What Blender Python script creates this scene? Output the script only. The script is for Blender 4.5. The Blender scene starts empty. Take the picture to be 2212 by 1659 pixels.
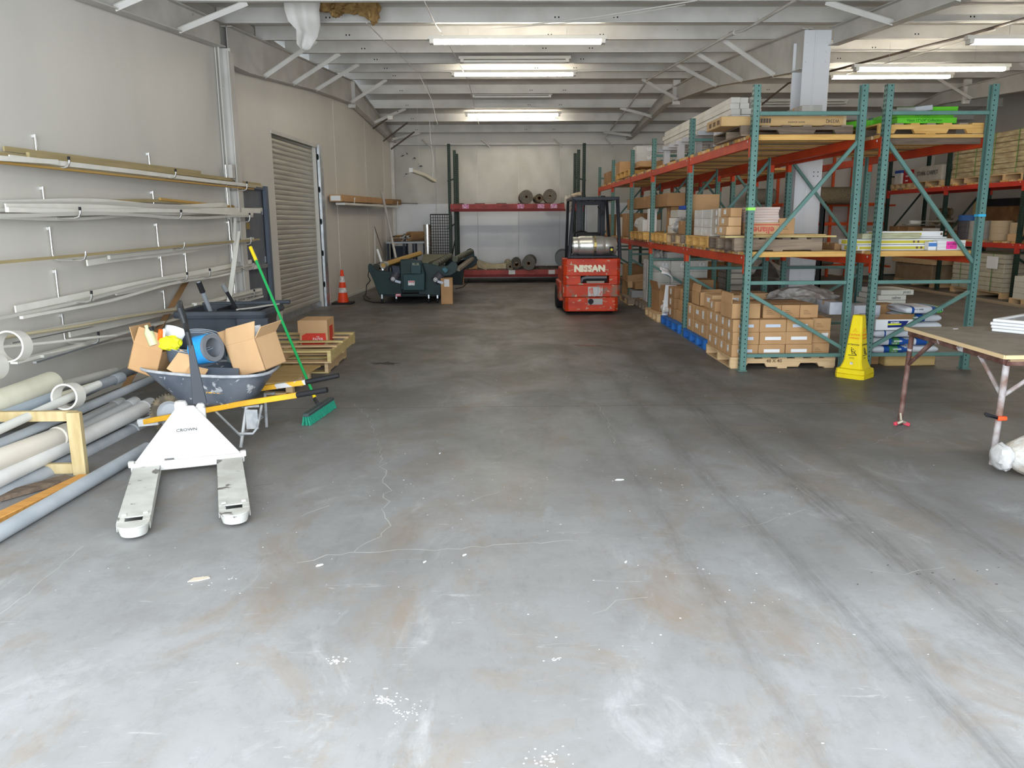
import bpy, bmesh, math, random
from mathutils import Vector, Matrix
random.seed(7)
PI = math.pi
C = bpy.context.scene.collection
# ---------------------------------------------------------------- camera
FL, TH, YW, RL, EYE = 1715.5, math.radians(11.594), math.radians(.969), math.radians(.326), 1.68
cam = bpy.data.objects.new('camera', bpy.data.cameras.new('camera'))
C.objects.link(cam)
cam.data.sensor_width = 36; cam.data.lens = 36*FL/2212; cam.data.clip_start = .05; cam.data.clip_end = 200
def _w(a, b):                                   # direction for view coordinates
    a, b = a*math.cos(RL)+b*math.sin(RL), -a*math.sin(RL)+b*math.cos(RL)
    Y = math.cos(TH)+b*math.sin(TH); Z = -math.sin(TH)+b*math.cos(TH)
    return Vector((a*math.cos(YW)+Y*math.sin(YW), -a*math.sin(YW)+Y*math.cos(YW), Z))
_f = _w(0, 0); _r = (_w(1, 0)-_f).normalized(); _u = (_w(0, 1)-_f).normalized()
cam.matrix_world = Matrix.Translation((0, 0, EYE)) @ Matrix((_r, _u, -_f)).transposed().to_4x4()
bpy.context.scene.camera = cam
# ---------------------------------------------------------------- world, lights, exposure
sc = bpy.context.scene
sc.view_settings.view_transform = 'Standard'; sc.view_settings.look = 'None'
sc.view_settings.gamma = 1; sc.view_settings.use_curve_mapping = False
sc.view_settings.exposure = 0.4
w = bpy.data.worlds.new('sky'); sc.world = w; w.use_nodes = True
w.node_tree.nodes['Background'].inputs[0].default_value = (.80, .90, 1, 1)
w.node_tree.nodes['Background'].inputs[1].default_value = 1.0
def area(name, loc, rot, sx, sy, power, col):
    l = bpy.data.lights.new(name, 'AREA'); l.shape = 'RECTANGLE'; l.size = sx; l.size_y = sy; l.energy = power; l.color = col
    o = bpy.data.objects.new(name, l); o.location = loc; o.rotation_euler = rot; C.objects.link(o); return o
# daylight through the wide open dock door behind the photographer
area('daylight_dock_door', (-.6, -.75, 2.15), (math.radians(80), 0, 0), 8.0, 3.6, 780, (.86, .93, 1))
TUBE = 39.0
# ---------------------------------------------------------------- pixel of the 2212x1659 frame -> world point at a known depth
def AY(x, y, Y):
    d = _w((x-1106)/FL, (829.5-y)/FL); t = Y/d.y; return Vector((d.x*t, Y, EYE+d.z*t))
def AX(x, y, X):
    d = _w((x-1106)/FL, (829.5-y)/FL); t = X/d.x; return Vector((X, d.y*t, EYE+d.z*t))
def G(x, y, z=0):
    d = _w((x-1106)/FL, (829.5-y)/FL); t = (z-EYE)/d.z; return Vector((d.x*t, d.y*t, z))
def LW(x, y, off=0):                            # left wall plane x = -4.42 + .0555 y
    d = _w((x-1106)/FL, (829.5-y)/FL); t = (-4.42+off)/(d.x-.0555*d.y); return Vector((d.x*t, d.y*t, EYE+d.z*t))
def lwx(y, off=0): return -4.42+.0555*y+off
# ---------------------------------------------------------------- materials
MATS = {}
def M(name, c, rough=.6, metal=0, c2=None, scale=4, st=(1, 1, 1), lo=.4, hi=.65, bump=0, bscale=None, alpha=None, emit=0, spec=.2, detail=6, c3=None, s3=20, t3=.68, trans=0):
    if name in MATS: return MATS[name]
    m = bpy.data.materials.new(name); m.use_nodes = True; N = m.node_tree.nodes; L = m.node_tree.links
    b = N['Principled BSDF']; b.inputs['Roughness'].default_value = rough; b.inputs['Metallic'].default_value = metal
    b.inputs['Specular IOR Level'].default_value = spec
    b.inputs['Base Color'].default_value = (*c, 1)
    if c2 or bump or c3:
        tc = N.new('ShaderNodeTexCoord'); mp = N.new('ShaderNodeMapping'); mp.inputs['Scale'].default_value = st
        L.new(tc.outputs['Object'], mp.inputs['Vector'])
    out = None
    if c2:
        n = N.new('ShaderNodeTexNoise'); n.inputs['Scale'].default_value = scale; n.inputs['Detail'].default_value = detail
        L.new(mp.outputs[0], n.inputs['Vector'])
        r = N.new('ShaderNodeMapRange'); r.inputs[1].default_value = lo; r.inputs[2].default_value = hi
        L.new(n.outputs[0], r.inputs[0])
        x = N.new('ShaderNodeMix'); x.data_type = 'RGBA'; x.inputs[6].default_value = (*c, 1); x.inputs[7].default_value = (*c2, 1)
        L.new(r.outputs[0], x.inputs[0]); out = x.outputs[2]
    if c3:
        n = N.new('ShaderNodeTexNoise'); n.inputs['Scale'].default_value = s3; n.inputs['Detail'].default_value = 8; n.inputs['Distortion'].default_value = .6
        L.new(mp.outputs[0], n.inputs['Vector'])
        r = N.new('ShaderNodeMapRange'); r.inputs[1].default_value = t3; r.inputs[2].default_value = t3+.03
        L.new(n.outputs[0], r.inputs[0])
        x = N.new('ShaderNodeMix'); x.data_type = 'RGBA'; x.inputs[7].default_value = (*c3, 1)
        if out: L.new(out, x.inputs[6])
        else: x.inputs[6].default_value = (*c, 1)
        L.new(r.outputs[0], x.inputs[0]); out = x.outputs[2]
    if out: L.new(out, b.inputs['Base Color'])
    if bump:
        n = N.new('ShaderNodeTexNoise'); n.inputs['Scale'].default_value = bscale or scale; n.inputs['Detail'].default_value = 5
        L.new(mp.outputs[0], n.inputs['Vector'])
        bp = N.new('ShaderNodeBump'); bp.inputs['Strength'].default_value = bump; bp.inputs['Distance'].default_value = .02
        L.new(n.outputs[0], bp.inputs['Height']); L.new(bp.outputs[0], b.inputs['Normal'])
    if emit:
        b.inputs['Emission Color'].default_value = (*c, 1); b.inputs['Emission Strength'].default_value = emit
    if alpha is not None: b.inputs['Alpha'].default_value = alpha
    if trans: b.inputs['Transmission Weight'].default_value = trans
    MATS[name] = m; return m
wall_m = M('wall_paint', (.70, .67, .61), .38, c2=(.62, .60, .55), scale=.7, st=(1, 1, .35), bump=.12, bscale=1.6)
panel_m = M('white_panel', (.72, .74, .76), .35, c2=(.64, .66, .69), scale=.9, bump=.05)
foil_m = M('vinyl_insulation', (.50, .49, .45), .36, c2=(.43, .42, .38), scale=1.2, bump=.7, bscale=2.2)
steel_w = M('white_steel', (.66, .64, .60), .45, c2=(.56, .54, .5), scale=2, c3=(.4, .37, .33), s3=9, t3=.72)
deck_m = M('roof_liner', (.72, .70, .66), .6, c2=(.60, .58, .54), scale=1.4, bump=.3, bscale=1.5)
galv = M('galvanised', (.55, .58, .60), .35, .8, c2=(.42, .45, .48), scale=9)
zinc = M('zinc_tube', (.78, .78, .76), .22, .9)
slat_m = M('door_slat_steel', (.50, .48, .41), .38, .25, c2=(.40, .385, .33), scale=2.2, st=(1, .4, 6))
greyp = M('grey_door_paint', (.16, .17, .19), .45, c2=(.13, .14, .16), scale=5)
greyf = M('grey_frame_paint', (.12, .145, .19), .45)
green_r = M('rack_green', (.125, .235, .205), .4, c2=(.105, .205, .18), scale=6, c3=(.5, .55, .52), s3=30, t3=.76)
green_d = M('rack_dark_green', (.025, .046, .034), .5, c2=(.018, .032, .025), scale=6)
orange = M('beam_orange', (.54, .058, .015), .45, c2=(.45, .045, .014), scale=5, c3=(.3, .16, .1), s3=14, t3=.74)
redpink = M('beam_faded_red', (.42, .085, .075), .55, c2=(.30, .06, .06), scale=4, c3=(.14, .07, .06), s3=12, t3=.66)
hole_m = M('hole_dark', (.012, .014, .014), .9)
def wood(n, c, c2, r=.7): return M(n, c, r, c2=c2, scale=7, st=(1, 1, 7), bump=.15, c3=tuple(q*.45 for q in c2), s3=9, t3=.75)
def woodx(n, c, c2): return M(n, c, .7, c2=c2, scale=6, st=(.6, 6, 6), bump=.15)
wood_y = woodx('wood_yellow', (.66, .40, .13), (.55, .31, .09))
wood_n = woodx('wood_pine', (.66, .47, .27), (.55, .37, .19))
wood_o = woodx('wood_weathered', (.29, .22, .155), (.20, .15, .11))
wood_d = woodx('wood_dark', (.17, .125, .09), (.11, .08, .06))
wood_t = woodx('wood_treated', (.62, .50, .24), (.52, .38, .15))
ply = M('plywood', (.56, .38, .16), .65, c2=(.46, .30, .11), scale=3, st=(1, 7, 7))
bluew = M('pallet_blue', (.03, .17, .52), .55, c2=(.02, .12, .42), scale=6, c3=(.5, .5, .5), s3=10, t3=.74)
card = M('cardboard', (.52, .315, .155), .8, c2=(.46, .27, .13), scale=3)
card2 = M('cardboard_light', (.60, .385, .205), .8, c2=(.54, .335, .175), scale=3)
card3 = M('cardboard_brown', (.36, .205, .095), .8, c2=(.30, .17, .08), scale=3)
card_in = M('cardboard_inner', (.40, .25, .12), .85)
cardw = M('carton_white', (.66, .65, .62), .6, c2=(.58, .57, .54), scale=3)
paper = M('paper_white', (.80, .81, .82), .6)
label_m = M('label_white', (.78, .78, .78), .5, c2=(.45, .46, .48), scale=28, st=(1, 1, 3), lo=.55, hi=.6, detail=1)
label_b = M('label_pale_blue', (.55, .62, .72), .5)
ink = M('ink_dark', (.05, .045, .05), .7)
inkbr = M('ink_brown', (.17, .10, .055), .8)
black = M('black_rubber', (.018, .018, .02), .6)
blackm = M('black_metal', (.03, .032, .035), .4, c2=(.05, .05, .05), scale=8)
white_g = M('white_trim', (.84, .82, .75), .42, c2=(.76, .74, .66), scale=3)
cream = M('pvc_cream', (.70, .67, .54), .38, c2=(.62, .59, .47), scale=4)
pvcw = M('pvc_white', (.76, .755, .73), .32, c2=(.68, .67, .65), scale=4)
pvcg = M('pvc_grey', (.40, .43, .46), .38, c2=(.32, .35, .38), scale=4, c3=(.62, .62, .6), s3=8, t3=.72)
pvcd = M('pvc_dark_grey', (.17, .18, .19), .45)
# ---------------------------------------------------------------- mesh builder
class MB:
    def __init__(s): s.v = []; s.f = []
    def add(s, vs, fs, m=None):
        n = len(s.v)
        s.v += [tuple(m @ Vector(p)) if m else tuple(p) for p in vs]; s.f += [tuple(n+i for i in f) for f in fs]; return s
    def box(s, x0, x1, y0, y1, z0, z1, m=None):
        vs = [(x, y, z) for x in (x0, x1) for y in (y0, y1) for z in (z0, z1)]
        return s.add(vs, [(0, 1, 3, 2), (4, 6, 7, 5), (0, 4, 5, 1), (2, 3, 7, 6), (0, 2, 6, 4), (1, 5, 7, 3)], m)
    def beam(s, a, b, w, h, up=(0, 0, 1), ext=0):
        a, b = Vector(a), Vector(b); d = (b-a); l = d.length; d.normalize(); a = a-d*ext; l += 2*ext
        side = d.cross(Vector(up))
        if side.length < 1e-3: side = d.cross(Vector((0, 1, 0)))
        side.normalize(); u = side.cross(d)
        m = Matrix((d, side, u)).transposed().to_4x4(); m.translation = a
        return s.box(0, l, -w/2, w/2, -h/2, h/2, m)
    def tube(s, pts, r, n=10, cap=True, r2=None):
        pts = [Vector(p) for p in pts]; k = len(pts); rings = []; pu = None
        for i, p in enumerate(pts):
            d = (pts[min(i+1, k-1)]-pts[max(i-1, 0)]).normalized()
            if pu is None: pu = d.orthogonal().normalized()
            u = (pu-d*pu.dot(d)).normalized(); pu = u; v = d.cross(u)
            rr = r if r2 is None else r+(r2-r)*i/(k-1)
            rings.append([p+(u*math.cos(2*PI*j/n)+v*math.sin(2*PI*j/n))*rr for j in range(n)])
        vs = [q for R in rings for q in R]
        fs = [(i*n+j, i*n+(j+1) % n, (i+1)*n+(j+1) % n, (i+1)*n+j) for i in range(k-1) for j in range(n)]
        if cap: fs += [tuple(range(n))[::-1], tuple((k-1)*n+j for j in range(n))]
        return s.add(vs, fs)
    def lathe(s, prof, n=24, m=None, a0=0, a1=2*PI):
        full = abs(a1-a0-2*PI) < 1e-6; k = n if full else n+1; L = len(prof)
        vs = [(r*math.cos(a0+(a1-a0)*j/n), r*math.sin(a0+(a1-a0)*j/n), z) for r, z in prof for j in range(k)]
        fs = [(i*k+j, i*k+(j+1) % k, (i+1)*k+(j+1) % k, (i+1)*k+j) for i in range(L-1) for j in range(n)]
        return s.add(vs, fs, m)
    def prism(s, poly, a, b, ax='z', m=None):          # poly in the two other axes (order x,y,z), extruded from a to b along ax
        def mk(p, t): return {'z': (p[0], p[1], t), 'y': (p[0], t, p[1]), 'x': (t, p[0], p[1])}[ax]
        n = len(poly); vs = [mk(p, a) for p in poly]+[mk(p, b) for p in poly]
        fs = [tuple(range(n)), tuple(range(n, 2*n))[::-1]]+[(i, (i+1) % n, n+(i+1) % n, n+i) for i in range(n)]
        return s.add(vs, fs, m)
    def sheet(s, rows, t=0):                           # grid of points (rows of equal length), optional thickness along normal-ish z
        R, K = len(rows), len(rows[0]); vs = [p for r in rows for p in r]
        fs = [(i*K+j, i*K+j+1, (i+1)*K+j+1, (i+1)*K+j) for i in range(R-1) for j in range(K-1)]
        return s.add(vs, fs)
    def data(s, name, smooth=True, ang=35):
        me = bpy.data.meshes.new(name); me.from_pydata(s.v, [], s.f); bm = bmesh.new(); bm.from_mesh(me)
        bmesh.ops.recalc_face_normals(bm, faces=bm.faces); bm.to_mesh(me); bm.free()
        if smooth:
            me.polygons.foreach_set('use_smooth', [True]*len(me.polygons)); me.set_sharp_from_angle(angle=math.radians(ang))
        return me
WM = {}; CH = {}
def _place(o, parent):
    C.objects.link(o)
    if parent:
        o.parent = parent; o.matrix_parent_inverse = WM[parent.name].inverted() if parent.name in WM else Matrix()
        CH.setdefault(parent.name, []).append(o)
    return o
def tag(o, label=None, cat=None, group=None, kind=None):
    if label: o['label'] = label
    if cat: o['category'] = cat
    if group: o['group'] = group
    if kind: o['kind'] = kind
    return o
def P(name, mb, mat, parent=None, bevel=0, seg=1, smooth=True, ang=35, solid=0):
    me = mb if isinstance(mb, bpy.types.Mesh) else mb.data(name, smooth, ang)
    if not me.materials: me.materials.append(mat)
    o = bpy.data.objects.new(name, me); _place(o, parent)
    if solid: q = o.modifiers.new('s', 'SOLIDIFY'); q.thickness = solid; q.offset = 0
    if bevel: q = o.modifiers.new('b', 'BEVEL'); q.width = bevel; q.segments = seg; q.limit_method = 'ANGLE'
    return o
def T(name, label, cat, loc=(0, 0, 0), rz=0, group=None):
    o = bpy.data.objects.new(name, None); C.objects.link(o); o.location = loc; o.rotation_euler = (0, 0, rz); o.empty_display_size = .05
    WM[o.name] = Matrix.Translation(loc) @ Matrix.Rotation(rz, 4, 'Z'); return tag(o, label, cat, group)
def dup(root, mat, label=None, group=None):            # copy a thing with all its parts; mat = extra world transform
    def cp(o, par):
        c = o.copy(); C.objects.link(c); c.parent = par
        for ch in CH.get(o.name, []): cp(ch, c)
        return c
    c = cp(root, None); base = WM.get(root.name, Matrix()); m = mat @ base
    if root.name in WM or root.type == 'EMPTY': c.matrix_world = m; c.location = m.to_translation(); c.rotation_euler = m.to_euler()
    else: c.matrix_world = m
    if label: c['label'] = label
    if group: c['group'] = group
    return c
def TR(x=0, y=0, z=0, rz=0): return Matrix.Translation((x, y, z)) @ Matrix.Rotation(rz, 4, 'Z')
def frame(o, x, y):                                     # 4x4 with local x along x, y along y, origin o
    x = Vector(x).normalized(); z = x.cross(Vector(y)).normalized(); y = z.cross(x)
    m = Matrix((x, y, z)).transposed().to_4x4(); m.translation = Vector(o); return m
def text(s, size, mat, parent, m, name='lettering', ext=.0008, sx=1, bold=0, align='CENTER', shear=0):
    cu = bpy.data.curves.new('t', 'FONT'); cu.body = s; cu.size = size; cu.extrude = ext; cu.offset = bold; cu.align_x = align; cu.align_y = 'CENTER'; cu.shear = shear; cu.resolution_u = 2
    t = bpy.data.objects.new('t', cu); C.objects.link(t)
    me = bpy.data.meshes.new_from_object(t.evaluated_get(bpy.context.evaluated_depsgraph_get()) if False else t)
    bpy.data.objects.remove(t); bpy.data.curves.remove(cu)
    me.transform(m @ Matrix.Diagonal((sx, 1, 1, 1))); me.materials.clear(); me.materials.append(mat)
    o = bpy.data.objects.new(name, me); return _place(o, parent)
FRONT = lambda x, y, z: frame((x, y, z), (1, 0, 0), (0, 0, 1))        # writing that faces the camera (-y)
FLIP = lambda x, y, z: frame((x, y, z), (-1, 0, 0), (0, 0, -1))       # the same, upside down
ORD = ['first', 'second', 'third', 'fourth', 'fifth', 'sixth', 'seventh', 'eighth', 'ninth', 'tenth', 'eleventh', 'twelfth', 'thirteenth', 'fourteenth']
def wob(a, b, n, amp, ax=2):                            # gently wavy polyline
    a, b = Vector(a), Vector(b); ph = random.random()*6; k = random.uniform(.6, 1.3); out = []
    for i in range(n+1):
        t = i/n; p = a.lerp(b, t); p[ax] += amp*math.sin(ph+k*t*6.3)*math.sin(PI*min(1, max(.0, t*1.0)))
        out.append(p)
    return out
# ================================================================ SETTING
# hairline cracks below
def floor_mat():
    m = bpy.data.materials.new('concrete_floor'); m.use_nodes = True; N = m.node_tree.nodes; L = m.node_tree.links; b = N['Principled BSDF']
    tc = N.new('ShaderNodeTexCoord')
    def noise(s, st=(1, 1, 1), det=8, dist=0, rough=.6):
        mp = N.new('ShaderNodeMapping'); mp.inputs['Scale'].default_value = st; L.new(tc.outputs['Object'], mp.inputs[0])
        n = N.new('ShaderNodeTexNoise'); n.inputs['Scale'].default_value = s; n.inputs['Detail'].default_value = det; n.inputs['Distortion'].default_value = dist; n.inputs['Roughness'].default_value = rough
        L.new(mp.outputs[0], n.inputs[0]); return n.outputs[0]
    def mr(x, a, c, lo=0, hi=1):
        r = N.new('ShaderNodeMapRange'); r.inputs[1].default_value = a; r.inputs[2].default_value = c; r.inputs[3].default_value = lo; r.inputs[4].default_value = hi; L.new(x, r.inputs[0]); return r.outputs[0]
    def mix(f, a, c, mode='MIX'):
        x = N.new('ShaderNodeMix'); x.data_type = 'RGBA'; x.blend_type = mode
        for k, q in ((0, f), (6, a), (7, c)):
            if isinstance(q, tuple): x.inputs[k].default_value = (*q, 1)
            elif isinstance(q, float): x.inputs[k].default_value = q
            else: L.new(q, x.inputs[k])
        return x.outputs[2]
    base = mix(mr(noise(.55, dist=.5), .35, .68), (.345, .35, .355), (.215, .21, .205))
    base = mix(mr(noise(1.6, (1, .6, 1), det=12, dist=.8, rough=.72), .50, .66, 0, .8), base, (.27, .22, .175))          # brown stains
    base = mix(mr(noise(2.6, (1, .5, 1), det=12, dist=1.0, rough=.75), .56, .70, 0, .6), base, (.45, .455, .46))
    base = mix(mr(noise(4.5, det=12, rough=.8), .48, .68, 0, .5), base, (.20, .195, .19))   # pale scuffs
    base = mix(mr(noise(22, (1, .35, 1), det=10, dist=.5, rough=.8), .55, .75, 0, .5), base, (.15, .145, .14))
    base = mix(mr(noise(14, (.25, 1.6, 1), det=10, dist=1.5, rough=.7), .62, .68, 0, .35), base, (.55, .55, .55))
    base = mix(mr(noise(60), .66, .70, 0, .35), base, (.5, .5, .5))                               # fine specks
    # dark tyre tracks curving along the aisle: soft bands of noise-broken rubber
    sx = N.new('ShaderNodeSeparateXYZ'); L.new(tc.outputs['Object'], sx.inputs[0])
    def math_(op, a, c=None):
        q = N.new('ShaderNodeMath'); q.operation = op
        for k, v in ((0, a), (1, c)):
            if v is None: continue
            if isinstance(v, (int, float)): q.inputs[k].default_value = v
            else: L.new(v, q.inputs[k])
        return q.outputs[0]
    X, Y = sx.outputs[0], sx.outputs[1]
    for x0, k, wd, st in ((2.05, .016, .10, .55), (1.55, .013, .07, .38), (2.55, .02, .08, .4), (1.15, .006, .05, .25)):
        dy = math_('SUBTRACT', Y, 9.5); cur = math_('ADD', math_('MULTIPLY', math_('MULTIPLY', dy, dy), k*.5), x0-.3)
        d = math_('ABSOLUTE', math_('SUBTRACT', X, cur)); band = mr(d, wd*.3, wd*1.6, st, 0)
        nb = mr(noise(9, (3, .25, 1), det=10, rough=.75), .38, .6, .1, 1)
        base = mix(math_('MULTIPLY', band, nb), base, (.085, .078, .075))
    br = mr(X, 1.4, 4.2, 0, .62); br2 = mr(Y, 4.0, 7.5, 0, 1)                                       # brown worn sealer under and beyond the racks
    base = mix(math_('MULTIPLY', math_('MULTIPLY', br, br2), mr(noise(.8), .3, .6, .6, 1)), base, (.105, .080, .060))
    floor_falloff = mr(Y, 2.5, 10.0, .12, .8)  # brown wear tint; its rise with depth paints in daylight falloff
    base = mix(math_('MULTIPLY', floor_falloff, mr(noise(1.3, (1, .6, 1), det=10, dist=.8, rough=.65), .32, .6, .45, 1)), base, (.064, .055, .043))
    # cracks
    mp = N.new('ShaderNodeMapping'); mp.inputs['Scale'].default_value = (1, 1, 1); L.new(tc.outputs['Object'], mp.inputs[0])
    nn = N.new('ShaderNodeTexNoise'); nn.inputs['Scale'].default_value = 2.2; nn.inputs['Detail'].default_value = 6; L.new(mp.outputs[0], nn.inputs[0])
    ad = N.new('ShaderNodeMix'); ad.data_type = 'RGBA'; ad.inputs[0].default_value = .28; L.new(mp.outputs[0], ad.inputs[6]); L.new(nn.outputs[1], ad.inputs[7])
    vo = N.new('ShaderNodeTexVoronoi'); vo.feature = 'DISTANCE_TO_EDGE'; vo.inputs['Scale'].default_value = .55; L.new(ad.outputs[2], vo.inputs[0])
    ck = mr(vo.outputs[0], .0, .0042, .75, 0); brk = mr(noise(.7), .50, .58)
    for axis, v in ((Y, 13.2), (X, 5.9), (Y, 7.15)):                                                # saw-cut joints
        jt = mr(math_('ABSOLUTE', math_('SUBTRACT', axis, v)), .003, .008, .7, 0)
        base = mix(jt, base, (.03, .028, .025))
    L.new(base, b.inputs['Base Color'])
    L.new(mr(noise(1.1, dist=.6), .3, .7, .42, .66), b.inputs['Roughness']); b.inputs['Specular IOR Level'].default_value = .25
    bp = N.new('ShaderNodeBump'); bp.inputs['Strength'].default_value = .10; bp.inputs['Distance'].default_value = .01
    L.new(noise(7, det=8), bp.inputs['Height']); L.new(bp.outputs[0], b.inputs['Normal'])
    return m
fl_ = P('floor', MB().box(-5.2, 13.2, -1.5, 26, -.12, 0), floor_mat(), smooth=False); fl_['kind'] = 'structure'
# hairline cracks, paint drips and stains on the slab
random.seed(17)
def crack(px, w, mat, jit=.02):
    P_ = [G(*q, .0006) for q in px]; pts = []
    for a, b in zip(P_, P_[1:]):
        n = max(2, int((b-a).length/.06))
        for k in range(n): q = a.lerp(b, k/n); pts.append(q+Vector((random.uniform(-jit, jit), random.uniform(-jit, jit), 0)))
    pts.append(P_[-1]); vs = []; 
    for i, p_ in enumerate(pts):
        d = (pts[min(i+1, len(pts)-1)]-pts[max(i-1, 0)]).normalized(); s_ = Vector((-d.y, d.x, 0))*w*random.uniform(.4, 1.1)/2; vs += [p_+s_, p_-s_]
    P('crack', MB().add(vs, [(2*i, 2*i+1, 2*i+3, 2*i+2) for i in range(len(pts)-1)]), mat, fl_, smooth=False)
ckm = M('crack_pale', (.42, .41, .39), .8); ckd = M('crack_dark', (.10, .09, .085), .9)
crack([(640, 1218), (700, 1200), (765, 1192), (880, 1190), (990, 1184), (1100, 1178), (1250, 1168)], .007, ckm); crack([(822, 980), (830, 1020), (838, 1055), (833, 1100), (845, 1135), (800, 1170), (765, 1192)], .006, ckm, .03)
crack([(640, 1118), (690, 1100), (712, 1092)], .006, ckm); crack([(985, 1090), (1030, 1078), (1080, 1062)], .005, ckm); crack([(1600, 1140), (1700, 1115), (1740, 1100)], .004, ckm)
crack([(0, 1330), (60, 1280), (120, 1225), (180, 1180)], .005, ckm); crack([(760, 870), (800, 905), (822, 980)], .004, ckm); crack([(550, 1050), (590, 1045)], .006, ckd); crack([(1280, 1330), (1330, 1300), (1400, 1290)], .004, ckm); crack([(1860, 1230), (1960, 1240), (2040, 1225)], .004, ckm)
crack([(1290, 870), (1310, 905), (1330, 960)], .004, ckm); crack([(2090, 900), (1960, 930), (1880, 960)], .003, ckm)
spm = M('paint_splash', (.62, .62, .62), .6)
def splash(px, py, n, sp, sz, mat):
    c = G(px, py); mb = MB()
    for _ in range(n):
        a = random.uniform(0, 6.3); r = abs(random.gauss(0, sp)); x, y = c.x+r*math.cos(a)*1.6, c.y+r*math.sin(a); k = random.randint(5, 8); s_ = sz*random.uniform(.3, 1)
        mb.prism([(x+s_*random.uniform(.5, 1.2)*math.cos(2*PI*j/k), y+s_*random.uniform(.4, .9)*math.sin(2*PI*j/k)) for j in range(k)], .0002, .0010+.0001*random.random())
    o = P('paint_splash', mb, mat, fl_, smooth=False); o['kind'] = 'stuff'
splash(835, 1512, 60, .03, .006, spm); splash(880, 1540, 30, .03, .005, spm); splash(725, 1428, 40, .02, .007, spm); splash(1200, 1425, 14, .015, .006, spm); splash(1180, 1640, 40, .03, .006, spm); splash(1600, 1300, 40, .5, .006, spm); splash(900, 1050, 50, .8, .006, spm); splash(1500, 1050, 50, .8, .007, spm); splash(500, 1250, 30, .4, .005, spm); splash(1980, 1240, 12, .25, .010, ckd); splash(1300, 820, 30, 1.0, .008, spm)
WT = 4.6
def wallpart(y0, y1, z0, z1):                        # slab of the left wall between two depths
    return [(lwx(y0, -.12), y0), (lwx(y0), y0), (lwx(y1), y1), (lwx(y1, -.12), y1)], z0, z1
mb = MB()
for y0, y1, z0, z1 in ((-1.5, 12.05, 0, WT), (12.05, 13.05, 2.2, WT), (13.05, 13.55, 0, WT), (13.55, 16.2, 3.13, WT), (16.2, 24.4, 0, WT)):
    q, a, b_ = wallpart(y0, y1, z0, z1); mb.prism(q, a, b_)
wl = P('wall_left', mb, wall_m, smooth=False); wl['kind'] = 'structure'
# seams of the liner sheets on the left wall
def wall_strip(name, y0, y1, z0, z1, t, mat, par, o0=0): return P(name, MB().prism([(lwx(y0, o0), y0), (lwx(y0, o0+t), y0), (lwx(y1, o0+t), y1), (lwx(y1, o0), y1)], z0, z1), mat, par, smooth=False)
for y in (17.6, 20.6, 22.9): wall_strip('seam', y, y+.012, 0, 4.2, .006, wall_m, wl)
wall_strip('corner_angle', 24.02, 24.12, 0, 4.0, .09, steel_w, wl)
# roof: front slope rises to the ridge at y=19, back slope falls to the rear wall
def rz(y): return 4.80-.066*(19-y) if y < 19 else 4.80-.140*(y-19)      # underside of the purlins
wb = P('wall_back', MB().box(-3.6, 13.2, 24.2, 24.35, 0, 4.6), wall_m, smooth=False); wb['kind'] = 'structure'
random.seed(3)
for i in range(6):                                    # wrinkled vinyl-faced insulation above the liner
    x0 = -3.02+i*1.22; rows = [[(x0+.005+1.21*u/14, 24.19-.012*random.random()-.01*math.sin(u*.9+v*.7+i), 2.2+1.72*v/12) for u in range(15)] for v in range(13)]
    P('insulation_sheet', MB().sheet(rows), foil_m, wb, ang=180)
for i in range(6): P('liner_panel', MB().box(-3.02+i*1.22, -3.02+i*1.22+1.212, 24.165, 24.2, 0, 2.19), panel_m, wb, bevel=.003, smooth=False)
P('girt', MB().box(-3.0, 13, 24.05, 24.2, 3.86, 3.92), steel_w, wb)
for x in (-1.9, -.2, 1.9, 3.4): P('girt_brace', MB().beam((x, 24.1, 3.8), (x-.25, 23.9, 4.0), .03, .03), steel_w, wb)
P('wall_right', MB().box(13.0, 13.15, -1.5, 24.4, 0, 4.9), wall_m, smooth=False)['kind'] = 'structure'
mb = MB()
def slope(x0, x1, y0, y1, z0, z1): mb.add([(x0, y0, z0), (x1, y0, z0), (x1, y1, z1), (x0, y1, z1), (x0, y0, z0+.1), (x1, y0, z0+.1), (x1, y1, z1+.1), (x0, y1, z1+.1)], [(0, 1, 2, 3), (4, 5, 6, 7), (0, 1, 5, 4), (1, 2, 6, 5), (2, 3, 7, 6), (3, 0, 4, 7)])
PD = .21
slope(-5.2, 13.2, -1.5, 19, rz(-1.5)+PD, rz(19)+PD); slope(-5.2, 13.2, 19, 24.4, rz(19)+PD, rz(24.4)+PD)
ce = P('ceiling', mb, deck_m, smooth=False); ce['kind'] = 'structure'
zsec = [(-.07, 0), (-.07, .018), (-.064, .018), (-.064, .006), (-.003, .006), (-.003, PD), (.06, PD), (.06, PD-.006), (.003, PD-.006), (.003, 0)]
def purlin(y):
    # a cee/zee section: bottom flange with a lip towards the camera, web, top flange
    z = rz(y); q = P('purlin', MB().prism([(y+a, z+b_) for a, b_ in zsec], lwx(y)+.02, 13, 'x'), steel_w, ce, smooth=False); return q
PY = [1.2, 2.7, 4.2, 5.7, 7.2, 8.65, 10.1, 11.56, 13.05, 14.5, 15.95, 17.35, 18.75, 20.0, 21.2, 22.45, 23.6]
pur = [purlin(y) for y in PY]
mb = MB()
for y in PY[5:]:                                      # paired bolt holes in the webs
    for x in (-2.3, .8, 1.6, 6.5): mb.box(x, x+.018, y-.008, y-.0035, rz(y)+.07, rz(y)+.09); mb.box(x+.05, x+.068, y-.008, y-.0035, rz(y)+.07, rz(y)+.09)
tag(P('bolt_hole', mb, hole_m, ce, smooth=False), kind='stuff')
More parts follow.
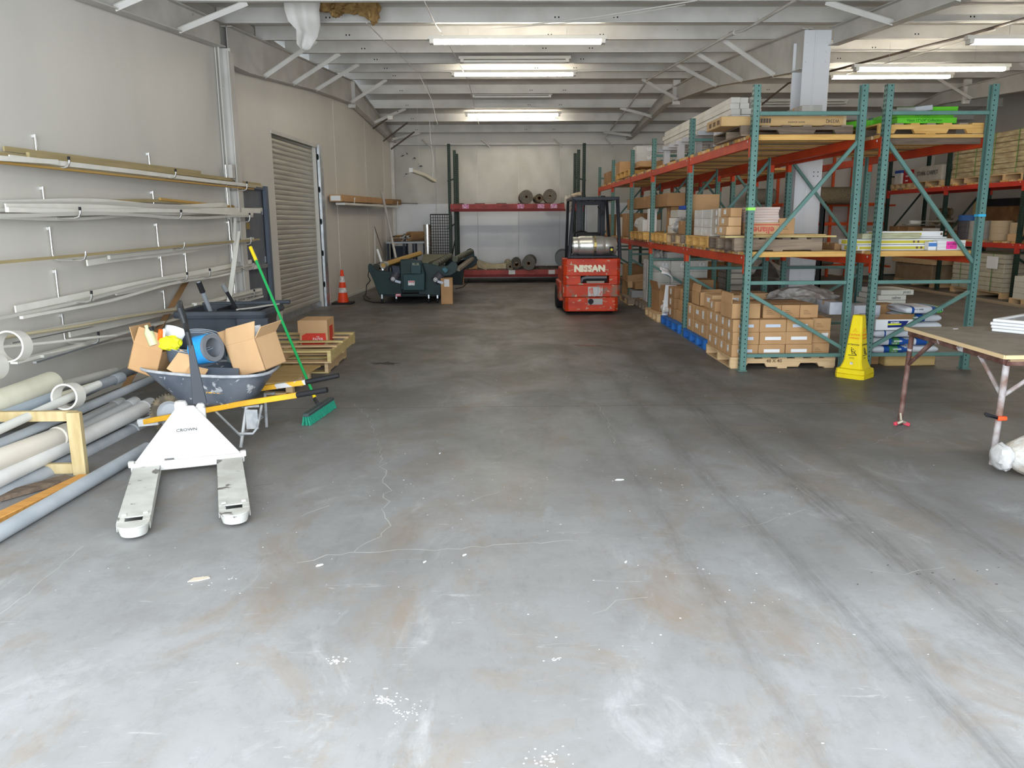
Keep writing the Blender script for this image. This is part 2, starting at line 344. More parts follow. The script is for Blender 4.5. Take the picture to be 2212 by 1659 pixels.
# rafters: deep tapered plate girders. web profile given as (y, z bottom)
def rafter(xf, prof, name='rafter', wd=.075):
    o = T  # noqa
    top = [(y, rz(y)+.0) for y, z in prof]
    mb = MB()
    for i in range(len(prof)-1):
        (y0, z0), (y1, z1) = prof[i], prof[i+1]; x0, x1 = xf(y0), xf(y1); t0, t1 = rz(y0), rz(y1)
        for a0, a1, b0, b1, wv in ((z0, t0, z1, t1, .006), (z0-.012, z0, z1-.012, z1, wd), (t0-.012, t0, t1-.012, t1, wd)):
            mb.add([(x0-wv, y0, a0), (x0+wv, y0, a0), (x0+wv, y0, a1), (x0-wv, y0, a1), (x1-wv, y1, b0), (x1+wv, y1, b0), (x1+wv, y1, b1), (x1-wv, y1, b1)], [(0, 1, 2, 3), (4, 5, 6, 7), (0, 1, 5, 4), (1, 2, 6, 5), (2, 3, 7, 6), (3, 0, 4, 7)])
    r = P(name, mb, steel_w, ce, smooth=False)
    for yy in (19.0,):
        if prof[-1][0] < 15: continue
        zz = prof[0][1]
        for i in range(len(prof)-1):
            if prof[i][0] <= yy <= prof[i+1][0]: f = (yy-prof[i][0])/(prof[i+1][0]-prof[i][0]); zz = prof[i][1]*(1-f)+prof[i+1][1]*f
        x = xf(yy)
        for s in (-.02, .02): P('splice_plate', MB().box(x-.085, x+.085, yy+s-.012, yy+s+.012, zz-.09, rz(yy)), steel_w, r, bevel=.002)
    return r
lp = [(11.68, 3.81), (12.3, 3.82), (16.0, 4.14), (19.0, 4.31), (24.2, 3.93)]; lp0 = [(-1.5, 3.1), (8.2, 3.76), (11.42, 4.0)]
rp = [(11.95, 3.80), (12.3, 3.81), (16.0, 4.2), (19.9, 4.40), (24.2, 4.0)]; rp0 = [(-1.5, 3.05), (8.4, 3.86), (11.9, 4.10)]; rq = rp0+rp[1:]
rl_ = rafter(lambda y: lwx(y, .09), lp); rl0 = rafter(lambda y: lwx(y, .09), lp0); rr_ = rafter(lambda y: 4.42-.045*(y-12), rp); rr0 = rafter(lambda y: 4.78, rp0); rf_ = rafter(lambda y: 11.0-.03*(y-12), rq)
def brace(r, xf, y, zb, side, prf, dx=.85):
    x = xf(y); P('flange_brace', MB().beam((x+side*.03, y, zb+.03), (x+side*dx, y+.02, rz(y)+.03), .005, .07, up=(0, 1, 0)).beam((x+side*.03, y-.02, zb), (x+side*dx, y, rz(y)), .07, .005, up=(0, 1, 0)), steel_w, r, smooth=False)
def prof_at(pr, y):
    for (a, b_), (c, d) in zip(pr, pr[1:]):
        if a <= y <= c: return b_+(d-b_)*(y-a)/(c-a)
for y in PY[4:]:
    if y == 11.56 or (y > 15 and PY.index(y) % 2): continue
    if y > 11: brace(rl_, lambda y: lwx(y, .09), y, prof_at(lp, y), 1, lp); brace(rr_, lambda y: 4.42-.045*(y-12), y, prof_at(rp, y), -1, rp)
    else: brace(rl0, lambda y: lwx(y, .09), y, prof_at(lp0, y), 1, lp0); brace(rr0, lambda y: 4.78, y, prof_at(rp0, y), -1, rp0)
    brace(rf_, lambda y: 11.0-.03*(y-12), y, prof_at(rq, y), -1, rq)
# columns
def hcol(name, label, x, y, z1, w, d, mat=steel_w, tf=.014):
    t = T(name, label, 'column', (x, y, 0))
    P('flange', MB().box(x-w/2, x+w/2, y-d/2, y-d/2+tf, 0, z1), mat, t, bevel=.002); P('flange', MB().box(x-w/2, x+w/2, y+d/2-tf, y+d/2, 0, z1), mat, t, bevel=.002)
    P('web', MB().box(x-.006, x+.006, y-d/2, y+d/2, 0, z1), mat, t); P('base_plate', MB().box(x-w/2-.05, x+w/2+.05, y-d/2-.05, y+d/2+.05, 0, .02), mat, t)
    return t
colm = M('column_white', (.74, .75, .77), .4)
t = T('steel_column', 'white boxed steel column standing between the two rows of green racks', 'column', (4.55, 12.1, 0))
P('column_plate', MB().box(4.545, 4.75, 11.90, 11.915, 0, 4.3), colm, t, bevel=.003); P('column_plate', MB().box(4.36, 4.52, 11.90, 11.915, 0, 4.3), colm, t, bevel=.003)
P('web', MB().box(4.52, 4.545, 11.90, 12.3, 0, 4.3), colm, t); P('column_plate', MB().box(4.36, 4.75, 12.3, 12.315, 0, 4.2), colm, t)
P('side_plate', MB().box(4.735, 4.75, 11.915, 12.3, 0, 4.2), colm, t)
for sx in (4.39, 4.68):
    for k in range(3): P('splice_bolt', MB().lathe([(0, 0), (.02, 0), (.02, .014), (0, .014)], 6, frame((sx+.02, 11.9, 3.88+.13*k), (1, 0, 0), (0, 0, 1))), colm, t)
mb = MB()
for a in (4.62, 4.68):
    for z in (2.29, 2.35): mb.box(a, a+.014, 11.897, 11.901, z, z+.014)
P('bolt_holes', mb, hole_m, t)
P('corner_guard', MB().box(4.76, 4.83, 11.88, 11.90, 0, 1.93).box(4.81, 4.83, 11.88, 12.0, 0, 1.93), black, t)
t = T('wall_column', 'white steel column against the left wall where the roof girder is spliced', 'column', (lwx(11.55), 11.55, 0))
x = lwx(11.55)
P('flange', MB().box(x+.0, x+.015, 11.42, 11.68, 0, 4.0), steel_w, t); P('flange', MB().box(x+.16, x+.175, 11.44, 11.66, 0, 3.95), steel_w, t, bevel=.002); P('web', MB().box(x, x+.17, 11.545, 11.555, 0, 4.0), steel_w, t)
P('conduit', MB().tube([(x+.06, 11.40, 0), (x+.06, 11.40, 4.0)], .014), steel_w, t)
P('junction_box', MB().box(x+.1, x+.16, 11.30, 11.42, 2.28, 2.46), steel_w, t, bevel=.004)
# roller door (door_1)
d1 = P('door_1', MB().prism([(lwx(13.55, -.13), 13.55), (lwx(13.55, -.10), 13.55), (lwx(16.2, -.10), 16.2), (lwx(16.2, -.13), 16.2)], 0, 3.2), greyp, smooth=False); d1['kind'] = 'structure'
n = 36; h = 3.05/n
for i in range(n):
    z = .11+i*h; pr = [(0, 0), (.008, h*.07), (.011, h*.35), (.011, h*.65), (.008, h*.93), (0, h)]
    mb = MB()
    L_ = 2.65; m = Matrix.Translation((lwx(13.55, -.10), 13.55, z)) @ Matrix.Rotation(math.atan2(-.0555, 1), 4, 'Z')
    mb.add([(a, 0, b_) for a, b_ in pr]+[(a, L_, b_) for a, b_ in pr], [(k, k+1, 6+k+1, 6+k) for k in range(5)], m)
    P('door_slat', mb, slat_m, d1, ang=60)
P('bottom_bar', MB().prism([(lwx(13.56, -.10), 13.56), (lwx(13.56, -.06), 13.56), (lwx(16.18, -.06), 16.18), (lwx(16.18, -.10), 16.18)], 0, .11), galv, d1, smooth=False)
wall_strip('door_jamb', 13.50, 13.56, 0, 3.16, .03, galv, d1, -.1); wall_strip('door_head', 13.5, 16.4, 3.10, 3.16, .02, steel_w, d1)
g_ = P('door_guide', MB().prism([(lwx(16.2, -.02), 16.2), (lwx(16.2, .05), 16.2), (lwx(16.42, .05), 16.42), (lwx(16.42, -.02), 16.42)], 0, 3.16), galv, d1, bevel=.003)
for k in range(5):
    z = .45+k*.62; mb = MB(); x = lwx(16.2, .015)
    P('guide_slot', MB().prism([(x+.02*math.cos(a), z+.06*math.sin(a)*1.0) for a in [2*PI*j/12 for j in range(12)]], 16.19, 16.197, 'y'), hole_m, g_)
# personnel door (door_2)
d2 = P('door_2', MB().prism([(lwx(12.05, -.06), 12.05), (lwx(12.05, -.02), 12.05), (lwx(13.05, -.02), 13.05), (lwx(13.05, -.06), 13.05)], 0, 2.2), greyp, smooth=False); d2['kind'] = 'structure'
wall_strip('door_frame', 12.0, 12.06, 0, 2.24, .03, greyf, d2); wall_strip('door_frame', 12.95, 13.07, 0, 2.24, .05, greyf, d2); wall_strip('door_frame', 12.0, 13.07, 2.18, 2.24, .035, greyf, d2)
wall_strip('push_bar', 12.15, 12.85, .98, 1.04, .06, galv, d2, 0); wall_strip('keypad', 12.2, 12.32, 1.58, 1.68, .012, M('brass', (.45, .33, .12), .4, .5), d2, -.02)
for k in range(3): wall_strip('hinge', 12.93, 12.96, .3+k*.75, .4+k*.75, .012, galv, d2, -.02)
# expansion strip of wall base
P('baseboard_left', MB().prism([(lwx(16.45), 16.45), (lwx(16.45, .012), 16.45), (lwx(24.1, .012), 24.1), (lwx(24.1), 24.1)], 0, .05), steel_w, smooth=False)['kind'] = 'structure'
# ================================================================ LAMPS
glow = M('tube_glow', (1, .93, .80), .5, emit=TUBE)
glow_off = M('tube_dim', (.85, .85, .8), .5)
lampw = M('lamp_white', (.78, .76, .7), .4)
def lamp(name, label, x, y, z, L=2.44, group=None, on=True):
    t = T(name, label, 'lamp', (x, y, z+.06), 0, group)
    P('housing', MB().prism([(y-.06, z+.035), (y+.06, z+.035), (y+.045, z+.09), (y-.045, z+.09)], x-L/2-.06, x+L/2+.06, 'x'), lampw, t, bevel=.003)
    for s in (-.035, .035): P('tube', MB().tube([(x-L/2+.03, y+s, z), (x+L/2-.03, y+s, z)], .019, 12), glow if on else glow_off, t)
    for s in (-1, 1): P('lamp_holder', MB().box(x+s*L/2-.03, x+s*L/2+.03, y-.062, y+.062, z-.02, z+.04), lampw, t, bevel=.004)
    for s in (-.7, .7): P('hanger', MB().tube([(x+s, y, z+.09), (x+s, y, rz(y)+.02)], .003, 5), galv, t)
    return t
lamp('fluorescent_lamp', 'lit twin-tube fluorescent lamp nearest the camera over the open aisle', AY(1118, 93, 12.05).x, 12.05, 4.17)
lamp('fluorescent_lamp', 'lit twin-tube fluorescent lamp, middle of the three over the open aisle', AY(1110, 163, 16.9).x, 16.9, 4.56)
lamp('fluorescent_lamp', 'lit twin-tube fluorescent lamp farthest down the open aisle, near the back wall', AY(1108, 249, 22).x, 22, 4.42)
lamp('fluorescent_lamp', 'unlit pale lamp housing behind the ridge over the open aisle', AY(1105, 218, 20.2).x, 20.2, 4.62, 1.85, on=False)
lamp('fluorescent_lamp', 'unlit pale lamp housing between the two nearer lit lamps of the aisle', AY(1112, 138, 15.2).x, 15.2, 4.50, 1.9, on=False)
lamp('fluorescent_lamp', 'lit fluorescent lamp running across the joint above the green racks', AY(2011, 152, 13.5).x, 13.5, 4.04)
lamp('fluorescent_lamp', 'lit fluorescent lamp just beyond the white column, lowest of the three on the right', AY(1924, 168, 16.9).x, 16.9, 4.49)
lamp('fluorescent_lamp', 'lit fluorescent lamp cut off by the right edge of the photo', AY(2095, 93, 11.2).x+1.22, 11.2, 3.98)
lamp('fluorescent_lamp', 'lit lamp added out of view beyond the right edge, nearer the door', 11.6, 8.6, 3.9)  # unseen lamp added to brighten the far right side
lamp('fluorescent_lamp', 'lit lamp added unseen high over the far right rack aisle', 12.0, 13.5, 4.1)  # second unseen lamp, added for more light on the far right wall
lamp('fluorescent_lamp', 'unlit lamp glimpsed between the rack post and the column under the roof', AY(1737, 218, 21).x, 21, 4.56, 2.1, on=False)
# ================================================================ PALLET RACKS
PR = [8.84, 11.67, 14.44, 16.71, 19.43, 22.0]
HCACHE = {}
def postmesh(zt, s, w=.078, d=.072, pitch=.051, hs=.011):
    """upright channel along z, front face at x=0 looking to -s, opening to +s"""
    k = (zt, s, w)
    if k in HCACHE: return HCACHE[k]
    mb = MB(); t = .003
    fx = lambda a: (min(a*s, 0), max(a*s, 0))
    mb.box(*fx(t), -w/2, w/2, 0, zt)
    for sy in (-1, 1):
        a, b_ = sorted((sy*w/2, sy*(w/2-t))); mb.box(*sorted((0, d*s)), a, b_, 0, zt)
        a, b_ = sorted((sy*w/2, sy*(w/2-.018))); mb.box(*sorted(((d-t)*s, d*s)), a, b_, 0, zt)
    mh = MB(); z = .05
    while z < zt-.02:
        mh.box((d*.62-hs/2)*s, (d*.62+hs/2)*s, -w/2-.0012, -w/2+.001, z, z+hs*1.2) if s > 0 else mh.box((d*.62+hs/2)*s, (d*.62-hs/2)*s, -w/2-.0012, -w/2+.001, z, z+hs*1.2)
        for q in (-.018, .018): mh.box(*sorted((-.0012*s, .001*s)), q-.006, q+.006, z, z+.024)
        z += pitch
    HCACHE[k] = (mb.data('post', False), mh.data('perforation', False)); return HCACHE[k]
def rack(label, xf, xb, posts, ztop, levels, mat, bmat, decks, group=None, horiz=(.17, .99, 2.79), diag=((1.2, 2.5, 0), (.88, .25, 1)), bh=.10, pitch=.215, conn=True, dmat=None, baysel=None, wd=.078):
    t = T('pallet_rack', label, 'rack', ((xf+xb)/2, (posts[0]+posts[-1])/2, 0), 0, group); s = 1 if xb > xf else -1
    for i, y in enumerate(posts):
        for x, sg in ((xf, s), (xb, -s)):
            a, b_ = postmesh(ztop, sg, wd); p = P('post', a, mat, t); p.matrix_parent_inverse = WM[t.name].inverted() @ Matrix.Translation((x, y, 0))
            h = P('perforation', b_, hole_m, p); h['kind'] = 'stuff'; h.matrix_parent_inverse = Matrix()
            P('base_plate', MB().box(x-.05+.03*sg, x+.05+.03*sg, y-.06, y+.06, 0, .008), mat, t)
        lo, hi = sorted((xf+.06*s, xb-.06*s))
        for z in horiz: P('horizontal_brace', MB().box(lo, hi, y-.022, y+.022, z-.02, z+.02), mat, t, bevel=.004, smooth=False)
        for z0, z1, fl in diag:
            a, b_ = ((lo, z0), (hi, z1)) if (s > 0) else ((hi, z0), (lo, z1))
            P('diagonal_brace', MB().beam((a[0], y, a[1]), (b_[0], y, b_[1]), .04, .04, up=(0, 1, 0)), mat, t, bevel=.004, smooth=False)
    for li, z in enumerate(levels):
        for i, (y0, y1) in enumerate(zip(posts, posts[1:])):
            for x, sg in ((xf, s), (xb, -s)):
                bx = sorted((x+.004*sg, x+.052*sg))
                bm_ = P('beam', MB().box(bx[0], bx[1], y0+wd/2, y1-wd/2, z-bh, z), bmat, t, bevel=.004, smooth=False)
                for yy, q in ((y0, 1), (y1, -1)):
                    ye = yy+q*wd/2
                    P('beam_connector', MB().box(*sorted((x-.004*sg, x+.05*sg)), *sorted((ye, ye+q*.006)), z-.2, z+.01).box(*sorted((x-.005*sg, x-.001*sg)), *sorted((yy+q*.002, ye+q*.006)), z-.2, z+.01), bmat, bm_)
                    if x == xf: P('safety_clip', MB().box(*sorted((x+.001*sg, x-.0*sg)), *sorted((ye+q*.06, ye+q*.085)), z-.035, z-.015), label_m, bm_)
            if (li, i) in decks:
                y = y0+.06; k = 0; dm = dmat or [wood_y, wood_n, wood_y, wood_o]
                while y < y1-.18:
                    lo, hi = sorted((xf+.01*s, xb-.01*s)); wv = .14+.02*random.random(); j = .004*random.random()
                    P('deck_plank', MB().box(lo, hi, y, y+wv, z+.002, z+.036+j), dm[k % len(dm)], t, smooth=False); y += pitch if i < 3 else pitch*1.4; k += 1
    return t
allb = {(l, i) for l in (0, 1) for i in range(5)}
random.seed(11)
r1 = rack('long green pallet rack with orange beams lining the open aisle', 2.73, 3.95, PR, 3.08, (1.29, 2.54), green_r, orange, allb)
r2 = rack('green pallet rack behind the aisle rack, its end nearest the work table', 4.15, 5.35, PR, 3.08, (1.29, 2.54), green_r, orange, allb-{(0, 1), (1, 1)}, diag=((2.5, 1.2, 0), (.25, .88, 1)))
for li, z in enumerate((1.29, 2.54)):                  # yellow end rails on the shelves nearest the camera
    P('end_plank', MB().box(2.80, 3.88, 8.885, 8.93, z-.02, z+.04), wood_y, r1, bevel=.003, smooth=False)
P('end_plank', MB().box(4.22, 5.28, 8.885, 8.93, 1.27, 1.33), wood_y, r2, bevel=.003, smooth=False)
# tape bands on the near posts
P('tape_band', MB().box(2.727, 2.808, 8.798, 8.882, 1.78, 1.81), M('tape_green', (.35, .85, .12), .4), r1)
P('tape_band', MB().box(5.27, 5.353, 8.798, 8.882, 1.70, 1.725), M('tape_blue', (.05, .45, .75), .4), r2)
# distant rack on the far right
PC = [13.35, 16.2, 19.05, 21.9]
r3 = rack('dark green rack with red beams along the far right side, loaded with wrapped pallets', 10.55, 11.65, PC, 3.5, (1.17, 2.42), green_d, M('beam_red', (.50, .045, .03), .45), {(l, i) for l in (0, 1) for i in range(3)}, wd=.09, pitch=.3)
# back rack with carpet rolls
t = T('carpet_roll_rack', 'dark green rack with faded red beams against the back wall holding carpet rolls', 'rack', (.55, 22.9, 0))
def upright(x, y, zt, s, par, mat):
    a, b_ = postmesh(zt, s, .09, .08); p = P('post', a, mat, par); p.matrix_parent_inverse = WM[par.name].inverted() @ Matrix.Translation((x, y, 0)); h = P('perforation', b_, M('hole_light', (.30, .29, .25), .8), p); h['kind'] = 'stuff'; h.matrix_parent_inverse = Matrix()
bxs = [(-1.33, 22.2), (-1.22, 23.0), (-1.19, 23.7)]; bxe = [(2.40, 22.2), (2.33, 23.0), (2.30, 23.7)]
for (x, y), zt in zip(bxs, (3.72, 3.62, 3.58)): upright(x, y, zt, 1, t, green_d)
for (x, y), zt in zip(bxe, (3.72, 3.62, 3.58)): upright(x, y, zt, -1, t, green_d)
for L_ in (bxs, bxe):
    for z in (.3, 1.5, 2.75): P('frame_brace', MB().beam((L_[0][0], L_[0][1], z), (L_[2][0], L_[2][1], z+.15), .03, .03), green_d, t)
    P('frame_brace', MB().beam((L_[0][0], L_[0][1], .4), (L_[2][0], L_[2][1], 1.4), .03, .03), green_d, t)
for z, y in ((2.14, 22.2), (.36, 22.2)):
    b0 = P('beam', MB().box(-1.28, 2.36, y-.06, y-.01, z-.13, z), redpink, t, bevel=.004); P('beam_lip', MB().box(-1.28, 2.36, y-.066, y-.01, z-.20, z-.135), M('beam_dark_red', (.22, .03, .03), .6), b0)  # lower lip in a darker red than the beam face
    for k, xx in enumerate((-.95, .55, 1.1, 1.45, 1.88) if z > 1 else (.3, 1.4)): P('price_sticker', MB().box(xx, xx+.18, y-.0625, y-.0605, z-.125, z-.01), M('sticker_pink', (.62, .10, .35), .5, c2=(.8, .7, .75), scale=30) if z > 1 else label_m, b0)
    P('beam', MB().box(-1.24, 2.33, 23.68, 23.73, z-.11, z), redpink, t, bevel=.004)
    for k in range(12):
        if z > 1 and k % 2: continue
        P('deck_plank', MB().box(-1.2+k*.295, -1.2+k*.295+.27, 22.15, 23.7, z+.001, z+.022), wood_d, t, smooth=False)
P('scribble', MB().tube([(-.35, 22.136, 2.1), (-.2, 22.136, 2.07), (-.35, 22.136, 2.04), (-.5, 22.136, 2.07), (-.35, 22.136, 2.1)], .006, 5).tube([(0, 22.136, 2.09), (.1, 22.136, 2.05), (.22, 22.136, 2.1), (.3, 22.136, 2.06)], .005, 5), ink, t)
# orange cantilever rack in the far corner
og = M('rack_orange', (.68, .10, .03), .45)
t = T('roll_rack', 'orange steel carpet roll rack with tall bars against the back wall', 'rack', (9.3, 23.6, 0))
for x in (7.9, 8.15, 8.62, 8.95, 9.3, 9.75, 10.3, 10.75, 11.2): P('upright_bar', MB().box(x-.035, x+.035, 23.55, 23.62, 0, 3.5), og, t, smooth=False)
for z in (.35, 1.55, 2.1): P('cross_beam', MB().box(7.85, 11.4, 23.48, 23.55, z-.05, z+.04), og, t, bevel=.004, smooth=False)
for x in (7.95, 9.0, 10.2, 11.1):
    for z in (.38, 2.08): P('support_arm', MB().box(x, x+.06, 22.6, 23.5, z-.05, z), og, t, smooth=False)
crp = M('carpet_beige', (.33, .27, .18), .95, c2=(.18, .145, .095), scale=60, bump=.4, bscale=60, lo=.4, hi=.6)
crp2 = M('carpet_taupe', (.27, .245, .20), .95, c2=(.20, .18, .15), scale=25, bump=.3, bscale=40)
def roll(name, label, a, b, r, mat, cat='carpet roll', core=.3, group=None, n=22, spiral=True):
    a, b = Vector(a), Vector(b); t = T(name, label, cat, tuple((a+b)/2-Vector((0, 0, r))), 0, group); d = (b-a).normalized(); m = frame(a, d.orthogonal(), d.cross(d.orthogonal())); L = (b-a).length
    rc = r*core
    P('roll_body', MB().lathe([(r*.97, 0), (r, .02), (r, L-.02), (r*.97, L), (rc, L), (rc, 0), (r*.97, 0)], n, m), mat, t)
    if spiral:
        pts = [m @ Vector(((rc+(r-rc)*k/60)*math.cos(k*.42), (rc+(r-rc)*k/60)*math.sin(k*.42), -.002)) for k in range(60)]
        pts2 = [m @ Vector(((rc+(r-rc)*k/60)*math.cos(k*.42), (rc+(r-rc)*k/60)*math.sin(k*.42), L+.002)) for k in range(60)]
        P('wound_edge', MB().tube(pts, .004, 4).tube(pts2, .004, 4), M('carpet_edge_dark', (.10, .085, .06), .95), t)
    P('core', MB().lathe([(rc*.99, .01), (rc*.99, L-.01), (rc*.8, L-.01), (rc*.8, .01), (rc*.99, .01)], 14, m), card3, t)
    return t
roll('carpet_roll', 'speckled tan carpet roll lying on the orange rack arms, its end facing left', (8.28, 22.9, 2.33), (10.1, 22.9, 2.33), .24, crp)
roll('carpet_roll', 'brown carpet roll beside the white column, farthest left on the orange rack', (7.2, 23.3, 2.33), (7.95, 23.3, 2.33), .22, crp2)
roll('carpet_roll', 'greenish carpet roll low on the orange rack behind the green posts', (8.0, 22.9, .63), (9.6, 22.9, .63), .24, crp2)
# ================================================================ LEFT SIDE
def PL(*a, **k):                                        # part authored in the thing's own frame
    o = P(*a, **k); o.matrix_parent_inverse = Matrix(); return o
def ribbon(mb, pts, w, h):
    pts = [Vector(p) for p in pts]; n = len(pts); vs = []
    for i, p in enumerate(pts):
        d = pts[min(i+1, n-1)]-pts[max(i-1, 0)]; s = d.cross(Vector((0, 0, 1))).normalized(); u = s.cross(d.normalized())
        vs += [p+s*w/2+u*h/2, p-s*w/2+u*h/2, p-s*w/2-u*h/2, p+s*w/2-u*h/2]
    fs = [(i*4+j, i*4+(j+1) % 4, i*4+4+(j+1) % 4, i*4+4+j) for i in range(n-1) for j in range(4)]+[(0, 1, 2, 3), (n*4-1, n*4-2, n*4-3, n*4-4)]
    return mb.add(vs, fs)
# --- wall hooks
hooks = [((75, 290), (148, 338)), ((321, 330), (379, 365)), ((487, 356), (533, 392)), ((92, 403), (172, 447)), ((330, 413), (391, 453)), ((490, 405), (539, 460)),
         ((107, 490), (184, 538)), ((338, 483), (398, 520)), ((494, 478), (542, 509)), ((120, 583), (197, 628)), ((347, 553), (404, 588)), ((400, 546), (453, 580)), ((499, 520), (547, 563)),
         ((134, 678), (212, 717)), ((353, 627), (409, 668)), ((505, 596), (549, 625))]
rown = ['top', 'top', 'top', 'second', 'second', 'second', 'third', 'third', 'third', 'fourth', 'fourth', 'fourth', 'fourth', 'lowest', 'lowest', 'lowest']
coln = ['left', 'middle', 'right']*3+['left', 'middle', 'extra', 'right']+['left', 'middle', 'right']
for i, ((wx, wy), (tx, ty)) in enumerate(hooks):
    a = LW(wx, wy, .03); b = AY(tx, ty, a.y); c = AY(tx, ty+(24 if wx < 200 else 19), a.y)
    z0 = c.z; x0 = a.x
    nm = {'left': 'nearest the camera', 'middle': 'in the middle', 'extra': 'just right of the middle one', 'right': 'beside the grey door'}[coln[i]]
    t = T('wall_hook', f'chrome storage hook of the {rown[i]} molding row, {nm}', 'hook', (x0, a.y, z0), 0, 'chrome hooks holding the molding')
    r = .0095; P('arm', MB().tube([(x0, a.y, a.z), (x0, a.y, z0+.05), (x0+.012, a.y, z0+.015), (x0+.05, a.y, z0), (b.x-.045, a.y, z0), (b.x-.012, a.y, z0+.012), (b.x, a.y, z0+.045), (b.x, a.y, b.z-.02)], r, 10), zinc, t)
    P('wall_end', MB().box(x0-.03, x0, a.y-.008, a.y+.008, a.z-.03, a.z), zinc, t, bevel=.003)
    if i not in (6, 7, 8): P('tip_cap', MB().tube([(b.x, a.y, b.z-.03), (b.x, a.y, b.z)], .012, 10), black, t)
# --- strips lying on the hooks; ends given in the picture, distance from wall in metres
tan_m = M('molding_tan', (.47, .38, .20), .5, c2=(.40, .32, .16), scale=3, st=(4, .4, 4)); tan2 = M('molding_straw', (.58, .50, .33), .5, c2=(.5, .43, .28), scale=3); och = M('molding_ochre', (.55, .33, .09), .5)
wht = white_g; wht2 = M('molding_grey_white', (.60, .585, .53), .5); alu = M('aluminium_strip', (.62, .64, .66), .3, .8)
rows = [
 ('top', [((8, 321), (433, 373), .06, tan_m, .014, .03, 0, 'olive tan, ending short of the door'), ((-60, 326), (562, 399), .10, tan_m, .02, .03, .002, 'olive tan, reaching the door frame'), ((-60, 333), (566, 403), .14, tan2, .02, .022, .002, 'straw coloured, reaching the door frame'),
          ((-60, 338), (120, 350), .27, wht, .05, .02, .0, 'white, short, poking out at the left'), ((-60, 345), (545, 409), .20, och, .06, .012, .001, 'ochre, lowest in the bundle'), ((20, 340), (535, 400), .24, wht, .012, .022, .003, 'cream front edge'), ((-50, 343), (550, 404), .17, tan2, .04, .02, .001, 'pale, middle of bundle'), ((60, 334), (500, 388), .12, tan_m, .03, .03, .001, 'brown tan, upper middle')]),
 ('second', [((-60, 440), (490, 443), .08, wht, .014, .03, .02, 'white and arched over the middle hook'), ((-60, 443), (566, 453), .12, wht2, .012, .03, .015, 'grey white, longest'), ((118, 434), (520, 445), .05, tan_m, .014, .025, .02, 'olive, hidden behind'), ((12, 449), (562, 456), .17, wht, .012, .035, .014, 'white with a square cut left end'),
             ((-60, 455), (300, 452), .14, wht2, .05, .014, .01, 'grey white, short'), ((15, 453), (545, 462), .21, wht, .03, .02, .012, 'white, in front'), ((-60, 466), (545, 467), .25, wht2, .03, .016, .016, 'grey white sagging between hooks'), ((-60, 468), (470, 470), .10, wht, .05, .014, .018, 'white, lowest and sagging'), ((345, 430), (523, 449), .06, och, .03, .02, .0, 'brown, short, at the right')]),
 ('third', [((-60, 572), (560, 517), .20, tan_m, .022, .018, .003, 'thin straight tan rod'), ((188, 568), (548, 517), .13, wht, .016, .03, .012, 'white with a frayed left end'), ((235, 556), (545, 519), .17, wht2, .03, .02, .006, 'grey white, lying under the tan rod')]),
 ('fourth', [((33, 668), (543, 565), .10, wht, .012, .03, .005, 'white, highest of the bundle'), ((-10, 688), (548, 571), .16, wht2, .05, .012, .016, 'grey white, drooping to the left'), ((46, 686), (500, 590), .22, wht, .03, .012, .016, 'white, drooping below the others'), ((250, 632), (560, 575), .13, wht, .02, .03, .0, 'white, short, at the right'), ((200, 646), (470, 590), .07, wht2, .03, .02, .01, 'grey white near the wall')]),
 ('lowest', [((-60, 740), (385, 668), .28, tan2, .022, .022, .006, 'cream rod, upper'), ((-60, 757), (250, 725), .34, wht, .024, .024, .003, 'cream rod ending past the hook'), ((-60, 748), (565, 632), .22, wht2, .03, .03, .01, 'grey white, longest'), ((30, 783), (565, 640), .16, wht, .06, .014, .008, 'white board with torn left end'),
             ((75, 783), (330, 705), .3, alu, .03, .012, .0, 'silver metal, lowest'), ((25, 739), (200, 703), .12, alu, .012, .02, 0, 'thin silver, against the wall'), ((180, 703), (420, 668), .06, pvcd, .015, .02, 0, 'thin dark grey'), ((420, 658), (562, 625), .24, wht, .06, .02, 0, 'white, nearest the door'), ((150, 722), (480, 650), .1, wht, .02, .03, .006, 'white, behind the rods'), ((90, 770), (330, 722), .2, wht2, .04, .012, .01, 'crumpled grey white')])]
random.seed(21)
for rn, L_ in rows:
    for (a, b, off, mat, wd, ht, amp, desc) in L_:
        A, B = LW(*a, off), LW(*b, off); pts = wob(A, B, 24, amp)
        k_ = 1.9 if mat in (wht, wht2) else 1.35
        if amp > .008: pts = wob(A, B, 24, amp*1.7)
        mb = MB(); ribbon(mb, pts, wd, ht*k_)
        if 'rod' in desc and 'cream' in desc: mb = MB().tube(pts, .014, 8)
        o = P('molding_strip', mb, mat); tag(o, f'{desc} strip of wall molding on the {rn} hook row'.replace('  ', ' '), 'molding', 'moldings on the wall hooks')
def strip(name, label, cat, a, b, wd, th, mat, group=None): 
    o = P(name, MB().beam(a, b, wd, th, up=(1, 0, 0)), mat, bevel=.002); return tag(o, label, cat, group)
strip('leaning_board', 'brown board leaning on the wall behind the dark waste cart', 'board', LW(402, 608, .05), LW(268, 840, .3), .012, .07, card3)
strip('leaning_strip', 'pale strip leaning steeply against the wall beside the grey door', 'board', LW(515, 500, .22), LW(488, 700, .36), .012, .06, wht)
strip('leaning_strip', 'narrow white strip leaning steeply behind the other near the grey door', 'board', LW(508, 470, .2), LW(500, 690, .24), .012, .04, wht2)
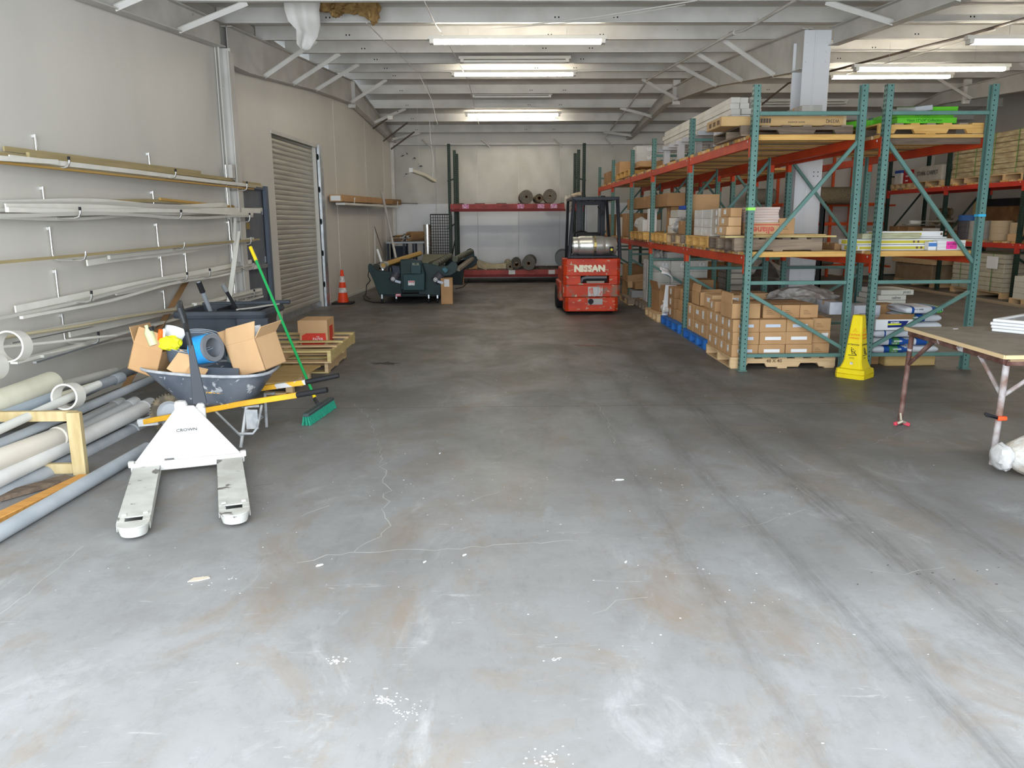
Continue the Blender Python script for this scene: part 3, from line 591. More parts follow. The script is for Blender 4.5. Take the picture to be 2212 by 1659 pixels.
# --- pipes on the timber stand
lum = M('lumber_treated', (.50, .40, .22), .7, c2=(.41, .31, .15), scale=5, st=(4, 4, .8), c3=(.25, .14, .06), s3=8, t3=.7)
t = T('pipe_stand', 'rough timber stand of short posts that carries the pipes along the left wall', 'stand', (-3.3, 5.25, 0))
pb = G(172, 1028); yb = pb.y
P('post', MB().box(pb.x-.045, pb.x+.045, yb, yb+.045, .0, .44), lum, t, bevel=.003)
P('rail', MB().box(pb.x-1.05, pb.x+.0, yb+.045, yb+.085, .37, .44), lum, t, bevel=.003); P('rail', MB().box(pb.x-1.05, pb.x, yb+.045, yb+.085, .0, .07), lum, t, bevel=.003)
P('post', MB().box(-4.07, -3.98, yb, yb+.045, 0, .44), lum, t, bevel=.003)
P('post', MB().box(-3.3, -3.21, 2.6, 2.65, 0, .44), lum, t); P('rail', MB().box(-4.2, -3.22, 2.65, 2.69, .37, .44), lum, t)
tag(P('floor_board', MB().beam(G(186, 1030, .02), G(-30, 1132, .02), .09, .038), woodx('wood_orange', (.60, .30, .08), (.5, .24, .06)), bevel=.003), 'orange brown board lying on the floor along the pipe stand', 'board')
tag(P('floor_board', MB().beam(G(150, 1032, .02), G(-60, 1090, .02), .10, .03), wood_d), 'dark board lying on the floor under the lowest pipes', 'board')
def pipe(label, a, b, off, r, mat, coup=None, fl=None, group='pipes stored along the left wall', hollow=True):
    if fl is None: A, B = LW(*a, off), LW(*b, off)
    else: A, B = G(*a, fl), G(*b, fl)
    A = A+(A-B)*.0; t = T('pipe', label, 'pipe', tuple((A+B)/2), 0, group); d = (B-A).normalized(); L = (B-A).length; m = frame(B, d.orthogonal(), (-d).cross(d.orthogonal()))
    P('pipe_wall', MB().lathe([(r, 0), (r, L), (r*.88, L), (r*.88, 0), (r, 0)], 18, m), mat, t)
    if coup: P('coupling', MB().lathe([(r, .13), (r*1.13, .12), (r*1.13, -.004), (r*.9, -.004)], 18, m), mat if coup is True else coup, t)
    return t
pipe('grey pipe lying alone on the open floor before the timber stand', (-30, 1168), (318, 968), 0, .045, pvcg, fl=.046)
pipe('weathered grey pipe with coupling, lowest and outermost on the stand', (-60, 1105), (300, 925), 1.02, .062, pvcg, True)
pipe('white pipe with grey coupling just above the lowest grey pipe', (-60, 1060), (325, 875), 1.0, .06, pvcw, M('coupling_grey', (.5, .5, .5), .4))
pipe('thick cream pipe with a wide coupling ending at the timber post', (-60, 1015), (145, 937), .98, .07, M('pipe_cream', (.74, .69, .6), .35), True)
pipe('short white pipe ending just left of the cream pipe', (-60, 985), (70, 952), .85, .06, pvcw)
pipe('pale grey pipe behind the white pipe, its coupling by the barrow wheel', (120, 960), (292, 870), .85, .05, M('pipe_pale', (.58, .58, .57), .4), True)
pipe('pale grey pipe farthest in of the lower ones, ending short', (120, 940), (262, 872), .72, .05, M('pipe_pale', (.58, .58, .57), .4), True)
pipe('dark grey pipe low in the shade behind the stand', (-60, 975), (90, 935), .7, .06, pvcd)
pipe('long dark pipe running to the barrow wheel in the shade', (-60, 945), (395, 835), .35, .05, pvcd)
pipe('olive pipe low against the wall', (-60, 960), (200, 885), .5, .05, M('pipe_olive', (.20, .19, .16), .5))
pipe('thick cream cardboard-like tube, highest of the upper pipes', (-60, 893), (112, 828), .55, .095, cream)
pipe('blue grey pipe under the thick cream tube', (-60, 925), (118, 858), .68, .045, M('pipe_blue_grey', (.38, .44, .50), .4))
pipe('pale conduit passing through the white hoop', (-60, 955), (213, 830), .95, .03, M('conduit_pale', (.66, .66, .62), .35))
pipe('cream conduit stub end poking out of the white hoop', (120, 858), (213, 828), .88, .022, cream)
pipe('grey pipe through the white hoop that runs on behind the barrow', (-60, 985), (345, 812), .9, .034, pvcg)
pipe('dark grey pipe with coupling, its far end left of the cartons', (150, 862), (298, 793), .66, .042, pvcd, True)
pipe('grey pipe with coupling ending below the dark one', (120, 866), (262, 815), .78, .04, M('pipe_mid_grey', (.30, .33, .36), .4), True)
pipe('dusty pale pipe lying highest near the wall', (110, 840), (250, 803), .5, .04, M('pipe_dust', (.50, .49, .45), .5))
def hoop(label, px, py, off, r, ln=.12):
    c = LW(px, py, off); m = frame(c, (1, .0, 0), (0, .12, 1)); o = P('pipe_hoop', MB().lathe([(r, -ln/2), (r, ln/2), (r-.012, ln/2), (r-.012, -ln/2), (r, -ln/2)], 36, m), M('hoop_white', (.76, .74, .68), .3)); return tag(o, label, 'hoop', 'white pipe hoops around the rods')
hoop('white pipe hoop around the grey conduits above the timber post', 148, 856, 1.0, .095); hoop('white pipe hoop around the cream rods under the lowest hook', 27, 748, .55, .115); hoop('white pipe hoop partly cut by the left edge of the photo', -22, 792, .5, .10)
# --- dark wheeled waste cart
gcart = M('cart_plastic', (.060, .070, .085), .5, c2=(.045, .052, .062), scale=5, c3=(.35, .36, .37), s3=11, t3=.70)
a = AY(378, 680, 7.75); b = AY(566, 674, 7.75); x0, x1, zt = a.x, b.x, .82
t = T('waste_cart', 'dark grey wheeled plastic waste cart standing behind the wheelbarrow', 'cart', ((x0+x1)/2, 8.1, 0))
def loft(mb, rings, close=False):
    n = len(rings[0]); vs = [p for R in rings for p in R]; fs = [(i*n+j, i*n+(j+1) % n, (i+1)*n+(j+1) % n, (i+1)*n+j) for i in range(len(rings)-1) for j in range(n)]
    if close: fs += [tuple(range(n)), tuple((len(rings)-1)*n+j for j in range(n))]
    return mb.add(vs, fs)
def rring(x0, x1, y0, y1, z, r=.06, k=5, f=None):
    out = []
    for cx, cy, a0 in ((x1-r, y1-r, 0), (x0+r, y1-r, 90), (x0+r, y0+r, 180), (x1-r, y0+r, 270)):
        for i in range(k+1):
            q = math.radians(a0+90*i/k); out.append((cx+r*math.cos(q), cy+r*math.sin(q), z if f is None else f(cx+r*math.cos(q), cy+r*math.sin(q))))
    return out
P('cart_body', loft(MB(), [rring(x0+.16, x1-.16, 7.95, 8.3, .16), rring(x0+.05, x1-.07, 7.83, 8.4, .5), rring(x0+.02, x1-.02, 7.77, 8.43, zt-.03), rring(x0+.04, x1-.04, 7.79, 8.41, zt-.03), rring(x0+.1, x1-.1, 7.9, 8.3, .2)], True), gcart, t)
P('rim', loft(MB(), [rring(x0-.02, x1+.03, 7.73, 8.47, zt-.05), rring(x0-.03, x1+.04, 7.72, 8.48, zt-.02), rring(x0-.02, x1+.03, 7.73, 8.47, zt+.012), rring(x0+.05, x1-.04, 7.8, 8.40, zt+.012), rring(x0+.05, x1-.04, 7.8, 8.40, zt-.05), rring(x0-.02, x1+.03, 7.73, 8.47, zt-.05)]), gcart, t)
P('back_rim', MB().tube([(x0, 8.5, zt+.01), (x1+.08, 8.5, zt+.03)], .022), gcart, t)
P('side_bracket', MB().box(x1-.25, x1+.06, 7.72, 7.76, zt-.14, zt-.05), gcart, t, bevel=.01)
P('inner_liner', loft(MB(), [rring(x0+.35, x1-.06, 7.86, 8.36, zt+.02), rring(x0+.38, x1-.1, 7.9, 8.3, zt-.25)]), M('liner_black', (.02, .022, .026), .35), t)
for i in range(2): P('dust_ridge', MB().tube([(x1-.28+.1*i, 7.85+.1*i, zt+.02), (x1-.1, 8.0+.08*i, zt+.03), (x1+.02, 8.3, zt+.03)], .008, 6), M('rope_grey', (.45, .43, .38), .9), t)
for sx in (x0+.22, x1-.14):
    for sy in (7.95, 8.32):
        w_ = P('wheel', MB().lathe([(.02, -.025), (.10, -.025), (.115, -.012), (.115, .012), (.10, .025), (.02, .025)], 20, frame((sx, sy, .115), (0, 1, 0), (0, 0, 1))), black, t)
        P('hub', MB().lathe([(0, -.03), (.045, -.03), (.045, .03), (0, .03)], 12, frame((sx, sy, .115), (0, 1, 0), (0, 0, 1))), galv, w_)
t = T('tool_handle', 'grey plastic tube handle sticking up out of the waste cart, left one', 'handle', (-2.9, 8, .8)); a, b = AY(430, 612, 7.95), AY(462, 690, 8.1)
P('shaft', MB().tube([a, b], .022), M('tube_grey', (.24, .26, .28), .4), t); P('grip', MB().tube([a+(a-b).normalized()*.01, a+(b-a).normalized()*.10], .028), black, t); P('tube_opening', MB().tube([a+(a-b).normalized()*.012, a+(a-b).normalized()*.014], .02), pvcg, t)
t = T('tool_handle', 'black tool handle with taped silver top sticking out of the waste cart', 'handle', (-2.7, 8, .8)); a, b = AY(482, 616, 7.95), AY(520, 685, 8.1)
P('shaft', MB().tube([a, b], .018), black, t); P('taped_top', MB().tube([a+(a-b).normalized()*.01, a+(b-a).normalized()*.07], .025), alu, t)
# --- wheelbarrow
yel = M('handle_yellow', (.80, .42, .03), .45, c2=(.62, .33, .04), scale=8, c3=(.62, .60, .58), s3=7, t3=.60)
tray_m = M('tray_grey', (.105, .125, .16), .45, c2=(.16, .18, .21), scale=6, c3=(.50, .52, .54), s3=11, t3=.60)
tire = M('tyre_muddy', (.10, .085, .065), .9, c2=(.24, .19, .12), scale=14)
t = T('wheelbarrow', 'grey wheelbarrow with yellow handles, dusted white, loaded with scrap cartons', 'wheelbarrow', (-2.2, 6.2, 0))
n0, n1, n2 = AY(300, 913, 6.15), AY(520, 872, 6.0), AY(690, 846, 5.88); n3 = AY(707, 842, 5.87)
f0, f1, f2 = Vector((n0.x+.05, 6.42, n0.z)), Vector((n1.x, 6.46, n1.z+.02)), AY(700, 820, 6.47); f3 = AY(732, 811, 6.48)
for q, (a, b, c, d) in enumerate(((n0, n1, n2, n3), (f0, f1, f2, f3))):
    mb = MB(); e = b.lerp(c, .72); ribbon(mb, [a, b, e], .034, .042)
    P('handle_bar', mb, yel, t, bevel=.003, smooth=False)
    P('grip', MB().tube([e, e.lerp(d, .3), d.lerp(e, .1), d], .021, 12), black, t)
mb = MB(); P('nose_guard', MB().beam(n0, n0+Vector((.16, 0, .015)), .05, .06).beam(f0, f0+Vector((.16, 0, .015)), .05, .06).beam(n0+Vector((.0, 0, 0)), f0, .04, .03), M('steel_dusty', (.45, .47, .49), .6, c2=(.62, .62, .6), scale=8), t, bevel=.003)
WC = Vector((-2.64, 6.29, .172)); fw = frame(WC, (1, 0, 0), (0, 0, 1))
w_ = P('wheel', MB().lathe([(.105, -.035), (.13, -.046), (.158, -.036), (.170, -.012), (.170, .012), (.158, .036), (.13, .046), (.105, .035)], 32, fw), tire, t)
P('rim', MB().lathe([(.105, -.037), (.112, -.037), (.1, -.028), (.085, -.02), (.03, -.03), (.0, -.03), (0, .03), (.03, .03), (.085, .02), (.1, .028), (.112, .037), (.105, .037)], 28, fw), M('rim_grey', (.42, .44, .46), .45), w_)
mb = MB()
for k in range(4): mb.lathe([(0, -.031), (.016, -.031), (.016, -.024), (0, -.024)], 8, fw @ Matrix.Translation((.06*math.cos(k*PI/2+.4), .06*math.sin(k*PI/2+.4), 0)))
P('rim_hole', mb, hole_m, w_); P('axle', MB().tube([WC+Vector((0, -.16, 0)), WC+Vector((0, .16, 0))], .012), galv, t)
mb = MB()
for k in range(40): mb.box(.155, .1725, -.005, .005, -.035, .035, fw @ Matrix.Rotation(2*PI*k/40, 4, 'Z'))
P('tread', mb, tire, w_)
def tring(x0, x1, y0, y1, z, nx, r=.09, zn=None):      # egg-shaped outline: narrow nose at x0
    out = []
    for k in range(28):
        a = 2*PI*k/28; c, s = math.cos(a), math.sin(a); e = .62
        px_ = (x0+x1)/2+(x1-x0)/2*math.copysign(abs(c)**e, c); f = (px_-x0)/(x1-x0); wy = (y1-y0)/2*(nx+(1-nx)*min(1, f*1.7)); py_ = (y0+y1)/2+wy*math.copysign(abs(s)**e, s)
        out.append((px_, py_, z+(zn or 0)*f))
    return out
tl, tr_ = AY(310, 789, 6.2).x, AY(592, 790, 6.2).x
zl, zr = AY(318, 792, 6.2).z, AY(560, 815, 5.9).z
R_ = [tring(-2.44, -1.98, 6.02, 6.4, .27, .7, zn=.03), tring(-2.52, -1.92, 5.98, 6.44, .31, .65, zn=.03), tring(tl+.02, tr_-.02, 5.89, 6.53, zl-.02, .55, zn=zr-zl), tring(tl, tr_, 5.87, 6.55, zl, .55, zn=zr-zl), tring(tl+.03, tr_-.03, 5.90, 6.52, zl-.01, .55, zn=zr-zl), tring(-2.5, -1.94, 6.0, 6.42, .32, .65, zn=.03)]
tray = P('tray', loft(MB(), R_, True), tray_m, t, ang=50)
rim = tring(tl, tr_, 5.87, 6.55, zl, .55, zn=zr-zl); P('tray_rim', MB().tube(rim+[rim[0], rim[1]], .012, 8), M('rim_dusty', (.32, .34, .37), .6, c2=(.5, .51, .52), scale=10), t)
dec = M('decal_orange', (.80, .38, .03), .5)
pa = AY(448, 846, 5.955)
mt = frame(pa+Vector((0, -.0, 0)), (1, .02, -.05), (0, .38, 1))
P('decal_bar', MB().box(-.115, .105, .017, .021, 0, .002, mt @ Matrix.Translation((0, 0, .0))), dec, t)
text('TRUE TEMPER', .036, dec, t, mt @ Matrix.Translation((0, 0, .0015)), bold=.0016, shear=.25)
lg = M('leg_steel', (.45, .46, .46), .45, .3, c2=(.3, .31, .32), scale=10)
lf = G(520, 970); lt = AY(532, 880, 5.95)
P('leg', MB().tube([lt+Vector((.08, .05, .0)), lt, (lf.x, lf.y, .01)], .013, 8).tube([lt+Vector((.1, .06, 0)), (lf.x+.13, lf.y+.02, .16), (lf.x+.10, lf.y, .12), (lf.x+.0, lf.y, .12)], .010, 8), lg, t)
P('leg', MB().tube([lt+Vector((.08, .5, .0)), lt+Vector((0, .5, 0)), (lf.x+.02, lf.y+.62, .01)], .013, 8), lg, t)
P('leg_plate', MB().box(lt.x+.01, lt.x+.10, lf.y+.06, lf.y+.07, .14, .29), lg, t)
P('leg_brace', MB().tube([(lf.x, lf.y+.02, .10), (n1.x-.28, 6.1, n1.z-.03)], .009, 6).tube([(lf.x, lf.y+.6, .10), (n1.x-.28, 6.4, n1.z-.03)], .009, 6).tube([(lf.x, lf.y+.02, .1), (lf.x, lf.y+.6, .1)], .009, 6), lg, t)
# --- things in the barrow
def openbox(name, label, m, sx, sy, sz, mat, flaps=(), cat='carton', group=None, th=.006):
    """local box, open at +z; flaps: (side, angle, length)"""
    t = T(name, label, cat, tuple(m.to_translation()), 0, group)
    mb = MB(); mb.box(-sx/2, sx/2, -sy/2, sy/2, 0, th, m)
    for x in (-1, 1): mb.box(*sorted((x*sx/2, x*(sx/2-th))), -sy/2, sy/2, 0, sz, m)
    for y in (-1, 1): mb.box(-sx/2, sx/2, *sorted((y*sy/2, y*(sy/2-th))), 0, sz, m)
    P('box_wall', mb, mat, t, smooth=False)
    for side, ang, ln in flaps:
        rot = {'+x': Matrix.Translation((sx/2, 0, sz)), '-x': Matrix.Translation((-sx/2, 0, sz)) @ Matrix.Rotation(PI, 4, 'Z'), '+y': Matrix.Translation((0, sy/2, sz)) @ Matrix.Rotation(PI/2, 4, 'Z'), '-y': Matrix.Translation((0, -sy/2, sz)) @ Matrix.Rotation(-PI/2, 4, 'Z')}[side]
        w2 = (sy if 'x' in side else sx)/2-.004
        P('flap', MB().box(0, ln, -w2, w2, -th/2, th/2, m @ rot @ Matrix.Rotation(-math.radians(ang), 4, 'Y')), mat, t, smooth=False)
    return t
cx = AY(316, 755, 6.25)
openbox('open_carton', 'torn brown carton tilted in the left end of the wheelbarrow', frame(cx+Vector((.02, .02, -.17)), (.86, -.1, -.30), (.1, 1, .0)), .24, .30, .22, card, [('-x', 60, .12), ('-y', 100, .13), ('+y', 20, .1)])
t = T('spray_bottle', 'orange and white spray bottle head in the left carton of the barrow', 'bottle', tuple(AY(345, 725, 6.15)))
b = AY(345, 728, 6.12); P('bottle_body', MB().lathe([(0, 0), (.035, 0), (.035, .1), (.014, .14), (.014, .16), (0, .16)], 14, frame(b-Vector((.05, 0, .06)), (1, 0, .3), (0, 1, 0))), M('bottle_green', (.55, .60, .35), .3), t)
P('spray_head', MB().beam(b+Vector((.0, 0, -.03)), b+Vector((.025, -.02, .06)), .03, .035), M('spray_orange', (.85, .15, .02), .4), t, bevel=.005); P('trigger_tip', MB().beam(b+Vector((.03, 0, .0)), b+Vector((.05, -.02, .065)), .02, .02), paper, t, bevel=.004)
P('cap', MB().lathe([(0, 0), (.02, 0), (.02, .03), (0, .03)], 12, frame(b+Vector((-.055, .0, .05)), (1, 0, .2), (0, 1, 0))), black, t)
def crumple(name, label, cat, c, r, mat, sq=(1, 1, 1), seed=1, group=None, amp=.35):
    random.seed(seed); bm = bmesh.new(); bmesh.ops.create_icosphere(bm, subdivisions=3, radius=1)
    from mathutils import noise
    for v in bm.verts:
        n = noise.noise(v.co*2.2+Vector((seed, 0, 0)))*amp+noise.noise(v.co*5+Vector((0, seed, 0)))*amp*.45; v.co *= (1+n)
        v.co = Vector((v.co.x*r*sq[0], v.co.y*r*sq[1], v.co.z*r*sq[2]))+Vector(c)
    me = bpy.data.meshes.new(name); bm.to_mesh(me); bm.free(); me.polygons.foreach_set('use_smooth', [True]*len(me.polygons)); me.set_sharp_from_angle(angle=math.radians(28)); me.materials.append(mat); o = bpy.data.objects.new(name, me); C.objects.link(o); return tag(o, label, cat, group)
crumple('yellow_cloth', 'bright yellow crumpled cloth in the left carton of the barrow', 'cloth', AY(368, 742, 6.1), .075, M('yellow_hi_vis', (.85, .85, .03), .6), (1.1, .8, .75), 4)
def bentsheet(name, label, cat, m, sx, sy, mat, bend=.1, n=8, solid=.002, group=None):
    rows = [[m @ Vector((sx*(u/n-.5), sy*(v/n-.5), bend*math.sin(PI*u/n)*1.0+bend*.3*math.sin(2*PI*v/n))) for u in range(n+1)] for v in range(n+1)]
    o = P(name, MB().sheet(rows), mat, solid=solid, ang=80); return tag(o, label, cat, group)
bentsheet('paper_sheet', 'curled white paper sheet sticking out of the left carton', 'paper', frame(AY(372, 727, 6.22), (1, -.1, -.25), (0, .6, 1)), .17, .16, paper, .03)
# rubber coil
rub = M('rubber_grey', (.10, .12, .15), .5)
cc = AY(408, 785, 6.2); t = T('rubber_strip_coil', 'dark grey coil of wide rubber strip lying in the wheelbarrow', 'coil', tuple(cc)); m = frame(cc+Vector((.04, .06, .065)), (1, 0, -.08), (0, 1, .38))
pts = [((.235-.022*k/18)*math.cos(k*2*PI/24)*1.0, (.20-.02*k/18)*math.sin(k*2*PI/24)) for k in range(62)]
vs = []; 
for (a, b) in pts: vs += [m @ Vector((a, b, -.02)), m @ Vector((a, b, .12)), m @ Vector((a*.975, b*.975, .12)), m @ Vector((a*.975, b*.975, -.02))]
P('coiled_strip', MB().add(vs, [(i*4+j, i*4+(j+1) % 4, i*4+4+(j+1) % 4, i*4+4+j) for i in range(61) for j in range(4)]+[(0, 1, 2, 3)]), rub, t, ang=50)
P('strip_edge', MB().tube([m @ Vector((a*.99, b*.99, .12)) for a, b in pts], .0035, 5), M('rubber_edge', (.30, .32, .35), .6), t)
bl = AY(455, 768, 6.06); t = T('taped_roll', 'thick grey foam roll wrapped in blue tape on top of the coil', 'roll', tuple(bl)); m = frame(bl+Vector((-.10, .06, -.01)), (.3, .9, .2), (-.25, -.2, 1)); 
m = frame(bl+Vector((-.13, .05, .03)), (0.45, .9, -.1), (-.15, .15, 1)); ax = (m @ Vector((0, 0, 1))-m @ Vector((0, 0, 0))); 
P('foam_core', MB().lathe([(.108, .03), (.108, .19), (.074, .19), (.074, .03), (.108, .03)], 32, m), M('foam_grey', (.17, .18, .2), .7), t)
P('blue_tape', MB().lathe([(.111, .035), (.112, .165), (.107, .166)], 32, m), M('tape_bright_blue', (.02, .27, .68), .4, c2=(.03, .35, .75), scale=9, bump=.3), t)
tag(P('carton_scrap', MB().box(-.07, .07, -.09, .09, 0, .005, frame(AY(392, 785, 6.02), (1, -.2, -.5), (.4, .5, .8))), card2, smooth=False), 'flat brown carton scrap standing inside the rubber coil', 'scrap')
tag(P('carton_scrap', MB().box(-.07, .07, -.05, .05, 0, .005, frame(AY(425, 803, 5.97), (1, 0, -.25), (0, .8, .5))), card, smooth=False), 'small brown carton scrap at the near rim of the barrow', 'scrap')
pc = AY(500, 738, 6.5); t = T('paint_can', 'used paint can with a silver lid tilted behind the right carton in the barrow', 'can', tuple(pc)); m = frame(pc+Vector((.03, .02, -.13)), (1, .1, .25), (.1, .75, .4))
P('can_body', MB().lathe([(0, 0), (.083, 0), (.083, .16), (.078, .165), (.078, .158), (0, .158)], 26, m), M('can_label', (.30, .50, .52), .4, c2=(.6, .62, .6), scale=8), t); P('lid', MB().lathe([(0, .160), (.068, .160), (.070, .166), (.076, .166), (.076, .15)], 26, m), M('lid_dusty', (.52, .52, .48), .4, .4, c2=(.34, .33, .3), scale=16), t)
P('bail_wire', MB().tube([m @ Vector((.085*math.cos(a), .085*math.sin(a)*.4-.05, .12+.09*math.sin(a))) for a in [PI*k/10 for k in range(11)]], .0025, 5), zinc, t)
bc = AY(538, 800, 6.12)
openbox('open_carton', 'large open brown carton tipped over in the right end of the wheelbarrow', frame(bc+Vector((.055, .14, -.02)), (.93, -.38, .26), (.42, .9, .10)), .30, .27, .26, card2, [('-y', 118, .14), ('-x', 75, .12), ('+x', 40, .11)])
bentsheet('paper_sheet', 'rolled white paper rising behind the right carton in the barrow', 'paper', frame(AY(556, 722, 6.3), (1, .2, .3), (.1, .3, 1)), .09, .13, paper, .03)
tag(P('rubber_mat', MB().box(-.14, .14, -.07, .07, 0, .02, frame(AY(475, 810, 6.08), (1, .3, -.1), (0, 1, .5))), rub, bevel=.004), 'folded dark rubber piece between the coil and the right carton', 'rubber piece')
# --- pallet jack
jm = M('jack_white', (.66, .65, .63), .4, c2=(.60, .585, .56), scale=2, c3=(.22, .21, .19), s3=5, t3=.74); jf = M('jack_fork_worn', (.60, .60, .56), .5, c2=(.45, .44, .40), scale=5, c3=(.14, .13, .12), s3=8, t3=.62)
t = T('pallet_jack', 'white hand pallet jack with two scuffed forks pointing to the camera', 'pallet jack', (-2.13, 5.27, 0), .342); W0 = Matrix()
def fork(xc):
    w2 = .085; pts = [(-w2, .03), (w2, .03), (w2, -1.1)]+[(w2*math.cos(a), -1.14-.085*math.sin(a)) for a in [PI*k/10 for k in range(11)]]+[(-w2, -1.1)]
    # outline with a rectangular roller window
    top = MB(); z1, z0 = .085, .035; wy0, wy1, wx = -1.10, -1.03, .045
    o = pts
    n = len(o); ow = [(xc+x, y) for x, y in o]
    top.prism([(xc-w2, .03), (xc+w2, .03), (xc+w2, wy1), (xc-w2, wy1)], z1-.008, z1)
    top.prism([(xc-w2, wy1), (xc-wx, wy1), (xc-wx, wy0), (xc-w2, wy0)], z1-.008, z1); top.prism([(xc+wx, wy1), (xc+w2, wy1), (xc+w2, wy0), (xc+wx, wy0)], z1-.008, z1)
    top.prism([(xc-w2, wy0), (xc+w2, wy0)]+[(xc+w2*math.cos(a), -1.12-.10*math.sin(a)) for a in [PI*k/12 for k in range(13)]], z1-.008, z1)
    for s in (-1, 1): top.box(*sorted((xc+s*w2, xc+s*(w2-.006))), -1.12, .03, z0, z1)
    # skirt of the toe
    sk = [(xc+w2*math.cos(a), -1.12-.10*math.sin(a)) for a in [PI*k/12 for k in range(13)]]; sk2 = [(xc+w2*.8*math.cos(a), -1.12-.07*math.sin(a)) for a in [PI*k/12 for k in range(13)]]
    top.add([(x, y, z1) for x, y in sk]+[(x, y, .02) for x, y in sk2], [(i, i+1, 14+i, 13+i) for i in range(12)])
    f = PL('fork', top, jf, t, bevel=.004)
    PL('load_roller', MB().lathe([(0, -.04), (.032, -.04), (.034, -.03), (.034, .03), (.032, .04), (0, .04)], 16, frame((xc, -1.065, .037), (0, 1, 0), (0, 0, 1))), M('roller_grey', (.45, .45, .42), .5), f)
    PL('roller_well', MB().box(xc-wx, xc+wx, wy0+.004, wy0+.03, z1-.03, z1-.012), jf, f)
    for s in (-1, 1): PL('window_tab', MB().box(xc+s*.055-.012, xc+s*.055+.012, -1.0, -.975, z1, z1+.006), jm, f)
fork(-.262); fork(.262)
pl = MB(); pl.add([(-.345, -.03, .10), (.345, -.03, .10), (.055, .20, .425), (-.055, .20, .425), (-.345, .02, .085), (.345, .02, .085), (.055, .26, .41), (-.055, .26, .41)], [(0, 1, 2, 3), (4, 5, 6, 7), (0, 1, 5, 4), (1, 2, 6, 5), (2, 3, 7, 6), (3, 0, 4, 7)])
PL('slanted_plate', pl, jm, t, bevel=.006, seg=2)
PL('heel_beam', MB().box(-.36, .36, -.045, .03, .045, .11), jm, t, bevel=.006)
for s in (-1, 1): PL('corner_lug', MB().box(s*.355-.018, s*.355+.018, -.05, -.01, .085, .125), jm, t, bevel=.004)
PL('pivot_dome', MB().lathe([(.045, 0), (.045, .035), (.035, .055), (0, .062)], 16, TR(-.03, .23, .40)), jm, t)
PL('pump_bracket', MB().box(.06, .13, .2, .32, .20, .40).prism([(.06, .40), (.13, .40), (.12, .43), (.08, .43)], .2, .3, 'y'), jm, t, bevel=.01)
PL('pump_body', MB().lathe([(.0, .1), (.07, .1), (.07, .3), (.04, .33), (.04, .4), (0, .4)], 18, TR(0, .30, 0)), jm, t)
for s in (-.05, .05): PL('steer_wheel', MB().lathe([(0, -.025), (.08, -.025), (.09, -.015), (.09, .015), (.08, .025), (0, .025)], 20, frame((s, .33, .09), (0, 1, 0), (0, 0, 1))), black, t)
invj = WM[t.name].inverted(); hb = invj @ AY(432, 872, 5.55); hm = invj @ AY(412, 745, 5.55); ht = invj @ AY(388, 655, 5.55)
h_ = PL('handle_arm', MB().add([tuple(hb+Vector((a*.048, b_, 0))) for a in (-1, 1) for b_ in (-.02, .02)]+[tuple(hm+Vector((a*.017, b_, 0))) for a in (-1, 1) for b_ in (-.016, .016)], [(0, 1, 3, 2), (4, 5, 7, 6), (0, 1, 5, 4), (2, 3, 7, 6), (0, 2, 6, 4), (1, 3, 7, 5)]), M('arm_dark', (.05, .055, .065), .4), t, bevel=.003)
PL('handle_loop', MB().tube([hm-Vector((0, 0, .02)), hm+(ht-hm)*.35, hm+(ht-hm)*.6+Vector((0, .10, 0)), ht+Vector((0, .10, -.03)), ht+Vector((0, .05, .0)), ht+Vector((0, -.05, .0)), ht+Vector((0, -.10, -.03)), hm+(ht-hm)*.6+Vector((0, -.10, 0)), hm+(ht-hm)*.35], .018, 12), blackm, t)
PL('control_lever', MB().tube([ht+Vector((0.0, 0, -.02)), hm+(ht-hm)*.3+Vector((0, 0, 0))], .006, 6), zinc, t)
mt = frame((.0, .097, .293), (1, 0, 0), (0, .23, .325)) ; o = text('CROWN', .030, M('ink_grey', (.12, .12, .12), .6), t, mt @ Matrix.Translation((0, -.02, .008)), sx=1.15, bold=.0004); o.matrix_parent_inverse = Matrix()
o = PL('plate_slot', MB().box(-.03, .03, -.005, .005, 0, .004, mt @ Matrix.Translation((-.12, -.22, .006))), M('ink_grey', (.3, .3, .29), .6), t)
# --- push broom
bg = M('broom_green', (.02, .38, .10), .35); br_ = M('bristle_green', (.02, .22, .14), .8, c2=(.03, .30, .19), scale=60)
a, b = AY(541, 534, 7.85), AY(684, 868, 6.93); t = T('push_broom', 'green push broom with a yellow handle tip leaning on the waste cart', 'broom', (b.x, b.y, 0)); d = (b-a).normalized(); L = (b-a).length
P('handle', MB().tube([a+d*.16, b-d*.1], .013, 12), bg, t); P('handle_tip', MB().tube([a, a+d*.17], .017, 12), M('tip_yellow', (.85, .62, .02), .4), t); P('handle_collar', MB().tube([b-d*.1, b-d*.02], .016, 12), M('tip_yellow', (.85, .62, .02), .4), t)
e0, e1 = G(660, 905, .06), G(716, 868, .06); ed = (e1-e0).normalized(); mid = (e0+e1)/2
P('broom_block', MB().beam(e0+Vector((0, 0, .03)), e1+Vector((0, 0, .03)), .055, .03), M('block_dark', (.06, .08, .08), .6), t, bevel=.006)
P('head_socket', MB().tube([b-d*.03, mid+Vector((0, 0, .05))], .022, 10), blackm, t)
mb = MB(); random.seed(5); sd = Vector((-ed.y, ed.x, 0))
for i in range(40):
    for j in (-1, 0, 1):
        p = e0.lerp(e1, (i+.5)/40)+sd*.018*j; q = p+sd*(.016*j)+Vector((random.uniform(-.006, .006), random.uniform(-.006, .006), -p.z+.002)); mb.tube([p+Vector((0, 0, .018)), q], .008, 5, r2=.012)
tag(P('bristles', mb, br_, t), kind='stuff')
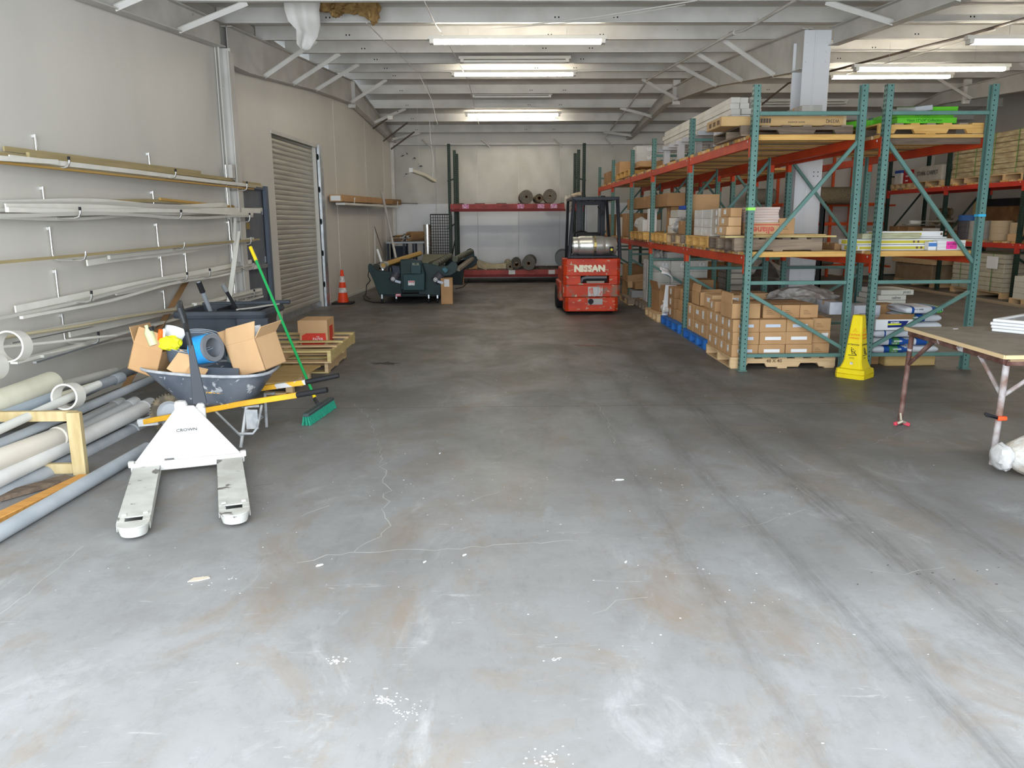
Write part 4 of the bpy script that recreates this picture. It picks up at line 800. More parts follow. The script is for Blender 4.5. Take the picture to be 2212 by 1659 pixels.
# --- pallets
def pallet(name, label, x0, x1, y0, y1, z, mat, group=None, along='x', h=.13, nb=6, notch=False, mats=None, sw=.04, ns=3):
    """boards run across `along`; the three stringers run along it"""
    t = T(name, label, 'pallet', ((x0+x1)/2, (y0+y1)/2, z), 0, group); mats = mats or [mat]
    A = (x0, x1, y0, y1)
    def bx(u0, u1, v0, v1, a, b): return MB().box(u0, u1, v0, v1, a, b) if along == 'x' else MB().box(v0, v1, u0, u1, a, b)
    u0, u1, v0, v1 = (x0, x1, y0, y1) if along == 'x' else (y0, y1, x0, x1)
    for i in range(nb):
        wv = .095 if i not in (0, nb-1) else .13; c = u0+wv/2+(u1-u0-wv)*i/(nb-1); P('deck_board', bx(c-wv/2, c+wv/2, v0, v1, z+h-.016, z+h), mats[i % len(mats)], t, smooth=False)
    for i in range(3):
        c = u0+.065+(u1-u0-.13)*i/2; P('bottom_board', bx(c-.055, c+.055, v0, v1, z, z+.016), mats[(i+1) % len(mats)], t, smooth=False)
    for i in range(ns):
        c = v0+sw/2+(v1-v0-sw)*i/(ns-1)
        if notch:
            Lu = u1-u0; poly = [(u0, z+.016), (u0+.15*Lu, z+.016), (u0+.17*Lu, z+.06), (u0+.33*Lu, z+.06), (u0+.35*Lu, z+.016), (u1-.35*Lu, z+.016), (u1-.33*Lu, z+.06), (u1-.17*Lu, z+.06), (u1-.15*Lu, z+.016), (u1, z+.016), (u1, z+h-.016), (u0, z+h-.016)]
            mb = MB().prism(poly, c-sw/2, c+sw/2, 'y' if along == 'x' else 'x')
        else: mb = bx(u0, u1, c-sw/2, c+sw/2, z+.016, z+h-.016)
        P('stringer', mb, mats[i % len(mats)], t, smooth=False)
    return t
random.seed(9)
pallet('pallet', 'lower of two yellowed pallets stacked beside the waste cart', -3.02, -1.93, 8.88, 10.0, 0, wood_n, along='y', h=.14, nb=5, mats=[wood_n, wood_t])
pu_ = pallet('pallet', 'upper yellowed pallet of the stack, carrying the red printed carton', -3.0, -1.86, 8.72, 10.25, .145, wood_t, along='y', h=.14, nb=5, mats=[wood_t, wood_n])
pw = T('plywood_sheet', 'low plywood covered skid on the floor in front of the stacked pallets', 'skid', (-2.4, 8.0, 0))
P('plywood_top', MB().prism([(-2.34, 7.60), (-2.05, 7.72), (-1.95, 8.6), (-2.36, 8.62)], .13, .145), ply, pw, smooth=False)
for y in (7.8, 8.2, 8.52): P('skid_block', MB().box(-2.12, -2.05, y-.04, y+.04, 0, .13), wood_n, pw, bevel=.003)
P('skid_runner', MB().box(-2.34, -2.06, 7.76, 7.84, .0, .02), wood_n, pw)
t = T('red_carton', 'half open brown carton with a red printed panel on the stacked pallets', 'carton', (-2.2, 9.7, .285))
X0, X1, Y0, Y1, Z0, Z1 = -2.40, -2.06, 9.55, 9.95, .20, .52
P('box_wall', MB().box(X0, X1, Y0, Y1, Z0, Z1), card2, t, bevel=.004, smooth=False); redp = M('print_red', (.60, .05, .03), .6)
P('flap', MB().box(X0-.01, X1+.002, Y0-.02, Y0-.014, Z1-.15, Z1+.002), card2, t, smooth=False); P('flap', MB().box(X0, X1, Y0, Y0+.19, Z1, Z1+.005).box(X0, X1, Y0+.2, Y1, Z1, Z1+.005), card2, t, smooth=False)
P('red_print', MB().prism([(X0+.02, Z0), (X1-.07, Z0), (X1-.02, Z0+.07), (X1-.03, Z1-.12), (X0+.15, Z1-.12), (X0+.03, Z0+.14)], Y0-.002, Y0-.0005, 'y').box(X1+.0005, X1+.002, Y0+.1, Y0+.3, Z0+.03, Z1-.08), redp, t)
for i, s_ in enumerate(('THE', 'PAPER', 'STORE')): text(s_, (.02, .045, .018)[i], label_m, t, FRONT(X1-.12, Y0-.003, Z0+(.125, .095, .06)[i]))
# --- traffic cone
t = T('traffic_cone', 'orange traffic cone with two white bands on a black base by the left wall', 'cone', (-3.25, 16.74, 0)); m = TR(-3.25, 16.74, 0)
fo = M('cone_orange', (.85, .07, .015), .45, c2=(.7, .06, .02), scale=12); rf = M('cone_white', (.75, .73, .7), .5, c2=(.45, .42, .4), scale=22)
P('base', MB().box(-3.46, -3.04, 16.53, 16.95, 0, .035), black, t, bevel=.01)
zr_ = lambda z: .115-.088*(z-.035)/.67
P('cone_body', MB().lathe([(zr_(.035), .035), (zr_(.705), .705), (0, .705)], 24, m), fo, t)
for a, b in ((.235, .335), (.45, .575)): P('reflective_band', MB().lathe([(zr_(a)+.002, a), (zr_(b)+.002, b)], 24, m), rf, t)
# ================================================================ UNDER THE ROOF
def CE(x, y, d=.03):                                    # point on the view ray at d below the purlins
    for i in range(400):
        Y = 6+i*.05; p = AY(x, y, Y)
        if p.z >= rz(Y)-d: return p
        if Y > 19 and AY(x, y, Y+.05).z-rz(Y+.05)+d < -1: break
    return AY(x, y, 23.9)
t = T('roof_conduit', 'long white electrical conduit crossing under the purlins toward the back wall', 'conduit', tuple(CE(1583, 70)))
pts = [CE(*q) for q in ((1760, -30), (1719, 0), (1639, 48), (1606, 66), (1583, 71), (1500, 117), (1400, 172), (1355, 235), (1315, 286), (1303, 300))]
P('conduit_run', MB().tube(pts, .020, 10), steel_w, t)
P('conduit_body', MB().tube([pts[4]+(pts[3]-pts[4])*.2, pts[4]+(pts[5]-pts[4])*.06], .033, 12), steel_w, t)
for k in (1, 2, 5, 6, 7): P('strap', MB().box(pts[k].x-.006, pts[k].x+.006, pts[k].y-.03, pts[k].y+.03, pts[k].z-.02, pts[k].z+.05), steel_w, t)
wire = M('wire_white', (.68, .66, .62), .5)
def cable(label, px, r=.006, mat=wire, d=.04, name='roof_cable', cat='cable', raw=None):
    o = P(name, MB().tube(raw or [CE(*q, d) for q in px], r, 6), mat); return tag(o, label, cat)
cable('white cable hanging from the torn insulation past the left of the lit lamps', [(792, 50), (830, 88), (882, 136), (920, 175), (940, 243), (948, 270)])
cable('white cable looping past the left ends of the three aisle lamps', [(915, 0), (940, 52), (962, 82), (985, 125), (1003, 158), (1012, 175), (1022, 215), (1027, 243), (1035, 270)], .008)
cable('bundle of thin white cables sagging at the top of the photo', [(1150, 52), (1200, 47), (1290, 36), (1390, 20), (1500, 2), (1540, -10)], .007)
cable('second thin white cable of the sagging bundle at the top', [(1060, 62), (1200, 52), (1300, 40), (1400, 24), (1480, 10)], .005)
dk = M('pipe_dark_brown', (.12, .09, .07), .5)
t = T('dark_roof_pipe', 'dark brown pipe running under the right part of the roof to the right-hand lamp', 'pipe', tuple(CE(2000, 100, .2)))
P('pipe_run', MB().tube([AY(2290, 18, 9.6), AY(2200, 44, 10.6), AY(2061, 84, 12.1), AY(1950, 112, 13.6), AY(1785, 156, 16.3), AY(1723, 174, 17.4), AY(1703, 180, 17.8), AY(1600, 262, 18.5)], .02, 8), dk, t)
cable('thin white cable dropping to the lamp beyond the column', None, .008, raw=[AY(2150, 64, 11.5), AY(2060, 95, 12.8), AY(1900, 140, 15.5), AY(1830, 160, 16.8)])
# dangling cables near the left rear corner
cable('loose thin wire dangling in loops from the roof near the left rear corner', None, .006, raw=[AY(900, 150, 18), AY(932, 215, 18.3), AY(945, 268, 18.4), AY(938, 275, 18.5), AY(928, 262, 18.4), AY(930, 300, 18.5), AY(936, 345, 18.6), AY(934, 388, 18.7)])
for (a, b) in (((806, 278), (860, 240)), ((828, 305), (880, 265)), ((845, 322), (895, 285))): tag(P('roof_rod', MB().tube([AY(*a, 21.5), AY(*b, 21.2)], .02, 6), dk), {806: 'highest', 828: 'middle', 845: 'lowest'}[a[0]]+' thin dark rod slanting under the roof in the left rear corner', 'rod', 'slanting rods in the rear corner')
# torn insulation
t = T('torn_insulation', 'torn white insulation facing hanging from the roof with brown fibreglass showing', 'insulation', (-2.9, 11, 4.5))
random.seed(2); f0_ = [(612, -14), (614, 20), (622, 45), (640, 64), (641, 95), (655, 109), (668, 104), (684, 78), (690, 52), (688, 20), (692, -14)]
c0 = AY(652, 50, 10.9)
pts = [AY(x, y, 10.9+.10*math.sin(y*.05)+.05*math.sin(x*.1)) for x, y in f0_]
mb = MB(); n = len(pts); left = pts[:6]; right = pts[5:][::-1]; rows = []
for a, b in zip(left, right): rows.append([a.lerp(b, k/6)+Vector((0, .06*math.sin(k*1.4), 0)) for k in range(7)])
P('facing_flap', MB().sheet(rows), M('facing_white', (.72, .70, .66), .5), t, solid=.006, ang=80)
fg = M('fibreglass_brown', (.36, .23, .09), .95, c2=(.22, .13, .05), scale=9, bump=1, bscale=14)
mb = MB()
def blob(mb, c, sx, sy, sz, seed, n=3):
    from mathutils import noise
    bm = bmesh.new(); bmesh.ops.create_icosphere(bm, subdivisions=n, radius=1); bm.verts.index_update(); vs = []
    for v in bm.verts:
        q = v.co*(1+.45*noise.noise(v.co*2+Vector((seed, 0, 0)))+.25*noise.noise(v.co*6+Vector((0, seed, 0)))); vs.append((c[0]+q.x*sx, c[1]+q.y*sy, c[2]+q.z*sz))
    mb.add(vs, [tuple(v.index for v in f.verts) for f in bm.faces]); bm.free()
for i, (x, y, sx, sz) in enumerate(((708, 8, .14, .10), (735, 12, .16, .10), (765, 14, .16, .09), (795, 14, .14, .13), (805, 30, .07, .12), (725, 26, .07, .07))): c = AY(x, y, 11.2); blob(mb, c, sx, .12, sz, i*3.1)
tag(P('fibreglass', mb, fg, t), kind='stuff')
tag(P('smoke_detector_box', MB().box(*[q for a in zip(AY(843, 255, 20)-Vector((.06, .04, .04)), AY(843, 255, 20)+Vector((.06, .04, .05))) for q in a]), lampw, bevel=.005), 'small white box fixed under the roof near the left rear corner', 'box')
# dangling broken lamp
a, b, c = AY(887, 368, 20), AY(915, 378, 20.3), AY(938, 392, 20.8)
t = T('dangling_lamp', 'long white lamp housing dangling askew from wires before the back wall', 'lamp', tuple(a)); mb = MB(); ribbon(mb, [a, b, c], .12, .07); P('housing', mb, M('lamp_cream', (.66, .62, .50), .45), t, bevel=.004); P('end_cap', MB().box(a.x-.03, a.x+.06, a.y-.08, a.y-.05, a.z-.05, a.z+.05), paper, t)
P('hanger_wire', MB().tube([b+Vector((-.1, 0, .03)), (b.x-.1, 20.2, rz(20.2))], .003, 4).tube([c, (c.x, 20.8, rz(20.8))], .003, 4), wire, t)
mb = MB(); random.seed(8)
for (x, y) in ((868, 336), (882, 332), (896, 343), (900, 355), (909, 360), (874, 380), (878, 377)):
    p = AY(x, y, 24.15); mb.add([p+Vector((random.uniform(-.08, .08), -.01-.04*random.random(), random.uniform(-.05, .05))) for _ in range(4)], [(0, 1, 2), (1, 3, 2)])
P('torn_flake', mb, ink, wb)
# ================================================================ MIDDLE: rear corner
t = T('work_bench', 'dark steel work bench in the left rear corner piled with scrap rolls', 'bench', (-2.7, 22.6, 0))
bz = 1.14; P('bench_top', MB().box(-3.08, -2.02, 22.3, 23.1, bz-.05, bz), M('bench_top_grey', (.42, .45, .48), .45), t, bevel=.004)
for x in (-3.06, -2.62, -2.36, -2.06):
    for y in (22.32, 23.05): P('leg', MB().box(x, x+.06, y, y+.05, 0, bz-.05), M('bench_dark', (.035, .045, .065), .5), t, bevel=.003)
P('lower_shelf', MB().box(-3.04, -2.02, 22.34, 23.05, .42, .45), M('bench_dark', (.035, .045, .065), .5), t); P('back_panel', MB().box(-3.04, -2.6, 23.05, 23.07, .3, 1.0), M('bench_dark', (.035, .045, .065), .5), t)
roll('cardboard_roll', 'brown cardboard tube lying at the right end of the work bench', (-2.45, 22.35, bz+.14), (-2.1, 23.0, bz+.14), .13, card3, 'tube', .75, spiral=False)
crumple('scrap_bundle', 'black and white patterned scrap bundle in the middle of the work bench', 'bundle', (-2.55, 22.5, bz+.10), .13, M('scrap_black_white', (.05, .05, .05), .7, c2=(.55, .55, .52), scale=22, lo=.5, hi=.54), (1.1, 1, .8), 12)
crumple('scrap_bundle', 'dark scrap bundle in the middle left of the work bench', 'bundle', (-2.8, 22.6, bz+.08), .15, M('scrap_dark', (.09, .07, .06), .8), (1.3, 1, .6), 22)
for i in range(5): tag(P('wood_scrap', MB().beam((-3.0+.05*i, 22.32+.05*i, bz+.03+.035*i), (-2.5+.06*i, 22.45+.1*(i % 2), bz+.04+.035*i), .07, .018), [card3, wood_o, wood_n, card3, wood_y][i], smooth=False), f'{["lowest brown", "weathered", "pale", "upper brown", "topmost yellow"][i]} slat in the scrap pile at the bench left end', 'slat', 'slats on the bench')
t = T('metal_duct', 'shiny round metal duct pipe standing upright beside the black grid panel', 'duct', (-2.0, 22.35, 0)); P('duct_pipe', MB().lathe([(.115, 0), (.115, 1.6), (.11, 1.6), (.11, 0)], 28, TR(-1.93, 22.35, 0)), M('duct_metal', (.70, .70, .68), .18, 1), t, ang=60)
for z in (.5, .98, 1.3): P('duct_seam', MB().lathe([(.117, z), (.117, z+.012)], 28, TR(-1.93, 22.35, 0)), galv, t)
t = T('grid_panel', 'black wire grid panel standing before the back wall left of the roll rack', 'panel', (-1.55, 22.45, 0)); gx0, gx1 = -1.84, -1.26
mb = MB()
for k in range(10): x = gx0+(gx1-gx0)*k/9; mb.box(x-.008, x+.008, 22.44, 22.456, .1, 1.86)
for k in range(24): z = .1+1.76*k/23; mb.box(gx0, gx1, 22.456, 22.47, z-.007, z+.007)
tag(P('grid_wire', mb, black, t), kind='stuff'); P('frame_edge', MB().box(gx0-.015, gx0+.008, 22.43, 22.475, .08, 1.88).box(gx0, gx1, 22.43, 22.475, 1.86, 1.885), black, t)
# wall shelf of long cartons
t = T('wall_bracket_shelf', 'pair of white wall brackets under the long cartons on the left wall', 'bracket', (-3.3, 20, 2.1))
for px in (757, 852):
    p = LW(px, 441 if px < 800 else 446, .22); x = lwx(p.y); P('bracket', MB().tube([(x, p.y, p.z+.12), (x, p.y, p.z), (x+.3, p.y, p.z), (x+.32, p.y, p.z+.14)], .014, 8), paper, t)
def longbox(name, label, a, b, w, h, mat, cat='carton'):
    o = P(name, MB().beam(a, b, w, h), mat, bevel=.006, smooth=False); return tag(o, label, cat)
p1, p2 = LW(725, 428, .18), LW(858, 437, .18)
longbox('long_carton', 'long brown carton on the wall brackets, its white end facing the camera', p1, p1.lerp(p2, .62), .26, .14, card); longbox('long_carton', 'brown carton at the far end of the wall brackets near the corner', p1.lerp(p2, .8), p2, .24, .14, card3)
tag(P('carton_end', MB().beam(p1-Vector((0, .01, 0)), p1, .20, .10), paper), 'white end board of the long wall carton', 'board')
longbox('white_lamp_strip', 'long white lamp strip lying under the wall cartons on the brackets', LW(735, 440, .2), LW(852, 447, .2), .2, .05, lampw, 'lamp strip')
tag(P('metal_rod', MB().tube([AY(858, 439, 23.9), AY(902, 440, 22.8)], .018, 8), galv), 'thin metal bar poking out past the corner by the wall brackets', 'rod')
tag(P('leaning_pole', MB().tube([AY(825, 415, 20.3), AY(854, 552, 19.6), AY(854, 552, 19.6)+(AY(854, 552, 19.6)-AY(825, 415, 20.3))*.42], .03, 8), M('pole_grey', (.5, .48, .46), .4, .3)), 'long grey pole leaning behind the dark green machine', 'pole')
tag(P('leaning_rod', MB().tube([AY(809, 490, 19), AY(827, 545, 18.4)], .01, 6), dk), 'thin dark rod leaning on the left wall behind the machine', 'rod'); tag(P('wall_pipe', MB().tube([LW(809, 488, .05), LW(811, 600, .05)], .02, 6), steel_w), 'thin white pipe running down the left wall behind the machine', 'pipe')
# carpet rolls on the back rack
roll('carpet_roll', 'tan carpet roll end, left of the three on the upper beam', AY(1137, 424, 22.1)+Vector((0, 0, -.015)), AY(1137, 424, 22.1)+Vector((0, 1.5, 0)), .185, crp2, core=.22)
roll('carpet_roll', 'smaller carpet roll between two large ones on the upper beam', AY(1165, 428, 22.1), AY(1165, 428, 22.1)+Vector((0, 1.5, 0)), .115, crp, core=.5)
roll('carpet_roll', 'olive carpet roll end, right of the three on the upper beam', AY(1188, 423, 22.15)+Vector((0, 0, -.01)), AY(1188, 423, 22.15)+Vector((.08, 1.5, 0)), .19, crp2, core=.2)
roll('carpet_roll', 'grey carpet roll end, largest on the lower beam', AY(1142, 569, 22.0), AY(1142, 569, 22.0)+Vector((.1, 1.5, .0)), .19, M('carpet_grey', (.22, .21, .19), .95, c2=(.15, .145, .13), scale=30), core=.3)
roll('carpet_roll', 'dark carpet roll left of the largest one on the lower beam', AY(1116, 571, 22.05), AY(1116, 571, 22.05)+Vector((.02, 1.5, .0)), .135, M('carpet_dark', (.15, .14, .125), .95, c2=(.10, .095, .085), scale=30), core=.5)
roll('carpet_roll', 'dark grey roll on the lower beam half hidden by the forklift', AY(1216, 558, 22.2), AY(1216, 558, 22.2)+Vector((.1, 1.4, 0)), .22, pvcd, core=.2, spiral=False)
roll('fabric_roll', 'flattened beige fabric roll on the lower beam', AY(1102, 576, 22.1), AY(1102, 576, 22.1)+Vector((-.05, 1.3, .05)), .10, M('fabric_beige', (.48, .43, .31), .9, c2=(.38, .34, .24), scale=8), core=.4)
bentsheet('fabric_piece', 'beige fabric draped over the left end of the lower beam', 'fabric', frame(AY(1065, 572, 22.4), (1, .1, -.12), (0, 1, .35)), .85, .55, M('fabric_beige', (.48, .43, .31), .9), -.08, solid=.01)
longbox('small_carton', 'small orange brown carton flap at the left end of the lower beam', Vector((-.82, 22.3, .464)), Vector((-.58, 22.35, .464)), .2, .16, card); longbox('small_carton', 'brown carton on the floor at the left end of the lower beam', Vector((-1.10, 21.85, .176)), Vector((-.93, 21.85, .176)), .2, .35, card3)
crumple('plastic_scrap', 'crumpled clear plastic at the right end of the upper beam by the forklift', 'plastic', AY(1228, 440, 22.1), .16, M('plastic_tan', (.45, .40, .33), .3, c2=(.6, .56, .5), scale=14), (.7, .7, 1.5), 31)
crumple('fabric_bundle', 'tan folded fabric bundle at the right end of the upper beam', 'fabric', AY(1250, 424, 22.4), .16, M('fabric_tan', (.45, .38, .29), .9), (1.3, 1, .6), 33)
# ---------------------------------------------------------------- the dark green carpet machine
mg = M('machine_green', (.012, .034, .034), .4, c2=(.009, .026, .026), scale=4); mgd = M('machine_green_dark', (.006, .014, .015), .45); mgl = M('machine_teal', (.018, .055, .06), .4)
FY, RY = 16.7, 19.4
t = T('carpet_machine', 'dark green carpet winding machine with rollers and motors on small casters', 'machine', (-1.6, 18, 0))
def PX(l, Y=FY): return [(AY(x, y, Y).x, AY(x, y, Y).z) for x, y in l]
lf_ = [(795, 573), (798, 569), (803, 571), (812, 583), (830, 586), (868, 587), (868, 638), (818, 636), (806, 605), (795, 582)]
rt_ = [(911, 568), (930, 570), (948, 575), (966, 574), (975, 565), (985, 566), (989, 575), (985, 588), (974, 595), (955, 598), (951, 638), (905, 636), (899, 620)]
cab = [(867, 560), (889, 559), (912, 563), (920, 590), (920, 625), (869, 624)]
P('side_panel', MB().prism(PX(lf_), FY, FY+.05, 'y'), mg, t, bevel=.008); P('side_panel', MB().prism(PX(rt_), FY+.01, FY+.06, 'y'), mg, t, bevel=.008)
for l_ in (lf_, rt_): q = PX(l_); P('side_panel', MB().prism([(x+(.35 if l_ is rt_ else .12), z) for x, z in q], RY, RY+.05, 'y'), mgd, t, bevel=.008)
P('cabinet', MB().prism(PX(cab), FY-.22, FY, 'y'), mg, t, bevel=.01)
q = PX([(891, 569), (913, 569), (913, 590), (891, 589)]); P('control_box', MB().prism(q, FY-.36, FY-.22, 'y'), mgl, t, bevel=.008)
q = PX([(894, 566), (909, 566), (909, 571), (894, 571)]); P('control_panel', MB().prism(q, FY-.37, FY-.355, 'y'), M('panel_olive', (.22, .24, .19), .5), t); q = PX([(900, 567), (904, 567), (904, 569), (900, 569)]); P('switch', MB().prism(q, FY-.378, FY-.37, 'y'), black, t)
q = PX([(874, 590), (920, 589), (920, 625), (874, 625)]); P('lower_box', MB().prism(q, FY-.30, FY-.2, 'y'), mgl, t, bevel=.012)
def sticker(l_, yy, mat, par=t): return P('sticker', MB().prism(PX(l_), yy-.002, yy, 'y'), mat, par)
s_ = sticker([(885, 604), (899, 604), (899, 614), (885, 614)], FY-.301, label_m); P('sticker_header', MB().prism(PX([(886, 604.6), (898.4, 604.6), (898.4, 607.6), (886, 607.6)]), FY-.304, FY-.303, 'y'), M('sticker_red', (.65, .05, .06), .5), s_)
text('DANGER', .026, paper, s_, FRONT(AY(892, 606, FY).x, FY-.305, AY(892, 606, FY).z))
s_ = sticker([(855, 634.5), (866, 634.5), (866, 640.5), (855, 640.5)], FY-.004, M('sticker_rose', (.65, .12, .16), .5), t); P('sticker_text_bar', MB().prism(PX([(856, 636), (865, 636), (865, 638), (856, 638)]), FY-.008, FY-.0065, 'y'), label_m, s_)
for (a, b, r) in (((849, 606), (858, 588), .085), ((940, 607), (953, 592), .085)):
    A, B = AY(*a, FY-.12), AY(*b, FY-.12); m_ = P('motor', MB().tube([A, B], r, 20), M('motor_grey', (.085, .08, .095), .4), t, ang=50); d = (B-A).normalized(); P('motor_cap', MB().tube([A-d*.02, A+d*.03], r*1.06, 20), M('motor_dark', (.05, .048, .06), .4), m_, ang=50)
    c = A+(B-A)*.1; P('round_label', MB().lathe([(0, 0), (.042, 0), (.042, .004), (0, .004)], 20, frame((c.x-.0, FY-.12-r-.004, c.z+.02), (1, 0, 0), (0, 0, 1))), label_m, m_); P('label_ring', MB().lathe([(.028, .005), (.02, .005)], 16, frame((c.x-.0, FY-.12-r-.004, c.z+.02), (1, 0, 0), (0, 0, 1))), ink, m_)
    P('rating_plate', MB().box(-.06, .06, -.025, .025, 0, .003, frame((c.x+.10, FY-.12-r+.005, c.z-.035), (1, 0, -.3), (.3, 0, 1))), label_b, m_)
q = PX([(955, 580), (962, 576), (970, 583), (963, 590)]); P('gear_box', MB().prism(q, FY-.2, FY-.02, 'y'), M('gear_blue', (.05, .15, .19), .4), t, bevel=.01)
q = PX([(848, 573), (866, 575), (868, 590), (852, 592)]); P('gear_box', MB().prism(q, FY-.2, FY-.02, 'y'), M('gear_purple', (.03, .035, .06), .4), t, bevel=.01)
def rol(x, y, r, mat, x2=None, y2=None, rings=0, name='roller'):
    A, B = AY(x, y, FY+.06), AY(x2 or x, y2 or y, RY); o = P(name, MB().tube([A, B], r, 20), mat, t, ang=50)
    for k in range(rings): f = (k+.5)/rings; p = A.lerp(B, f); d = (B-A).normalized(); P('roller_ring', MB().tube([p-d*.012, p+d*.012], r*1.06, 20), black, o, ang=50)
oli = M('belt_olive', (.17, .17, .12), .7, c2=(.13, .13, .09), scale=5)
rol(812, 577, .07, M('roller_dark', (.05, .05, .04), .5), 880, 556, 5); rol(940, 572, .07, M('roller_olive', (.10, .11, .075), .5), 972, 553, 7); rol(983, 560, .06, M('roller_olive', (.10, .11, .075), .5), 1018, 543, 8)
A = [AY(911, 567, FY+.05), AY(925, 567, FY+.05), AY(968, 549, RY), AY(915, 549, RY)]; P('belt_bed', MB().add([tuple(p) for p in A]+[tuple(p-Vector((0, 0, .05))) for p in A], [(0, 1, 2, 3), (4, 5, 6, 7), (0, 1, 5, 4), (1, 2, 6, 5), (2, 3, 7, 6), (3, 0, 4, 7)]), oli, t, smooth=False)
A = [AY(985, 578, FY+.3), AY(993, 580, FY+.3), AY(1024, 556, RY), AY(1018, 553, RY)]; P('chute_board', MB().add([tuple(p) for p in A]+[tuple(p-Vector((0, 0, .06))) for p in A], [(0, 1, 2, 3), (4, 5, 6, 7), (0, 1, 5, 4), (1, 2, 6, 5), (2, 3, 7, 6), (3, 0, 4, 7)]), M('board_grey_tan', (.30, .27, .22), .6), t, smooth=False)
q = [(AY(x, y, RY).x, AY(x, y, RY).z) for x, y in [(1008, 540), (1016, 536), (1023, 540), (1025, 552), (1018, 566), (1000, 580), (985, 585), (985, 570), (1005, 556)]]; P('arm_panel', MB().prism(q, RY, RY+.05, 'y'), mg, t, bevel=.008)
P('chassis_beam', MB().box(AY(820, 640, FY).x, AY(950, 640, FY).x, FY+.05, RY, .14, .22), mgd, t); P('cross_box', MB().box(AY(868, 620, FY).x, AY(905, 620, FY).x, FY+.05, RY, .2, .7), mgd, t)
for px in (825, 856, 926, 945):
    for yy in (FY+.04, RY-.1):
        x = AY(px, 650, FY).x; P('caster_fork', MB().box(x-.015, x+.015, yy-.01, yy+.01, .05, .2), galv, t); P('caster_wheel', MB().lathe([(0, -.018), (.045, -.018), (.05, -.01), (.05, .01), (.045, .018), (0, .018)], 14, frame((x, yy, .05), (0, 0, 1), (0, 1, 0))), black, t)
cbl = []
for q in ((790, 634), (785, 640), (788, 648), (805, 653), (840, 654), (900, 654), (925, 652), (940, 648)): g = G(*q, .008); cbl.append(g)
tag(P('power_cable', MB().tube(cbl, .012, 6), black), 'black power cable lying on the floor along the front of the machine', 'cable')
tag(P('power_cable', MB().tube([AY(797, 583, 17), AY(795, 596, 17), AY(800, 606, 17), AY(792, 616, 17.2), AY(790, 640, 17.2), AY(800, 646, 17.2)], .010, 6), black), 'tangled dark cable hanging from the left end of the machine', 'cable')
tag(P('power_cable', MB().tube([G(985, 624, .008), G(1000, 620, .008), G(1010, 610, .008), G(1013, 602, .008)], .012, 6), black), 'black cable on the floor behind the tall carton', 'cable')
a, b = AY(828, 573, 16.55), AY(908, 547, 18.9); t = T('cardboard_core', 'long yellow brown cardboard core lying across the machine, clear wrapped end forward', 'tube', tuple(a)); P('core_tube', MB().tube([a, b], .055, 6), M('core_yellow', (.50, .32, .10), .6), t, ang=20); d = (b-a).normalized(); P('wrapped_end', MB().lathe([(.07, -.02), (.072, .14), (.045, .15), (.045, 0), (.07, -.02)], 12, frame(a, d.orthogonal(), d.cross(d.orthogonal()))), M('wrap_grey', (.42, .42, .38), .3, c2=(.25, .24, .2), scale=14), t)
t = T('white_tube', 'white tube standing tilted against the left end of the machine', 'tube', tuple(AY(815, 540, 16.6))); P('tube_wall', MB().tube([AY(815, 539, 16.75), AY(824, 566, 16.62)], .022, 10), paper, t); tag(P('crumpled_foil', MB().beam(AY(826, 578, 16.62), AY(828, 585, 16.62), .05, .05), alu, bevel=.01), 'crumpled silver foil hanging below the white tube', 'foil')
t = T('tall_carton', 'tall brown carton with a white label standing before the right of the machine', 'carton', (-1.05, 16.6, 0)); X0, X1 = AY(953, 650, 16.5).x, AY(978, 650, 16.5).x
P('box_wall', MB().box(X0, X1, 16.5, 16.72, 0, .53), card, t, bevel=.004, smooth=False); P('label', MB().box(X0+.07, X0+.175, 16.497, 16.4995, .36, .51), label_m, t); P('top_flap', MB().box(X0, X1, 16.5, 16.605, .531, .535).box(X0, X1, 16.61, 16.72, .531, .535), card, t)
# ---------------------------------------------------------------- forklift
fr = M('forklift_red', (.55, .045, .008), .42, c2=(.42, .03, .008), scale=3, c3=(.42, .36, .24), s3=11, t3=.62, spec=.25, st=(1, 1, 2.2)); frs = M('forklift_red_scraped', (.50, .05, .02), .45, c2=(.24, .15, .10), scale=5, lo=.5, hi=.6, c3=(.50, .42, .30), s3=9, t3=.60)
fb = M('forklift_black', (.014, .016, .022), .35, c2=(.010, .011, .016), scale=6, c3=(.12, .15, .20), s3=14, t3=.7)
t = T('forklift', 'scratched red forklift truck seen from behind with a silver gas tank', 'forklift', (1.7, 15.3, 0)); Y0 = 14.4; xa, xb = 1.185, 2.215; xm = (xa+xb)/2
def rbox(x0, x1, y0, y1, z0, z1, r=.05): return MB().prism([(x0+r, y0), (x1-r, y0), (x1, y0+r), (x1, y1), (x0, y1), (x0, y0+r)], z0, z1)
def zf(py): return AY(1278, py, Y0).z
z_t, z_a, z_b, z_0 = zf(559), zf(615.5), zf(641.5), zf(675)
wx0, wx1, wz0, wz1 = AY(1254, 600, Y0).x, AY(1316, 600, Y0).x, zf(612), zf(596)
P('counterweight_top', rbox(xa, xb, Y0, Y0+.5, wz1, z_t, .06), fr, t, bevel=.012, seg=2, smooth=False)
P('counterweight_top', MB().prism([(xa+.06, Y0), (wx0, Y0), (wx0, Y0+.5), (xa, Y0+.5), (xa, Y0+.06)], wz0, wz1).prism([(wx1, Y0), (xb-.06, Y0), (xb, Y0+.06), (xb, Y0+.5), (wx1, Y0+.5)], wz0, wz1).prism([(xa+.06, Y0), (xb-.06, Y0), (xb, Y0+.06), (xb, Y0+.5), (xa, Y0+.5), (xa, Y0+.06)], z_a+.006, wz0), fr, t, smooth=False)
